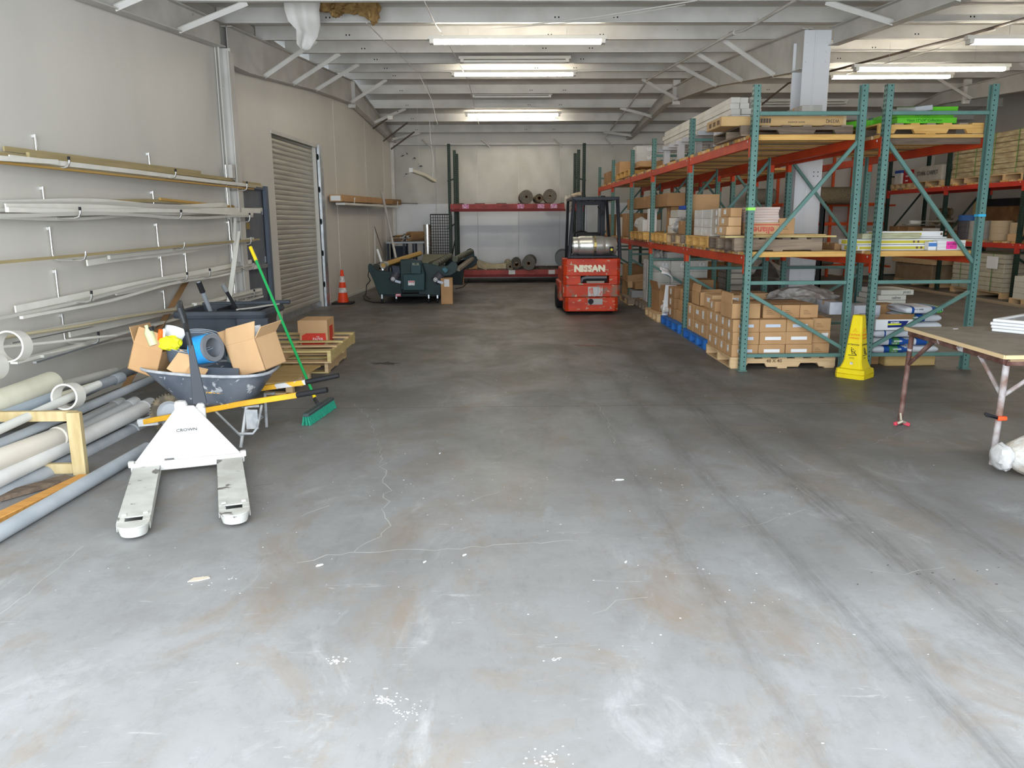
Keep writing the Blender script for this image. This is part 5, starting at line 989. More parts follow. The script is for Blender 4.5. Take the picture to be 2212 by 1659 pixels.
P('counterweight_middle', rbox(xa, xb, Y0+.012, Y0+.5, z_b, z_a, .05), frs, t, bevel=.006, smooth=False); P('counterweight_bottom', rbox(xa+.03, xb-.03, Y0-.01, Y0+.5, z_0+.02, z_b-.006, .06), fr, t, bevel=.012, seg=2, smooth=False)
P('dark_recess', MB().box(wx0-.02, wx1+.02, Y0+.30, Y0+.32, wz0-.02, wz1+.02), black, t); P('muffler', MB().tube([(wx0+.02, Y0+.16, wz0), (wx0+.05, Y0+.12, wz0+.08), (wx0+.12, Y0+.12, wz0+.10), (wx1-.03, Y0+.12, wz0+.10)], .028, 12), M('muffler_grey', (.20, .20, .21), .4), t); P('dust_ledge', MB().box(wx0+.12, wx1-.08, Y0+.05, Y0+.2, wz0-.02, wz0+.035), M('ledge_dust', (.32, .29, .25), .8), t)
text('NISSAN', .150, M('letter_cream', (.80, .76, .58), .5, c2=(.62, .42, .3), scale=20, lo=.6, hi=.64), t, FRONT(xm-.045, Y0-.002, zf(580.5)), bold=.011, sx=1.1)
px0, px1 = AY(1270, 630, Y0).x, AY(1302, 630, Y0).x
pl = P('tow_plate', MB().box(px0, px1, Y0-.012, Y0+.02, zf(640), zf(619.5)), M('plate_worn', (.50, .49, .47), .5, c2=(.58, .1, .06), scale=9, lo=.5, hi=.6), t, bevel=.004); P('plate_boss', MB().prism([(px0+.08, zf(620)), (px1-.08, zf(620)), (px1-.10, zf(638)), (px1-.13, zf(640)), (px0+.13, zf(640)), (px0+.10, zf(638))], Y0-.03, Y0-.01, 'y'), M('boss_grey', (.48, .48, .48), .45), pl, bevel=.004)
P('hitch_recess', MB().box(px0, px1, Y0-.014, Y0-.008, zf(658), zf(645)), M('hitch_grey', (.38, .37, .35), .5), t, bevel=.003); P('hitch_pin', MB().lathe([(0, 0), (.05, 0), (.05, .01), (0, .01)], 16, frame((xm-.02, Y0-.02, zf(651)), (1, 0, 0), (0, 0, 1))).box(xm-.03, xm-.01, Y0-.04, Y0-.02, zf(658), zf(646)), black, t)
P('body', MB().box(xa+.02, xb-.02, Y0+.5, 16.0, .25, .80), fr, t, bevel=.02); P('side_step', MB().box(xa-.03, xa+.1, Y0+.6, 15.9, .2, .55), frs, t, bevel=.01); P('hood', MB().box(xa+.12, xb-.12, Y0+.12, 15.4, z_t, z_t+.06), fb, t, bevel=.01)
for x in (xa+.08, xb-.2): P('rear_tyre', MB().lathe([(0, -.06), (.15, -.06), (.17, -.04), (.17, .04), (.15, .06), (0, .06)], 24, frame((x+.06, Y0+.35, .17), (0, 0, 1), (0, 1, 0))), black, t)
for x in (xa-.02, xb-.08): P('drive_tyre', MB().lathe([(0, -.08), (.21, -.08), (.235, -.05), (.235, .05), (.21, .08), (0, .08)], 24, frame((x+.05, 15.7, .235), (0, 0, 1), (0, 1, 0))), black, t)
rt0, rt1, lt0, lt1 = AY(1339, 559, Y0+.1), AY(1334, 428, Y0+.25), AY(1229, 559, Y0+.1), AY(1240, 428, Y0+.25)
ztop = lt1.z
for a, b in ((lt0, lt1), (rt0, rt1)): P('guard_post', MB().beam(a, b, .06, .055, up=(0, 1, 0)), fb, t, bevel=.008)
fp = [(AY(1224, 556, 15.0), AY(1233, 432, 15.6)), (AY(1326, 470, 15.6)-Vector((0, 0, .5)), AY(1322, 432, 15.6))]
P('guard_front_post', MB().beam(AY(1222, 575, 14.9), Vector((lt1.x-.0, 15.9, ztop)), .05, .07, up=(0, 1, 0)), fb, t, bevel=.006); P('guard_front_post', MB().beam(Vector((rt0.x-.03, 15.5, .9)), Vector((rt1.x-.03, 15.9, ztop)), .05, .07, up=(0, 1, 0)), fb, t, bevel=.006)
P('guard_roof_frame', MB().box(lt1.x-.03, rt1.x+.03, Y0+.22, Y0+.28, ztop-.04, ztop+.02).box(lt1.x-.03, rt1.x+.03, 15.87, 15.93, ztop-.03, ztop+.01).box(lt1.x-.03, lt1.x+.02, Y0+.25, 15.9, ztop-.03, ztop+.02).box(rt1.x-.02, rt1.x+.03, Y0+.25, 15.9, ztop-.03, ztop+.02), fb, t, bevel=.006)
for k in range(5): x = lt1.x+.12+k*(rt1.x-lt1.x-.24)/4; P('guard_roof_bar', MB().box(x-.012, x+.012, Y0+.28, 15.87, ztop-.02, ztop+.01), fb, t)
for x in (AY(1250, 500, 16.1).x, AY(1301, 500, 16.1).x): P('mast_rail', MB().box(x-.045, x+.045, 16.05, 16.2, .08, 2.16), fb, t, bevel=.004); P('mast_inner_rail', MB().box(x-.02+(.06 if x < 1.7 else -.06), x+.02+(.06 if x < 1.7 else -.06), 16.1, 16.22, .1, 2.05), fb, t)
P('mast_crossbar', MB().box(AY(1250, 500, 16.1).x, AY(1301, 500, 16.1).x, 16.08, 16.14, 1.98, 2.05).box(AY(1250, 500, 16.1).x, AY(1301, 500, 16.1).x, 16.08, 16.14, 1.2, 1.25), fb, t); P('lift_cylinder', MB().tube([(xm-.1, 16.14, .2), (xm-.1, 16.14, 1.7)], .03, 10), galv, t); P('lift_chain', MB().tube([(xm-.2, 16.1, .6), (xm-.2, 16.1, 1.95)], .012, 6).tube([(xm+.05, 16.1, .6), (xm+.05, 16.1, 1.95)], .012, 6), M('chain_grey', (.3, .3, .3), .4, .6), t)
for x in (xm-.35, xm+.2): P('fork_tine', MB().box(x, x+.1, 16.3, 17.3, .05, .09).box(x, x+.1, 16.26, 16.3, .05, .6), blackm, t)
P('fork_carriage', MB().box(xm-.45, xm+.4, 16.22, 16.26, .2, .3).box(xm-.45, xm+.4, 16.22, 16.26, .5, .58), blackm, t)
P('seat', MB().box(xm-.25, xm+.22, 15.0, 15.45, z_t+.06, z_t+.16), black, t, bevel=.03, seg=3); P('seat_back', MB().box(xm-.24, xm+.2, 14.86, 14.98, z_t+.1, 1.47), black, t, bevel=.05, seg=3)
P('steering_wheel', MB().tube([(xm-.05+.17*math.cos(a), 15.75+.1*math.sin(a), 1.35+.13*math.sin(a)) for a in [2*PI*k/20 for k in range(21)]], .014, 8), black, t); P('dashboard', MB().box(xm-.35, xm+.3, 15.85, 15.98, .8, 1.2), fb, t, bevel=.02)
P('side_lamp', MB().lathe([(0, 0), (.045, 0), (.05, .05), (0, .06)], 14, frame((rt1.x-.16, 15.6, 1.82), (1, 0, 0), (0, 0, 1))), black, t)
P('side_mirror_arm', MB().tube([(rt1.x-.2, 15.9, 1.95), (rt1.x-.16, 15.7, 1.85)], .01, 6), fb, t)
tz = zf(531); tk = M('tank_silver', (.66, .66, .62), .34, .75, c2=(.52, .52, .48), scale=5); x0, x1 = AY(1238, 530, Y0+.15).x, AY(1331, 530, Y0+.15).x; m = frame((x0, Y0+.2, tz), (0, 1, 0), (0, 0, 1)); L_ = x1-x0
t2 = T('gas_tank', 'silver gas tank strapped across the back of the red forklift', 'tank', (xm, Y0+.2, tz-.17)); R0 = .172
m = Matrix.Translation((x0, Y0+.2, tz)) @ Matrix.Rotation(PI/2, 4, 'Y')
P('foot_ring', MB().lathe([(R0*.88, 0), (R0*.9, .01), (R0*.9, .08), (R0*.84, .08), (R0*.84, 0)], 30, m), tk, t2, ang=50); P('tank_body', MB().lathe([(0, .06), (R0*.8, .07), (R0*.93, .10), (R0, .15), (R0, L_*.42), (R0*1.012, L_*.43), (R0*1.012, L_*.45), (R0, L_*.46), (R0, L_*.66), (R0*.93, L_*.73), (R0*.8, L_*.76), (0, L_*.77)], 34, m), tk, t2, ang=50)
P('collar', MB().lathe([(R0*.88, L_*.73), (R0*.9, L_*.99), (R0*.85, L_), (R0*.83, L_*.73)], 30, m), tk, t2, ang=50); P('collar_window', MB().box(x0+L_*.83, x0+L_*.92, Y0+.035, Y0+.045, tz-.13, tz-.02), black, t2, bevel=.01); P('valve', MB().lathe([(0, 0), (.022, 0), (.022, .02), (0, .02)], 12, frame((x0+L_*.872, Y0+.034, tz-.07), (1, 0, 0), (0, 0, 1))), M('valve_yellow', (.75, .65, .05), .4), t2)
P('strap', MB().lathe([(R0*1.02, L_*.47), (R0*1.02, L_*.52)], 30, m), M('strap_bronze', (.25, .2, .1), .4, .3), t2, ang=50); P('buckle', MB().box(x0+L_*.47, x0+L_*.53, Y0+.01, Y0+.03, tz-.02, tz+.06), M('buckle_brass', (.45, .36, .12), .4, .5), t2, bevel=.003); P('strap_latch', MB().box(x0+L_*.475, x0+L_*.52, Y0+.015, Y0+.035, tz-.16, tz-.09), black, t2, bevel=.003)
P('tank_cradle', MB().box(x0, x1, Y0+.08, Y0+.12, tz-R0-.05, tz-R0-.01).box(x0+.03, x0+.07, Y0+.1, Y0+.3, z_t, tz-R0).box(x1-.07, x1-.03, Y0+.1, Y0+.3, z_t, tz-R0), fb, t, bevel=.004)
# ================================================================ GOODS ON THE RACKS
BX = {}
def cart(name, label, x0, x1, y0, y1, z0, z1, mat=card, lab='', group=None, cat='carton', tape=True, bev=.004, rz_=0, txt=None):
    """closed carton; lab letters: f white label front, b pale strip front, w wide white strip front, l white label on the left side, L strip left, p dark print front"""
    cx, cy = (x0+x1)/2, (y0+y1)/2; sx, sy, sz = x1-x0, y1-y0, z1-z0
    t = T(name, label, cat, (cx, cy, z0), rz_, group)
    def S(n, a, b, c, d, e, f, m):
        k = (n, round(a, 4), round(b, 4), round(c, 4), round(d, 4), round(e, 4), round(f, 4), m.name)
        if k not in BX: me = MB().box(a, b, c, d, e, f).data(n, False); me.materials.append(m); BX[k] = me
        return PL(n, BX[k], m, t, bevel=bev if n == 'box_wall' else 0)
    S('box_wall', -sx/2, sx/2, -sy/2, sy/2, 0, sz-.0005, mat)
    if tape: S('tape_seam', -sx/2-.0006, sx/2+.0006, -.024, .024, sz*.72, sz+.0008, card2 if mat not in (cardw,) else label_m)
    if 'f' in lab: S('label', sx*.02, sx*.38, -sy/2-.0015, -sy/2, sz*.35, sz*.82, label_m)
    if 'b' in lab: S('label', -sx*.28, sx*.28, -sy/2-.0015, -sy/2, sz*.38, sz*.62, label_b)
    if 'w' in lab: S('label', -sx*.30, sx*.30, -sy/2-.0015, -sy/2, sz*.36, sz*.62, paper)
    if 'l' in lab: S('label', -sx/2-.0015, -sx/2, -sy*.02, sy*.22, sz*.3, sz*.85, label_m)
    if 'L' in lab: S('label', -sx/2-.0015, -sx/2, -sy*.25, sy*.15, sz*.45, sz*.75, paper)
    if 'p' in lab:
        for k in range(3): S('print_line', -sx*.3, sx*(.1-.08*k), -sy/2-.0012, -sy/2, sz*(.30+.13*k), sz*(.33+.13*k), inkbr)
    return t
random.seed(31)
J = lambda a=.004: random.uniform(-a, a)
# --- front pallet, 48x40
pf = pallet('pallet', 'pale pallet printed 48X40 under the cartons nearest the camera', 2.66, 3.88, 8.955, 10.02, 0, wood_n, h=.13, nb=7, notch=True, mats=[wood_n])
text('48 X 40', .055, inkbr, pf, FRONT(3.17, 8.9535, .085), bold=.001)
Wc, Hc, Dc = .305, .143, .262; z0 = .132; grp = 'brown cartons on the 48X40 pallet'
for k in range(3):
    ly = ['bottom', 'second', 'third'][k]
    for i in range(3):
        x = 2.68+i*(Wc+.004)+J()
        for j in range(4):
            if i and j and k < 2: continue
            lab = ('b' if k == 2 or i == 0 else 'w') if j == 0 else ''
            if i == 0: lab += 'l'
            where = f'{ORD[j]} back along the aisle side' if (i == 0 and j) else ('at the near corner post' if i == 0 else f'{ORD[i]} from the near corner post in front') if j == 0 else f'{ORD[i]} column, {ORD[j]} back, partly covered'
            cart('carton', f'{ly}-layer brown carton of the 48X40 pallet, {where}', x, x+Wc, 8.965+j*(Dc+.003)+J(.003), 8.965+j*(Dc+.003)+Dc, z0+k*(Hc+.001), z0+k*(Hc+.001)+Hc, card, lab, grp)
    cart('carton', f'{ly}-layer brown carton at the right end of the 48X40 pallet, narrower and set back', 3.63, 3.84, 9.05+J(), 9.5, z0+k*(Hc+.001), z0+k*(Hc+.001)+Hc*1.0, card, 'f' if k == 1 else 'p', grp)
zt4 = z0+3*(Hc+.001)
cart('carton', 'tall brown carton farthest back on top of the 48X40 pallet beside the aisle', 2.68, 2.98, 8.965+3*.265, 8.965+4*.265, zt4, zt4+.13, card, 'l', grp)
for i in range(3): cart('carton', f'top-layer brown carton of the 48X40 pallet, {["left", "middle", "right"][i]} of the closed three', 3.06+i*.215, 3.06+i*.215+.21, 9.10, 9.55, zt4, zt4+.15, card, 'p', grp)
openbox('open_carton', 'open brown carton behind the first rack post on the front pallet', frame((2.83, 9.22, zt4+.002), (1, .05, 0), (-.05, 1, 0)), .34, .38, .17, card, [('-x', 95, .12), ('+y', -80, .10), ('-y', 165, .06)])
cart('carton', 'flattened grey brown carton stack lying behind the top cartons of the front pallet', 3.1, 3.75, 9.6, 10.0, zt4, zt4+.13, card3, '', None)
# --- blue pallets
pallet('pallet', 'blue pallet just behind the front pallet, seen between the first two posts', 2.70, 3.9, 10.30, 11.50, 0, bluew, along='x', sw=.085, ns=4, h=.135, nb=6, mats=[bluew])
zb = .137; g2 = 'brown cartons on the nearer blue pallet'
for k in range(2):
    for j in range(3):
        cart('carton', f'{["bottom", "second"][k]}-layer brown carton on the nearer blue pallet, {ORD[j]} back along the aisle', 2.74+J(), 3.10, 10.34+j*.36, 10.34+j*.36+.355, zb+k*.19, zb+k*.19+.188, card, 'L' if j == 1 else ('lf' if j == 0 else 'l'), g2)
    cart('carton', f'{["bottom", "second"][k]}-layer brown carton on the nearer blue pallet, inner side, behind the open stack', 3.11, 3.5, 10.34, 10.7, zb+k*.19, zb+k*.19+.188, card, 'f', g2)
cart('carton', 'brown carton with a wide white label crowning the nearer blue pallet', 2.82, 3.22, 10.42, 10.82, zb+.38, zb+.57, card2, 'fL', g2)
openbox('open_carton', 'open brown carton with raised flap behind the labelled top carton', frame((2.98, 11.1, zb+.38), (1, 0, 0), (0, 1, 0)), .42, .44, .19, card, [('+y', -75, .12), ('-x', 100, .10)])
cart('carton', 'plain brown carton inside right of the open one on the nearer blue pallet', 3.3, 3.7, 10.8, 11.2, zb+.38, zb+.56, card2, '', g2)
pallet('pallet', 'second blue pallet farther along the aisle, past the second post', 2.70, 3.9, 11.82, 13.10, 0, bluew, along='x', sw=.085, ns=4, h=.135, nb=6, mats=[bluew])
for k in range(4):
    cart('carton', f'{["lowest", "second", "third", "topmost"][k]} brown printed carton of the stack on the farther blue pallet', 2.80+.03*k, 3.2+.02*k, 11.95+.05*(k % 2), 12.45, zb+k*.165, zb+k*.165+.163, card3 if k == 3 else card, 'p', 'printed cartons on the farther blue pallet')
    if k < 3: cart('carton', f'{["lowest", "second", "third"][k]} brown carton behind the printed stack on the farther blue pallet', 2.78, 3.2, 12.5, 12.95, zb+k*.165, zb+k*.165+.163, card3, 'l', 'brown cartons behind the printed stack')
crumple('plastic_scrap', 'crumpled clear plastic on the near corner of the farther blue pallet', 'plastic', (2.85, 13.0, .22), .14, M('plastic_clear', (.5, .48, .45), .2, c2=(.7, .7, .68), scale=12), (1, 1, .6), 3)
tag(P('white_board', MB().box(-.10, .10, -.01, .01, 0, .5, frame((2.80, 13.05, .14), (1, .3, -.05), (-.3, 1, .1))), paper), 'upright white panel leaning on the cartons past the farther blue pallet', 'panel'); bentsheet('paper_sheet', 'curled white paper sticking up over the natural pallet', 'paper', frame((2.86, 13.5, .78), (1, .3, -.7), (.3, 1, .3)), .28, .22, paper, .05)
pallet('pallet', 'natural wood pallet beyond the blue pallets, nearest the forklift', 2.66, 3.86, 13.22, 14.32, 0, wood_y, along='x', sw=.085, ns=4, h=.135, nb=5, mats=[wood_n])
openbox('open_carton', 'open printed brown carton on the natural pallet by the aisle', frame((2.95, 13.85, .137), (1, .1, 0), (-.1, 1, 0)), .42, .45, .36, card3, [('-x', 75, .16), ('-y', 60, .12)])
crumple('plastic_wrapped_goods', 'clear plastic wrapped odds and ends on the natural pallet', 'plastic', (2.95, 13.4, .26), .17, M('plastic_clear', (.5, .48, .45), .2, c2=(.7, .7, .68), scale=12), (1, .8, .8), 9)
# --- white cartons behind the third post
pallet('pallet', 'pallet hidden under the white cartons behind the third post', 2.75, 3.9, 14.72, 15.9, 0, wood_o, along='x', sw=.085, ns=4, h=.135, nb=5, mats=[wood_o])
for k in range(4):
    for i in range(3):
        x = 2.86+i*.345+(k % 2)*.0; cart('carton', f'{["bottom", "second", "third", "top"][k]}-layer white carton, {["beside the post", "in the middle", "at the inner end"][i]}, behind the third post', x, x+.34, 14.78, 15.2, .137+k*.202, .137+k*.202+.2, cardw, 'f' if k == 3 else ('p' if k == 0 else ''), 'white cartons behind the third post')
    cart('carton', f'{["bottom", "second", "third", "top"][k]}-layer white carton on the aisle side, farther back behind the third post', 2.86, 3.2, 15.25, 15.7, .137+k*.202, .137+k*.202+.2, cardw, 'l', 'white cartons behind the third post')
cart('carton', 'white carton with taped end lying above the white carton stack', 3.12, 3.55, 14.85, 15.15, .95, 1.10, cardw, '', None, rz_=.12); crumple('plastic_bag', 'pale plastic bag at the left of the taped white carton', 'bag', (2.98, 15.0, 1.03), .12, M('bag_pale', (.50, .49, .47), .4), (1, 1, .9), 15)
pallet('pallet', 'low wooden pallet with open trays beside the forklift', 2.62, 3.7, 16.0, 17.1, 0, wood_o, along='x', sw=.085, ns=4, h=.135, nb=5, mats=[wood_o, wood_n])
cart('carton', 'flat brown carton on the pallet beside the forklift', 2.8, 3.2, 16.2, 16.6, .30, .44, card3, ''); cart('tile_box', 'grey tile box on the pallet beside the forklift', 2.72, 3.05, 16.15, 16.5, .137, .28, M('tile_box_grey', (.30, .30, .30), .6), '', cat='box', tape=False)
openbox('open_carton', 'yellowish open carton lid on the pallet beside the forklift', frame((2.95, 16.75, .32), (1, 0, .1), (0, 1, 0)), .5, .4, .14, card2, [('-x', 40, .2), ('-y', 60, .15)])
# dark goods in the shade of the rear bays
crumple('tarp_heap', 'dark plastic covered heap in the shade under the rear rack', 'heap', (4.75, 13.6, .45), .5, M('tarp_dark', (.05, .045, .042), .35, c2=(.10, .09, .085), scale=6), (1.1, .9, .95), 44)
for k in range(6): tag(P('tile_stack_slab', MB().box(4.35+J(.01), 5.15, 15.0, 15.7, .15+k*.11, .15+k*.11+.10), cardw, bevel=.004, smooth=False), f'white wrapped tile pack, {["lowest", "second", "third", "fourth", "fifth", "topmost"][k]} of the stack seen through the near posts', 'tile pack', 'white tile packs under the rear rack')
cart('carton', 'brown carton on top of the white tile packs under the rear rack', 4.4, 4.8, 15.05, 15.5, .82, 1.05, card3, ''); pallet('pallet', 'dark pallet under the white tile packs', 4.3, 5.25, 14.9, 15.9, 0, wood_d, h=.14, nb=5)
for i, y in enumerate((17.3, 19.9)):
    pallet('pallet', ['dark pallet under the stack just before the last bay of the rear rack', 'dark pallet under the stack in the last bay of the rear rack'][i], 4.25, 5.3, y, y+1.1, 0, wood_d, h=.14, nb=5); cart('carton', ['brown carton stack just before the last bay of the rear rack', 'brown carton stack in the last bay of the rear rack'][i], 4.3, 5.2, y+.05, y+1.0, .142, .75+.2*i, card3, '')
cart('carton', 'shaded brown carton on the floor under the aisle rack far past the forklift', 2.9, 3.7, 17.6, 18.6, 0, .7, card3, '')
# --- middle shelf, near bay
ZM = 1.328
pallet('pallet', 'weathered old pallet on the middle shelf beside the first post', 2.66, 3.66, 9.02, 10.12, ZM, wood_o, along='x', sw=.085, ns=4, h=.15, nb=6, mats=[wood_o, wood_d])
tag(P('plank', MB().box(2.58, 3.85, 9.10, 9.32, ZM+.152, ZM+.172), wood_t, bevel=.003, smooth=False), 'loose yellow plank laid over the weathered pallet beside the first post', 'plank')
tag(P('plywood_piece', MB().prism([(2.9, 9.03), (3.72, 9.08), (3.75, 9.6), (2.9, 9.7)], ZM+.174, ZM+.186), ply), 'thin plywood piece under the carton with red lettering', 'plywood')
zz = ZM+.188; e = T('lettered_carton', 'brown carton with upside-down red lettering on the middle shelf', 'carton', (3.0, 9.4, zz))
ex0, ex1 = AY(1622, 510, 9.15).x, AY(1683, 510, 9.15).x; P('box_wall', MB().box(ex0, ex1, 9.15, 9.65, zz, zz+.13), card2, e, bevel=.003, smooth=False); pr_ = M('print_faded_red', (.55, .12, .09), .7)
text('eliane', .105, pr_, e, FLIP((ex0+ex1)/2-.02, 9.148, zz+.05), bold=.003); P('print_band', MB().box(ex0, ex1, 9.148, 9.1495, zz+.1, zz+.115), pr_, e)
for k in range(6): tag(P('flat_tile_box', MB().box(ex0+J(.006), ex1-.01+J(.006), 9.16+J(.006), 9.62, zz+.131+k*.029, zz+.131+k*.029+.028), M('tile_box_pink', (.56, .42, .36), .7, c2=(.62, .52, .47), scale=5, st=(1, 1, 12)), bevel=.002, smooth=False), f'{ORD[k]} flat pinkish tile box above the upside-down lettering', 'tile box', 'flat tile boxes above the lettered carton')
cart('carton', 'small brown carton right of the pinkish tile boxes on the middle shelf', 3.2, 3.38, 9.15, 9.5, zz, zz+.18, card, 'p')
for k in range(3): cart('carton', f'{["lowest", "middle", "topmost"][k]} brown carton wedged just left behind the first post', 2.66+.02*k, 2.83, 9.35, 9.75, zz+k*.105-.012, zz+k*.105+.09, card2 if k < 2 else card, 'l')
clr = M('wrapped_tan', (.46, .38, .30), .25, c2=(.58, .52, .45), scale=7, bump=.2)
for k in range(3): 
    c_ = cart('wrapped_carton', f'{["lowest", "middle", "topmost"][k]} plastic wrapped tan carton with a round white sticker', 2.68, 3.1, 9.8, 10.08, zz+k*.105-.012, zz+k*.105+.09, clr, '', tape=False)
    PL('round_sticker', MB().lathe([(0, 0), (.035, 0), (.035, .002), (0, .002)], 14, frame((-.211, -.06, .05), (0, 1, 0), (0, 0, 1))), label_m, c_)
pallet('pallet', 'yellow pallet on the middle shelf just before the second post', 2.70, 3.8, 10.35, 11.55, ZM, wood_y, along='x', sw=.085, ns=4, h=.14, nb=5, mats=[wood_y])
for k in range(3):
    for j in range(2): cart('wrapped_box', f'{["lowest", "middle", "topmost"][k]} white wrapped box with dark print, {["nearer", "farther"][j]} one, on the yellow shelf pallet', 2.76, 3.2, 10.42+j*.46, 10.86+j*.46, ZM+.142+k*.115, ZM+.142+k*.115+.113, M('wrapped_white', (.68, .67, .64), .3, c2=(.60, .58, .55), scale=9), 'l' if k < 2 else '', 'white wrapped boxes on the yellow shelf pallet', cat='box', tape=False)
cart('carton', 'tall plain brown carton just past the second post on the middle shelf', 2.85, 3.25, 11.85, 12.2, ZM+.34, ZM+.72, card, '')
pallet('pallet', 'weathered pallet on the middle shelf past the second post', 2.70, 3.8, 11.80, 12.85, ZM, wood_o, along='x', sw=.085, ns=4, h=.14, nb=5, mats=[wood_o, wood_n]); cart('carton', 'square brown carton under the tall plain one past the second post', 2.76, 3.2, 11.88, 12.3, ZM+.142, ZM+.34, card3, 'f')
pallet('pallet', 'pale pallet in the middle of the second bay on the middle shelf', 2.68, 3.8, 12.95, 14.1, ZM, wood_y, along='x', sw=.085, ns=4, h=.14, nb=5, mats=[wood_y])
cart('box', 'blue lidded box on the stack in the second bay', 3.0, 3.45, 12.95, 13.4, ZM+.52, ZM+.58, M('box_blue', (.02, .08, .42), .5), '', cat='box', tape=False)
for k in range(3): cart('box', f'{["lowest", "middle", "topmost"][k]} white box under the blue lidded box in the second bay', 2.85+.02*k, 3.35, 12.96, 13.5, ZM+.142+k*.125, ZM+.142+k*.125+.12, [cardw, paper, M('foam_grey_white', (.5, .49, .45), .6)][k], '', cat='box', tape=False)
crumple('plastic_wrapped_goods', 'plastic wrapped bundle on the weathered pallet of the second bay', 'plastic', (2.86, 12.62, ZM+.27), .15, M('plastic_patterned', (.5, .48, .46), .3, c2=(.2, .2, .2), scale=16), (.9, 1, .8), 51)
pallet('pallet', 'yellow pallet on the middle shelf in the third bay', 2.66, 3.8, 14.7, 16.2, ZM, wood_y, along='x', sw=.085, ns=4, h=.14, nb=6, mats=[wood_y])
tag(P('white_post_box', MB().box(2.80, 2.95, 14.95, 15.1, ZM+.145, ZM+.56), paper, bevel=.004), 'narrow upright white box in the third bay of the middle shelf', 'box')
cart('box', 'small grey white box beside the narrow upright box', 2.75, 3.1, 15.3, 15.8, ZM+.142, ZM+.36, cardw, 'l', cat='box'); crumple('plastic_bag', 'grey plastic bag on the middle shelf behind the fourth post', 'bag', (2.85, 15.95, ZM+.28), .14, M('bag_pale', (.50, .49, .47), .4), (1, 1, .9), 17)
cart('long_carton', 'very long brown carton high across the third and fourth bays of the middle shelf', 2.85, 3.15, 13.6, 17.8, ZM+.58, ZM+.80, card3, ''); cart('carton', 'large brown carton behind the forklift guard on the middle shelf', 2.78, 3.4, 16.85, 18.0, ZM+.01, ZM+.5, card3, '')
cart('carton', 'brown carton carrying the near end of the long carton', 2.95, 3.45, 13.75, 14.1, ZM+.142, ZM+.578, card3, ''); cart('carton', 'cream printed box on the middle shelf beside the forklift mast', 2.78, 3.1, 18.1, 18.9, ZM+.01, ZM+.42, cardw, 'l')
cart('carton', 'brown carton at the far end of the middle shelf', 2.8, 3.6, 19.6, 20.8, ZM+.01, ZM+.5, card3, '')
# --- top shelf
ZT = 2.578
pallet('pallet', 'dark weathered pallet on the top shelf over the first bay', 2.66, 3.90, 9.0, 10.1, ZT, wood_d, h=.11, nb=6, notch=True, mats=[wood_d, wood_o])
wx0, wx1 = AY(1557, 262, 9.1).x, AY(1826, 262, 9.1).x
t = T('long_carton', 'long brown carton with upside-down black printing on the top shelf', 'carton', (3.2, 9.4, 2.69)); zc0, zc1 = ZT+.112, ZT+.215
P('box_wall', MB().box(wx0, wx1, 9.08, 9.7, zc0, zc1), M('cardboard_gold', (.50, .33, .15), .6, c2=(.44, .28, .12), scale=3), t, bevel=.004, smooth=False)
text('W3342', .055, ink, t, FLIP(wx1-.15, 9.078, zc0+.05), sx=.9); text('WHITE ADHESIVE', .024, ink, t, FLIP(wx1-.55, 9.078, zc0+.04)); 
mb = MB()
for k in range(16): mb.box(2.86+k*.010, 2.86+k*.010+.003+.003*(k % 3), 9.077, 9.0795, zc0+.03, zc0+.078)
P('barcode', mb, ink, t); P('tape_end', MB().box(wx1-.03, wx1+.001, 9.077, 9.5, zc0+.0, zc1+.001), M('tape_shiny', (.5, .38, .22), .2), t)
for k in range(3): P('side_print', MB().box(wx0-.0015, wx0, 9.15+k*.17, 9.25+k*.17, zc0+.025, zc1-.03), inkbr, t)
# long white boxes, running away from the camera
wb_ = M('long_box_white', (.66, .64, .59), .5, c2=(.58, .55, .5), scale=3)
q = 0
for k in range(4):
    for i in range(3):
        x = 3.02+i*.125+J(.008); y0 = 10.6+J(.05)+.03*k; tag(P('long_white_box', MB().box(x, x+.12, y0, 14.9+J(.1), 2.93+k*.075, 3.002+k*.075), wb_, bevel=.004, smooth=False), f'long white box, {["bottom", "second", "third", "top"][k]} layer, {["aisle", "middle", "inner"][i]} column, running along the top shelf', 'box', 'long white boxes on the top shelf')
lw2 = M('white_lumber', (.50, .50, .52), .6)
for k in range(9): tag(P('crosspiece_timber', MB().box(2.86, 3.6, 10.75+k*.48, 10.85+k*.48, 2.86, 2.925), lw2, bevel=.003, smooth=False), f'pale crosspiece under the long white boxes, {ORD[k]} from the near end', 'crosspiece', 'crosspieces under the long white boxes')
for k in range(4):
    for s_ in (0, 1): tag(P('timber_block', MB().box(2.9+s_*.5, 3.0+s_*.5, 10.9+k*1.1, 11.02+k*1.1, ZT, 2.858), lw2, bevel=.003), f'pale {["aisle side", "inner"][s_]} block holding the crosspieces, {ORD[k]} from the near end', 'block', 'blocks under the crosspieces')
tag(P('dark_sheet', MB().box(2.9, 3.8, 10.3, 11.4, ZT, ZT+.06), wood_d), 'dark board lying under the near end of the long white boxes', 'board')
cart('carton', 'white carton on the top shelf past the long white boxes', 2.85, 3.3, 16.85, 17.3, ZT+.25, ZT+.44, cardw, 'f'); cart('carton', 'brown carton right under the far white carton on the top shelf', 2.82, 3.35, 16.2, 17.2, ZT+.142, ZT+.25, card, '')
cart('carton', 'second white carton stacked on the far white one on the top shelf', 2.87, 3.28, 16.88, 17.3, ZT+.442, ZT+.60, cardw, 'f'); cart('carton', 'brown carton just past the third post on the top shelf', 2.95, 3.4, 14.95, 15.6, ZT, ZT+.17, card3, 'f')
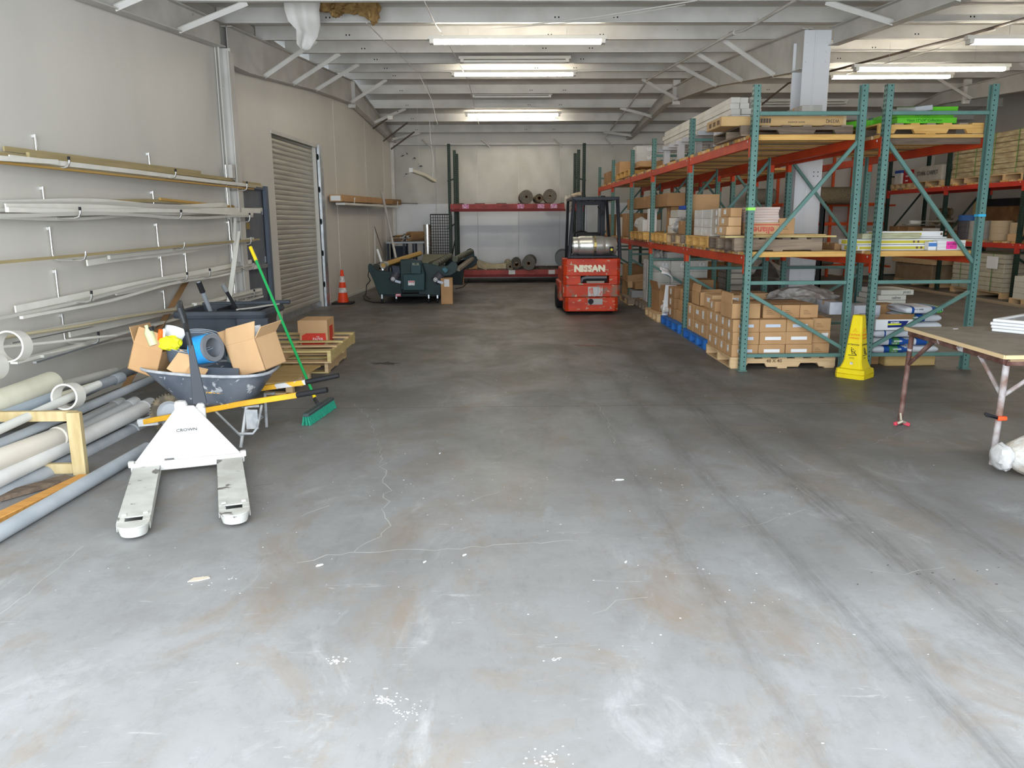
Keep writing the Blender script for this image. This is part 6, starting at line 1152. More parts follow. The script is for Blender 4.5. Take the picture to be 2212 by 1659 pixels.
pallet('pallet', 'yellow pallet at the fourth bay of the top shelf', 2.7, 3.8, 16.8, 18.5, ZT, wood_y, along='x', sw=.085, ns=4, h=.13, nb=5, mats=[wood_y]); cart('carton', 'brown carton at the fourth bay of the top shelf', 2.8, 3.3, 18.7, 20.0, ZT, ZT+.42, card, 'l'); cart('carton', 'brown carton at the far end of the top shelf', 2.8, 3.4, 20.2, 21.4, ZT, ZT+.3, card3, '')
# --- rear rack row, top: pallet with green tile boxes
pallet('pallet', 'yellow pallet on the top shelf right of the double posts', 4.17, 5.33, 8.98, 10.1, ZT, wood_y, h=.125, nb=7, notch=True, mats=[wood_y, wood_o])
tag(P('dark_board', MB().box(4.2, 5.32, 8.98, 10.6, ZT-.012, ZT-.002).box(4.2, 5.32, 8.955, 8.978, ZT-.1, ZT-.004), wood_d), 'dark weathered board under the yellow top shelf pallet', 'board')
gt = M('tile_box_green', (.13, .52, .03), .4, c2=(.10, .42, .02), scale=5); zg = ZT+.127
def gbox(name, label, m, sx, sy, sz, txt=None, mat=gt, ends=None):
    t = T(name, label, 'tile box', tuple(m.to_translation())); P('box_wall', MB().box(-sx/2, sx/2, -sy/2, sy/2, 0, sz, m), mat, t, bevel=.003, smooth=False)
    if ends: P('grey_side', MB().box(-sx/2-.001, -sx/2+.0, -sy/2+.004, sy/2-.004, .004, sz-.004, m), ends, t)
    if txt: text(txt, .038, M('ink_green', (.03, .14, .02), .6), t, m @ frame((-.03, -sy/2-.001, sz/2), (1, 0, 0), (0, 0, 1)), bold=.0004)
    return t
gbox('green_tile_box', 'lime green tile box with printed collection name, lowest on the yellow pallet', TR(4.72, 9.3, zg), .66, .55, .063, 'Vijaya 12"x24" Collection'); gbox('green_tile_box', 'lime green tile box directly on top of the lettered one', TR(4.70, 9.32, zg+.065, .02), .64, .55, .06, 'Vijaya 12"x24"')
gbox('green_tile_box', 'tilted lime green tile box with a grey side, highest on the pile', frame((4.87, 9.35, zg+.15), (.93, .1, .02), (-.1, .95, .12)), .42, .5, .065, None, ends=M('side_grey', (.42, .43, .45), .5))
tag(P('grey_tile_pack', MB().box(-.2, .0, -.2, .2, 0, .055, frame((4.74, 9.2, zg+.138), (.95, .1, .13), (-.1, 1, 0))), M('side_grey', (.42, .43, .45), .5), bevel=.003), 'grey edged tile pack sloping beside the highest green box', 'tile pack')
gbox('green_tile_box', 'lime green tile box sloping behind the left of the double posts', frame((4.02, 9.55, ZT+.13), (.95, .2, .15), (-.2, .97, 0)), .36, .4, .06); gbox('green_tile_box', 'lime green tile box lying flat low between the double posts', TR(4.28, 9.45, zg, .3), .30, .4, .06); gbox('green_tile_box', 'small lime green box end beside the pale cartons on the top shelf', TR(3.87, 9.75, ZT+.0), .12, .4, .13)
cart('carton', 'pale wood-grained carton standing on the top shelf left of the green boxes', 3.60, 3.84, 9.75, 10.3, ZT+.0, ZT+.42, M('carton_grey_wood', (.50, .48, .44), .6, c2=(.42, .40, .36), scale=2, st=(5, 5, 1)), ''); cart('carton', 'second pale carton behind the double posts on the top shelf', 3.98, 4.14, 10.1, 10.5, ZT+.0, ZT+.33, M('carton_grey_wood', (.50, .48, .44), .6), '')
# --- rear rack row, middle: long white and yellow boxes
yw = M('print_yellow', (.58, .50, .06), .5); lb = M('long_box_gloss', (.74, .74, .73), .35)
def striped(label, x0, x1, y0, z0, h=.062, st=True, gr=None):
    t = T('long_striped_box', label, 'box', ((x0+x1)/2, y0+.1, z0), 0, gr); P('box_wall', MB().box(x0, x1, y0, y0+.2, z0, z0+h), lb, t, bevel=.003, smooth=False)
    if st:
        a = x0+.12
        P('yellow_stripe', MB().box(a, x1-.25, y0-.0015, y0, z0+.014, z0+h-.018).box(x0-.001, x0+.1, y0-.0015, y0+.12, z0+.01, z0+h-.01), yw, t)
        P('print_mark', MB().lathe([(0, 0), (.014, 0), (.014, .001)], 10, frame((x0+.78, y0-.002, z0+h/2), (1, 0, 0), (0, 0, 1))).lathe([(0, 0), (.014, 0), (.014, .001)], 10, frame((x0+.83, y0-.002, z0+h/2), (1, 0, 0), (0, 0, 1))), inkbr, t)
    return t
sg = 'long striped boxes on the rear middle shelf'
for k, (a, b, st) in enumerate(((3.98, 5.12, True), (3.96, 5.10, True), (3.96, 5.14, False))): pass
striped('white box with a yellow stripe, lowest at the front of the long stack', 4.0, 5.14, 9.1, ZM, gr=sg); striped('white box with a yellow stripe, second from the bottom of the long stack', 3.97, 5.22, 9.12, ZM+.066, gr=sg); striped('white box with a yellow stripe, highest of the long stack', 4.3, 5.10, 9.16, ZM+.150, gr=sg); striped('plain white box lying between the striped ones of the long stack', 4.1, 5.16, 9.18, ZM+.132, .016, False, sg)
tag(P('olive_tile_pack', MB().box(4.12, 4.78, 9.05, 9.2, ZM+.133, ZM+.19), M('olive_card', (.35, .34, .20), .6, c2=(.5, .5, .35), scale=6, st=(1, 1, 14)), bevel=.002), 'olive layered pack across the front of the long striped boxes', 'pack')
for k in range(3): tag(P('white_box', MB().box(4.96+J(), 5.28, 9.0, 9.09, ZM+k*.038, ZM+k*.038+.037), lb, bevel=.003), f'{["lowest", "middle", "topmost"][k]} short white box behind the pink note', 'box', 'short white boxes behind the pink note')
t = T('pink_note', 'bright pink note stuck on the short white boxes', 'note', (5.1, 8.995, ZM+.05)); P('note_paper', MB().box(5.06, 5.18, 8.997, 8.999, ZM+.015, ZM+.10), M('note_pink', (.85, .06, .38), .6), t); text('RETURN', .026, ink, t, FRONT(5.12, 8.996, ZM+.07)); text('TO', .026, ink, t, FRONT(5.12, 8.996, ZM+.04))
t = cart('box', 'small blue and white box on the shelf left of the pink note', 4.86, 4.95, 9.0, 9.09, ZM, ZM+.10, paper, '', cat='box', tape=False); PL('blue_band', MB().box(-.046, .046, -.0465, -.045, .045, .085), M('band_blue', (.08, .22, .55), .5), t)
cart('carton', 'brown carton end against the long striped boxes behind the double posts', 3.92, 3.99, 9.3, 9.7, ZM, ZM+.08, card3, ''); 
# --- under the rear rack: cement bags and cartons
blb = M('bag_blue', (.015, .075, .30), .45); bwh = M('bag_white', (.66, .68, .72), .45, c2=(.58, .6, .64), scale=6); bgr = M('bag_green', (.18, .60, .10), .5)
def bag(label, x0, x1, y0, y1, z0, z1, mat, bands, group='cement bags under the rear rack'):
    t = T('cement_bag', label, 'bag', ((x0+x1)/2, (y0+y1)/2, z0), 0, group); h = (z1-z0); cx, cy, cz = (x0+x1)/2, (y0+y1)/2, (z0+z1)/2; rings = []
    def ring(u, s=1.0): x = x0+(x1-x0)*u; f = min(1, (4*u*(1-u))**.3*.55+.55) if 0 < u < 1 else .5; return [(x, cy+(y1-y0)/2*s*math.copysign(abs(math.cos(a))**.4, math.cos(a)), cz+h/2*f*s*math.copysign(abs(math.sin(a))**.5, math.sin(a))) for a in [2*PI*k/20 for k in range(20)]]
    us = [0, .04, .1, .2, .35, .5, .65, .8, .9, .96, 1]
    P('bag_body', loft(MB(), [ring(u) for u in us], True), mat, t, ang=70)
    for (a, b, m_) in bands: P('printed_band', loft(MB(), [[tuple(Vector(p)) for p in ring(a+(b-a)*k/4, 1.006)] for k in range(5)]), m_, t, ang=70)
    return t
bb = T('block_board', 'chunky tan board block on the floor under the cement bags', 'block', (4.8, 9.3, 0)); P('block_board_face', MB().prism([(4.50, 9.05), (4.52, 9.03), (5.09, 9.03), (5.09, 9.6), (4.50, 9.6)], 0, .125), M('board_tan', (.50, .35, .15), .7, c2=(.44, .30, .12), scale=3), bb, bevel=.01)
tag(P('brown_board', MB().box(4.25, 4.48, 9.15, 9.6, 0, .11), card3, bevel=.004), 'low brown carton left of the tan board block', 'carton')
for k, (a, b, m_, bands) in enumerate(((4.38, 4.80, bwh, [(.3, .98, blb), (.45, .7, bgr)]), (4.38, 4.80, bwh, [(.42, .98, blb), (.5, .72, bgr)]), (4.38, 4.80, bwh, [(.28, .32, blb)]))):
    d_ = bag(f'{["lowest", "second", "third"][k]} cement bag of the left pile by the double posts', a, b, 9.1, 9.55, .13+k*.095, .13+k*.095+.093, m_, bands)
    if k < 2: text('urmain', .035, paper, d_, FRONT(4.66, 9.093, .13+k*.095+.06), bold=.0008); text('CX 20', .024, paper, d_, FRONT(4.62, 9.093, .13+k*.095+.03))
for k in range(6):
    bands = [[(.05, .5, bgr)], [(.3, .98, blb), (.62, .85, bgr)], [(.1, .12, blb)], [(.05, .1, blb)], [(.02, .55, blb), (.1, .3, bgr)], [(.15, .22, blb), (.7, .98, blb), (.82, .98, bgr)]][k]
    if k in (0, 2): bands = []
    d_ = bag(f'{["lowest", "second", "third", "fourth", "fifth", "topmost"][k]} cement bag of the right pile on the tan block', 4.76+.01*(k % 2)-(.03 if k > 3 else 0), 5.16+.01*(k % 2), 9.12, 9.6, .13+k*.092, .13+k*.092+.09, bwh, bands)
    if k == 4: text('urmain', .035, paper, d_, FRONT(4.83, 9.112, .13+k*.092+.06), bold=.0008); text('CX 21', .024, paper, d_, FRONT(4.84, 9.112, .13+k*.092+.03))
    if k == 5: text('4 23 2028', .026, ink, d_, FRONT(4.88, 9.112, .13+k*.092+.058))
t = T('printed_carton', 'white carton with blue and yellow print open on the left bag pile', 'carton', (4.6, 9.2, .42)); cz_ = .418
P('box_wall', MB().box(4.36, 4.79, 9.05, 9.45, cz_, cz_+.125), paper, t, bevel=.004, smooth=False); P('blue_print', MB().prism([(4.50, cz_+.03), (4.66, cz_+.035), (4.71, cz_+.06), (4.74, cz_+.108), (4.50, cz_+.108)], 9.047, 9.0495, 'y'), M('print_navy', (.015, .03, .18), .5), t); P('yellow_print', MB().prism([(4.50, cz_+.058), (4.65, cz_+.062), (4.66, cz_+.078), (4.50, cz_+.078)], 9.044, 9.0465, 'y'), M('print_lemon', (.75, .80, .05), .5), t)
text('urmain', .036, paper, t, FRONT(4.58, 9.046, cz_+.092), bold=.0008); P('flap', MB().box(4.38, 4.78, -.0, .004, 0, .08, frame((0, 9.05, cz_+.125), (1, 0, 0), (0, .7, .5))), card3, t)
cart('tile_box', 'grey and white tile box standing behind the left bag pile', 4.3, 4.62, 9.5, 9.8, .42, .66, M('tile_box_white', (.60, .62, .66), .5, c2=(.4, .42, .48), scale=5), 'p', cat='box', tape=False); cart('carton', 'brown carton between the bags and the flat salt-white boxes', 4.66, 4.86, 9.6, 9.9, .42, .66, card3, '')
for k in range(3):
    t = cart('flat_box', f'{["lowest", "middle", "topmost"][k]} flat cream box of the tilted stack behind the right bag pile', 4.72+.03*k, 5.10+.09*(k == 2), 9.85, 10.4, .62+k*.065, .62+k*.065+.062, M('box_cream', (.58, .57, .50), .5), '', cat='box', tape=False)
    if k == 1: o = text('salme', .05, ink, t, FRONT(.05, -.276, .03)); o.matrix_parent_inverse = Matrix()
    if k == 2: o = text('JAVES', .04, ink, t, FRONT(.12, -.276, .03)); o.matrix_parent_inverse = Matrix()
cart('carton', 'grey patterned box between the two nearest double posts', 4.0, 4.15, 9.5, 9.9, .55, .70, M('tile_box_white', (.60, .62, .66), .5), '', cat='box')
crumple('plastic_heap', 'clear plastic wrap heap behind the front pallet beside the column', 'plastic', (4.1, 10.7, .62), .35, M('plastic_sheen', (.30, .27, .25), .2, c2=(.55, .53, .5), scale=10), (1.3, .8, .5), 61)
t = T('strapped_crate', 'clear wrapped dark crate with a white strap behind the end of the front pallet', 'crate', (4.0, 10.6, 0)); P('crate_side', MB().box(3.7, 4.12, 10.25, 10.9, 0, .55), M('crate_dark', (.17, .15, .14), .3, c2=(.26, .24, .23), scale=6), t, bevel=.01); P('strap', MB().box(3.9, 3.915, 10.247, 10.25, 0, .55), label_m, t); P('wrap_edge', MB().box(3.7, 4.12, 10.245, 10.25, .5, .53), M('wrap_teal', (.2, .3, .3), .3), t)
# ================================================================ FAR RIGHT RACK GOODS
wrp = M('wrapped_brown', (.33, .26, .15), .22, c2=(.50, .42, .26), scale=4, st=(1, 1, 5), bump=.5, bscale=10, c3=(.75, .70, .55), s3=14, t3=.70)
def wload(label, x0, x1, y0, y1, z0, z1, mat, n=6, strap=None, name='wrapped_pallet_load', cat='pallet load', ph=.13):
    t = T(name, label, cat, ((x0+x1)/2, (y0+y1)/2, z0)); h = (z1-z0-ph)/n
    for k in range(3): P('pallet_block', MB().box(x0, x1, y0+(y1-y0-.1)*k/2, y0+(y1-y0-.1)*k/2+.1, z0, z0+ph-.02), wood_n, t, smooth=False)
    P('pallet_deck', MB().box(x0, x1, y0, y1, z0+ph-.02, z0+ph), wood_n, t, smooth=False)
    for k in range(n): P('packed_layer', MB().box(x0+J(.012), x1, y0+.02+J(.012), y1-.02+J(.012), z0+ph+k*h+.003, z0+ph+(k+1)*h), mat, t, bevel=.008, smooth=False)
    if strap:
        for f in (.2, .8): y = y0+(y1-y0)*f; P('strap', MB().box(x0-.022, x0-.018, y, y+.02, z0+ph, z1+.01).box(x0-.02, x1, y, y+.02, z1, z1+.006), strap, t)
    return t
gs = M('strap_green', (.12, .28, .06), .5); zc = 2.46
wload('shrink-wrapped brown pallet load on the upper far shelf, left of the last rack post', 10.6, 11.6, 17.75, 18.95, zc, 3.33, wrp, 7, gs); wload('tallest shrink-wrapped brown pallet load on the upper far shelf, at the right edge', 10.6, 11.6, 16.3, 17.6, zc, 3.45, wrp, 8, gs)
wload('shrink-wrapped load on the upper far shelf beyond the right edge post', 10.6, 11.6, 14.5, 15.9, zc, 3.5, wrp, 8, gs)
t = wload('grey wrapped crate with black lettering on the upper far shelf', 10.6, 11.5, 19.35, 20.7, zc, 2.95, M('wrapped_grey', (.42, .39, .34), .35, c2=(.5, .47, .42), scale=6), 1); text('STARK CARPET', .14, ink, t, frame((10.585, 20.0, 2.78), (0, -1, 0), (0, 0, 1)))
pallet('pallet', 'pallet under the small red and white boxes on the upper far shelf', 10.6, 11.4, 20.9, 21.85, zc, wood_n, along='x', sw=.085, ns=4, h=.12, nb=4); rb = M('box_red', (.45, .02, .025), .5)
for k in range(3): cart('red_box', f'{["lowest", "middle", "topmost"][k]} small red box on the upper far shelf', 10.65, 10.95, 20.95, 21.3, zc+.122+k*.115, zc+.122+k*.115+.113, rb, 'L', 'small red boxes on the upper far shelf', cat='box', tape=False)
cart('blue_white_box', 'white box with blue top beside the small red boxes', 10.62, 10.95, 21.35, 21.7, zc+.122, zc+.40, cardw, '', cat='box'); tag(P('blue_carton', MB().box(10.62, 10.95, 21.35, 21.7, zc+.402, zc+.47), M('box_blue', (.02, .08, .42), .5)), 'blue carton lid on the white box of the upper far shelf', 'carton')
crumple('plastic_bundle', 'grey crumpled bundle behind the small red boxes on the far shelf', 'bundle', (10.9, 20.85, zc+.18), .2, M('bundle_grey', (.22, .21, .2), .5), (1, .8, .9), 71)
zd = 1.21
t = T('framed_board', 'tall brown framed wooden panel standing on the middle far shelf', 'panel', (11.5, 18.2, zd)); P('panel_board', MB().box(11.45, 11.48, 17.1, 19.3, zd, 2.12), M('panel_brown', (.22, .12, .05), .6, c2=(.16, .085, .035), scale=3), t); P('panel_edge', MB().box(11.42, 11.5, 19.2, 19.32, zd, 2.14), wood_t, t); P('panel_top_black_board', MB().box(11.43, 11.45, 17.1, 19.2, 1.95, 2.12), black, t)  # black strip along the top of the panel face
def drum(label, x, y, r, h, mat, top=None, z=zd, name='roll_drum', cat='drum'):
    t = T(name, label, cat, (x, y, z)); P('drum_wall', MB().lathe([(0, 0), (r, 0), (r*1.01, h*.03), (r, h*.06), (r, h*.97), (r*.97, h), (0, h)], 26, TR(x, y, z)), mat, t)
    for f in (.35, .68): P('drum_ring', MB().lathe([(r, h*f), (r*1.015, h*(f+.01)), (r, h*(f+.02))], 26, TR(x, y, z)), mat, t)
    if top: P('drum_lid', MB().lathe([(0, h+.13), (r*.98, h+.13), (r*1.02, h+.11), (r*1.02, h), (0, h)], 26, TR(x, y, z)), top, t)
drum('dark wrapped drum with a blue lid on the middle far shelf', 10.9, 18.55, .22, .42, M('drum_dark', (.06, .055, .065), .25), M('lid_blue', (.03, .10, .30), .5)); drum('grey shiny drum beside the dark blue-lidded one', 10.9, 18.05, .24, .42, M('drum_grey', (.32, .31, .30), .28)); drum('tan paper drum on the middle far shelf left of the right edge post', 10.9, 17.3, .22, .42, M('drum_tan', (.42, .33, .22), .5)); drum('second tan paper drum close to the far rack post', 11.0, 16.82, .2, .38, M('drum_tan', (.42, .33, .22), .5))
crumple('dark_heap', 'dark covered heap behind the tan drums on the middle far shelf', 'heap', (11.2, 16.8, zd+.38), .32, M('tarp_dark', (.05, .045, .042), .35), (.6, 1.2, 1), 81)
t = T('paper_cone', 'large tan paper cone tilted over white blocks at the right edge', 'paper', (10.8, 16.15, zd+.4)); P('cone_wall', MB().lathe([(.05, .35), (.16, -.05), (.15, -.05), (.045, .35)], 20, frame((10.8, 16.3, zd+.42), (1, .2, 0), (0, 1, -.45))), M('paper_tan', (.50, .40, .26), .7), t)
for k in range(4): cart('foam_block', f'{["lowest", "second", "third", "topmost"][k]} cream foam block at the right edge of the middle far shelf', 10.6, 10.95, 15.5, 16.05, zd+k*.085, zd+k*.085+.083, M('foam_cream', (.60, .56, .46), .7), '', 'cream foam blocks on the far shelf', cat='block', tape=False)
cart('carton', 'small tan carton left of the cream foam blocks', 10.6, 10.8, 16.3, 16.6, zd, zd+.15, card2, '')
gl = M('glass_table_edge', (.30, .30, .25), .15, c2=(.5, .5, .42), scale=5)
def disc(label, x, y, z, r, th=.02, mat=gl): return tag(P('round_table_top', MB().lathe([(0, 0), (r*.98, 0), (r, th/2), (r*.98, th), (0, th)], 40, TR(x, y, z)), mat), label, 'table top')
cart('carton', 'wide brown carton under the round table tops on the middle far shelf', 10.6, 11.3, 19.5, 20.6, zd, zd+.18, card3, 'l'); cart('flat_box', 'flat white box on the carton under the round table tops', 10.6, 11.0, 19.35, 20.0, zd+.182, zd+.24, cardw, '', cat='box'); cart('carton', 'brown carton at the far end of the middle far shelf', 10.6, 11.3, 20.7, 21.7, zd, zd+.28, card3, '')
disc('left round pale table top on the middle far shelf', 11.05, 20.9, zd+.32, .48); disc('right round pale table top above the silver bowl', 11.0, 19.85, zd+.40, .45)
bm2 = M('silver_bowl', (.62, .60, .52), .15, 1)
tag(P('silver_bowl', MB().lathe([(.0, 0), (.15, .01), (.27, .07), (.30, .13), (.29, .135), (.25, .08), (.0, .03)], 30, TR(10.95, 19.6, zd+.245)), bm2), 'hammered silver bowl under the right round table top', 'bowl'); tag(P('silver_urn', MB().lathe([(.0, 0), (.17, 0), (.20, .05), (.12, .10), (.17, .14), (.18, .25), (.14, .30), (0, .3)], 30, TR(11.0, 19.75, zd+.425)), bm2), 'silver urn standing on the right round table top', 'urn'); tag(P('white_dish', MB().lathe([(.0, 0), (.14, 0), (.16, .08), (.15, .08), (0, .02)], 24, TR(10.9, 20.95, zd+.345)), paper), 'white round dish on the left round table top', 'dish')
# floor level under the far rack
t = wload('leaning crate of brown wrapped panels under the far rack, a pallet over it', 10.75, 11.5, 19.6, 21.5, 0, .55, M('wrapped_panel', (.26, .18, .11), .35, c2=(.32, .24, .16), scale=5), 1, name='wrapped_crate', cat='crate'); P('top_pallet_board', MB().box(10.7, 11.5, 19.55, 21.6, .56, .68), wood_n, t)
ww = M('wrapped_cream', (.46, .42, .33), .4, c2=(.54, .50, .40), scale=5); wload('tall cream wrapped tile crate under the far rack with a paper note', 10.65, 11.55, 16.65, 18.6, 0, .93, ww, 8, gs, 'wrapped_crate', 'crate')
tag(P('paper_note', MB().box(10.62, 10.625, 16.85, 17.25, .62, .88), paper), 'white delivery papers stuck on the tall cream crate', 'paper'); wload('darker wrapped tile crate behind the right edge post of the far rack', 10.7, 11.6, 14.9, 16.1, 0, .9, M('wrapped_grey2', (.27, .25, .23), .35), 8, None, 'wrapped_crate', 'crate')
for k in range(4): cart('white_box', f'{["lowest", "second", "third", "topmost"][k]} cream box of the strapped stack at the right edge, on the floor', 10.2, 10.7, 14.6, 15.6, .13+k*.11, .13+k*.11+.108, M('box_cream', (.58, .57, .50), .5), '', 'strapped cream boxes at the right edge', cat='box', tape=False)
pallet('pallet', 'pallet under the strapped cream boxes at the right edge', 10.2, 11.0, 14.5, 15.7, 0, wood_n, along='x', sw=.085, ns=4, h=.13, nb=4)
tag(P('curb_strip', MB().box(10.0, 10.14, 12.5, 24.2, 0, .04), M('curb_tan', (.33, .26, .18), .8)), 'low tan curb strip on the floor before the far rack', 'curb')
# top right corner bits
cart('carton', 'brown carton cut by the right edge high on the far rack', 9.3, 9.9, 12.6, 13.3, 3.05, 3.35, card, ''); tag(P('shelf_arm', MB().box(9.2, 10.6, 12.6, 13.3, 3.0, 3.048), wood_d), 'dark shelf board cut by the right edge high up', 'board')
# ================================================================ FOREGROUND RIGHT
t = T('caution_cone', 'tall yellow four-sided caution cone with floor warnings standing before the green posts', 'cone', (3.87, 8.42, 0), .75)
yc = M('cone_yellow', (.86, .68, .015), .38, c2=(.80, .60, .02), scale=5)
def sq(r, z, ch=.02): c = ch; return [(r-c, -r, z), (r, -r+c, z), (r, r-c, z), (r-c, r, z), (-r+c, r, z), (-r, r-c, z), (-r, -r+c, z), (-r+c, -r, z)]
PL('cone_body', loft(MB(), [sq(.125, .105), sq(.104, .16), sq(.096, .2), sq(.058, .62, .012), sq(.052, .67, .012), sq(.044, .675, .01)], True), yc, t, bevel=.002); PL('cone_base', loft(MB(), [sq(.155, 0, .03), sq(.158, .045, .03), sq(.150, .048, .03), sq(.157, .052, .03), sq(.150, .098, .03), sq(.13, .107, .03)], True), yc, t)
io = M('ink_orange', (.78, .16, .02), .5); ik = M('ink_black', (.03, .03, .03), .5)
for face in (0, 1):
    for s_, z_, sz_, mt_ in (('CAUTION', .465, .026, io), ('CUIDADO', .43, .023, io), ('ATTENTION', .36, .022, ik)):
        r_ = .096-(.038)*(z_-.2)/.42; m = (frame((0, -r_-.0012, z_), (1, 0, 0), (0, .09, 1)) if face == 0 else frame((-r_-.0012, 0, z_), (0, -1, 0), (.09, 0, 1))); o = text(s_, sz_, mt_, t, m, bold=.0006, ext=.0004); o.matrix_parent_inverse = Matrix()
    def on(z_, u): r_ = .096-.038*(z_-.2)/.42+.0016; return (u, -r_, z_) if face == 0 else (-r_, -u, z_)
    PL('warning_triangle', MB().tube([on(.50, -.022), on(.50, .022), on(.538, 0), on(.50, -.022)], .0014, 4).tube([on(.508, 0), on(.522, 0)], .0018, 4), io, t)
    # slipping figure over a floor bar
    PL('slip_figure', MB().tube([on(.245, -.045), on(.25, .045)], .004, 5).tube([on(.255, .04), on(.275, .02), on(.262, -.005), on(.29, -.01), on(.31, -.02)], .0045, 5).tube([on(.29, -.01), on(.28, .02), on(.30, .025)], .0035, 5).tube([on(.30, -.018), on(.315, .005), on(.30, .012)], .003, 5).tube([on(.322, -.018), on(.324, -.012)], .007, 6), ik, t)
    PL('small_print', MB().tube([on(.222, -.03), on(.222, .02)], .0018, 4).tube([on(.213, -.03), on(.213, .025)], .0018, 4), ik, t)
PL('sticker_patch', MB().box(-.1155, -.1145, -.02, .01, .15, .175, Matrix.Identity(4)), label_m, t)
# --- work table
brs = M('table_steel_brown', (.10, .045, .035), .5, c2=(.20, .12, .10), scale=9, c3=(.48, .46, .46), s3=5, t3=.60); brw = M('table_steel_white', (.45, .43, .43), .5, c2=(.22, .14, .11), scale=8)
t = T('work_table', 'plywood topped work table on brown steel tube legs at the right edge', 'table', (4.3, 5.9, 0)); ZTb = .785
A, B = G(1955, 706, ZTb), G(2171, 768, ZTb); xr = 5.6
tp = [(A.x, A.y), (B.x, B.y), (xr, B.y+.03), (xr, A.y+.02)]
P('table_top', MB().prism(tp, ZTb-.018, ZTb-.001), M('table_top_worn', (.285, .24, .19), .75, c2=(.22, .18, .14), scale=6, c3=(.4, .37, .33), s3=16, t3=.72), t, smooth=False)
P('edge_band', MB().beam((A.x-.002, A.y, ZTb-.012), (B.x-.002, B.y, ZTb-.012), .012, .026).beam((B.x, B.y-.003, ZTb-.012), (xr, B.y+.027, ZTb-.012), .012, .026), M('edge_pine', (.70, .52, .30), .6), t, smooth=False); P('under_ply', MB().prism([(B.x+.05, B.y+.015), (xr, B.y+.04), (xr, B.y+.2), (B.x+.05, B.y+.2)], ZTb-.045, ZTb-.028), M('ply_edge', (.35, .25, .14), .8), t)
P('side_rail', MB().beam((A.x+.03, A.y-.03, ZTb-.045), (B.x+.03, B.y+.03, ZTb-.045), .035, .045).beam((B.x+.03, B.y+.03, ZTb-.06), (xr, B.y+.05, ZTb-.06), .03, .03).beam((A.x+.03, A.y-.03, ZTb-.05), (xr, A.y-.02, ZTb-.05), .03, .03), brs, t, bevel=.003)
L1, L2 = G(1943, 917), G(2143, 1003); q1, q2 = Vector((A.x+.04, A.y-.05, ZTb-.04)), Vector((B.x+.05, B.y+.05, ZTb-.04))
P('leg', MB().tube([q1, (L1.x, L1.y, .0)], .021, 12), brs, t); P('leg', MB().tube([q2, (L2.x, L2.y, .0)], .022, 12), brw, t)
P('leg', MB().tube([(5.5, A.y-.05, ZTb-.04), (5.5, A.y-.1, 0)], .02, 12), brs, t); P('leg', MB().tube([(5.5, B.y+.1, ZTb-.04), (5.5, B.y+.15, 0)], .02, 12), brs, t)
m1 = q1.lerp(Vector(L1), .36); m2 = q2.lerp(Vector(L2), .34); d12 = (q2-q1).normalized()
P('corner_brace', MB().tube([m1, q1+d12*.38], .015, 8).tube([m1, q1+Vector((.28, .0, 0))], .014, 8), brs, t); P('corner_brace', MB().tube([m2, q2-d12*.36], .015, 8).tube([m2, q2+Vector((.34, 0, 0))], .015, 8), brw, t)
c = G(1943, 915, .02); t = T('spring_clamp', 'red tipped spring clamp gripping the foot of the far left table leg', 'clamp', (c.x, c.y, 0)); P('jaw_tip', MB().beam((c.x-.055, c.y-.02, .02), (c.x-.02, c.y-.01, .03), .025, .03), M('clamp_pink', (.55, .06, .09), .4), t, bevel=.005); P('jaw_tip', MB().beam((c.x+.02, c.y-.02, .035), (c.x+.07, c.y-.03, .015), .025, .03), M('clamp_pink', (.55, .06, .09), .4), t, bevel=.005); P('clamp_body', MB().tube([(c.x-.03, c.y-.03, .03), (c.x, c.y-.04, .05), (c.x+.03, c.y-.03, .035)], .012, 8).tube([(c.x, c.y-.03, .03), (c.x, c.y, .11)], .010, 8), M('clamp_brass', (.35, .31, .24), .5, .3), t)
f_ = .54; c = q2.lerp(Vector(L2), f_); t = T('spring_clamp', 'orange and black spring clamp halfway up the near table leg', 'clamp', tuple(c)); P('clamp_jaw', MB().beam(c+Vector((-.03, -.03, 0)), c+Vector((.035, -.03, .0)), .03, .03), M('clamp_orange', (.85, .10, .03), .4), t, bevel=.006); P('clamp_handle', MB().beam(c+Vector((-.12, -.03, .035)), c+Vector((-.02, -.03, .0)), .018, .022).beam(c+Vector((-.11, -.03, .02)), c+Vector((-.02, -.03, .0)), .018, .014), black, t, bevel=.004)
# stack of white window sashes on the table
vin = M('vinyl_white', (.78, .79, .80), .3)
for k in range(4):
    W_ = G(2140+[3, 0, -4, 2][3-k], 700, ZTb+.02); x0, y0 = 3.98-[0, .008, .018, -.0][k], 6.30; z = ZTb+.001+k*.026; L_, D_ = 1.0, .85
    t = T('window_frame', f'white window sash, {["lowest", "second", "third", "topmost"][k]} of the stack on the work table', 'window frame', (x0+.5, y0-.3, z), 0, 'white window sashes on the work table')
    m = frame((x0, y0, z), (.72, -1, 0), (1, .72, 0)); 
    for a, b, c_, d_ in ((0, L_, 0, .045), (0, L_, D_-.045, D_), (0, .045, .045, D_-.045), (L_-.045, L_, .045, D_-.045)): P('frame_bar', MB().box(a, b, c_, d_, 0, .025, m), vin, t, bevel=.008, seg=2)
    P('pane', MB().box(.045, L_-.045, .045, D_-.045, .010, .014, m), M('screen_grey', (.30, .31, .33), .3), t)
tag(P('wood_chip', MB().box(-.02, .02, -.003, .003, 0, .003, TR(G(2064, 711, ZTb).x, G(2064, 711, ZTb).y, ZTb)), paper), 'tiny white sliver lying on the work table top', 'chip')
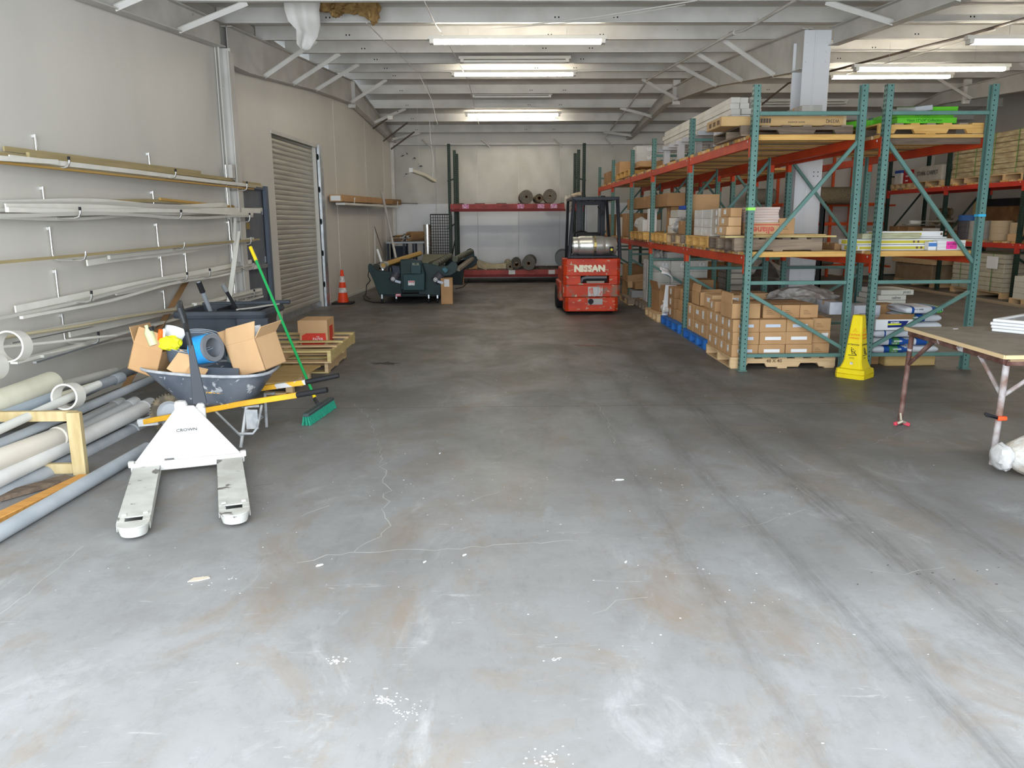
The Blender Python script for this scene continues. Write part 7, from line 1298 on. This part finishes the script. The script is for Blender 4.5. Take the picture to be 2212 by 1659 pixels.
# --- plastic wrapped roll on the floor
wc = Vector((3.50, 4.97, .15)); t = T('wrapped_roll', 'clear plastic wrapped carpet pad roll on the floor under the work table', 'roll', (3.9, 4.9, 0))
m = frame(wc, (0, 1, 0), (0, 0, 1)); rings = []; random.seed(77)
for u in range(15):
    x = wc.x-.16+u*.08; r = .155*min(1, (u+.35)/2.6)**.5; rings.append([(x+J(.01), wc.y+.0-.16*(x-wc.x)+r*math.cos(a)*(1+random.uniform(-.05, .05)), max(.004, wc.z+r*math.sin(a)*(1+random.uniform(-.06, .06)))) for a in [2*PI*k/26 for k in range(26)]])
P('plastic_wrap', loft(MB(), rings, True), M('plastic_milky', (.56, .55, .52), .22, c2=(.36, .31, .25), scale=5, st=(1, 2, 2), bump=.8, bscale=9), t, ang=80)
crumple('plastic_gather', 'gathered clear plastic end of the wrapped roll beside the table leg', 'plastic', (3.33, 5.0, .13), .09, M('plastic_white', (.52, .51, .50), .25, bump=.6, bscale=12), (.6, 1.1, 1), 91, amp=.22)
# --- litter on the floor
for i, (x, y, s, c_) in enumerate(((1338, 1037, .03, 'white'), (430, 1252, .05, 'tan'), (690, 1222, .02, 'white'), (1003, 1200, .014, 'white'), (917, 1215, .012, 'white'), (1352, 1215, .012, 'white'), (950, 980, .012, 'white'))):
    g = G(x, y); m = frame((g.x, g.y, .001), (1, .3*i, 0), (-.3*i, 1, 0)); o = P('floor_litter', MB().prism([(-s, -s*.3), (0, -s*.4), (s, -s*.1), (s*.8, s*.3), (-s*.5, s*.4)], 0, .004, 'z', m), paper if c_ == 'white' else M('litter_tan', (.55, .48, .38), .8)); tag(o, ['square white paper chip in the middle of the open floor', 'crumpled tan scrap on the floor below the pallet jack forks', 'small white chip on the floor right of the tan scrap', 'white speck of debris on the floor, centre foreground', 'white speck of debris left of the centre foreground', 'white speck of debris right of the centre foreground', 'white speck on the floor beyond the centre crack'][i], 'litter')
for i, (x, y) in enumerate(((830, 785), (1268, 746))):
    g = G(x, y); pts = [(g.x+(.20-.06*(k % 3))*math.cos(2*PI*k/14), g.y+(.12-.04*((k*2) % 3))*math.sin(2*PI*k/14)) for k in range(14)]
    o = P('floor_spill', MB().prism(pts, .0005, .002), M('spill_black', (.025, .022, .02), .25) if i == 0 else M('spill_brown', (.09, .035, .02), .35)); tag(o, ['black oil spill on the floor right of the stacked pallets', 'reddish brown oil spill on the floor before the forklift'][i], 'stain')
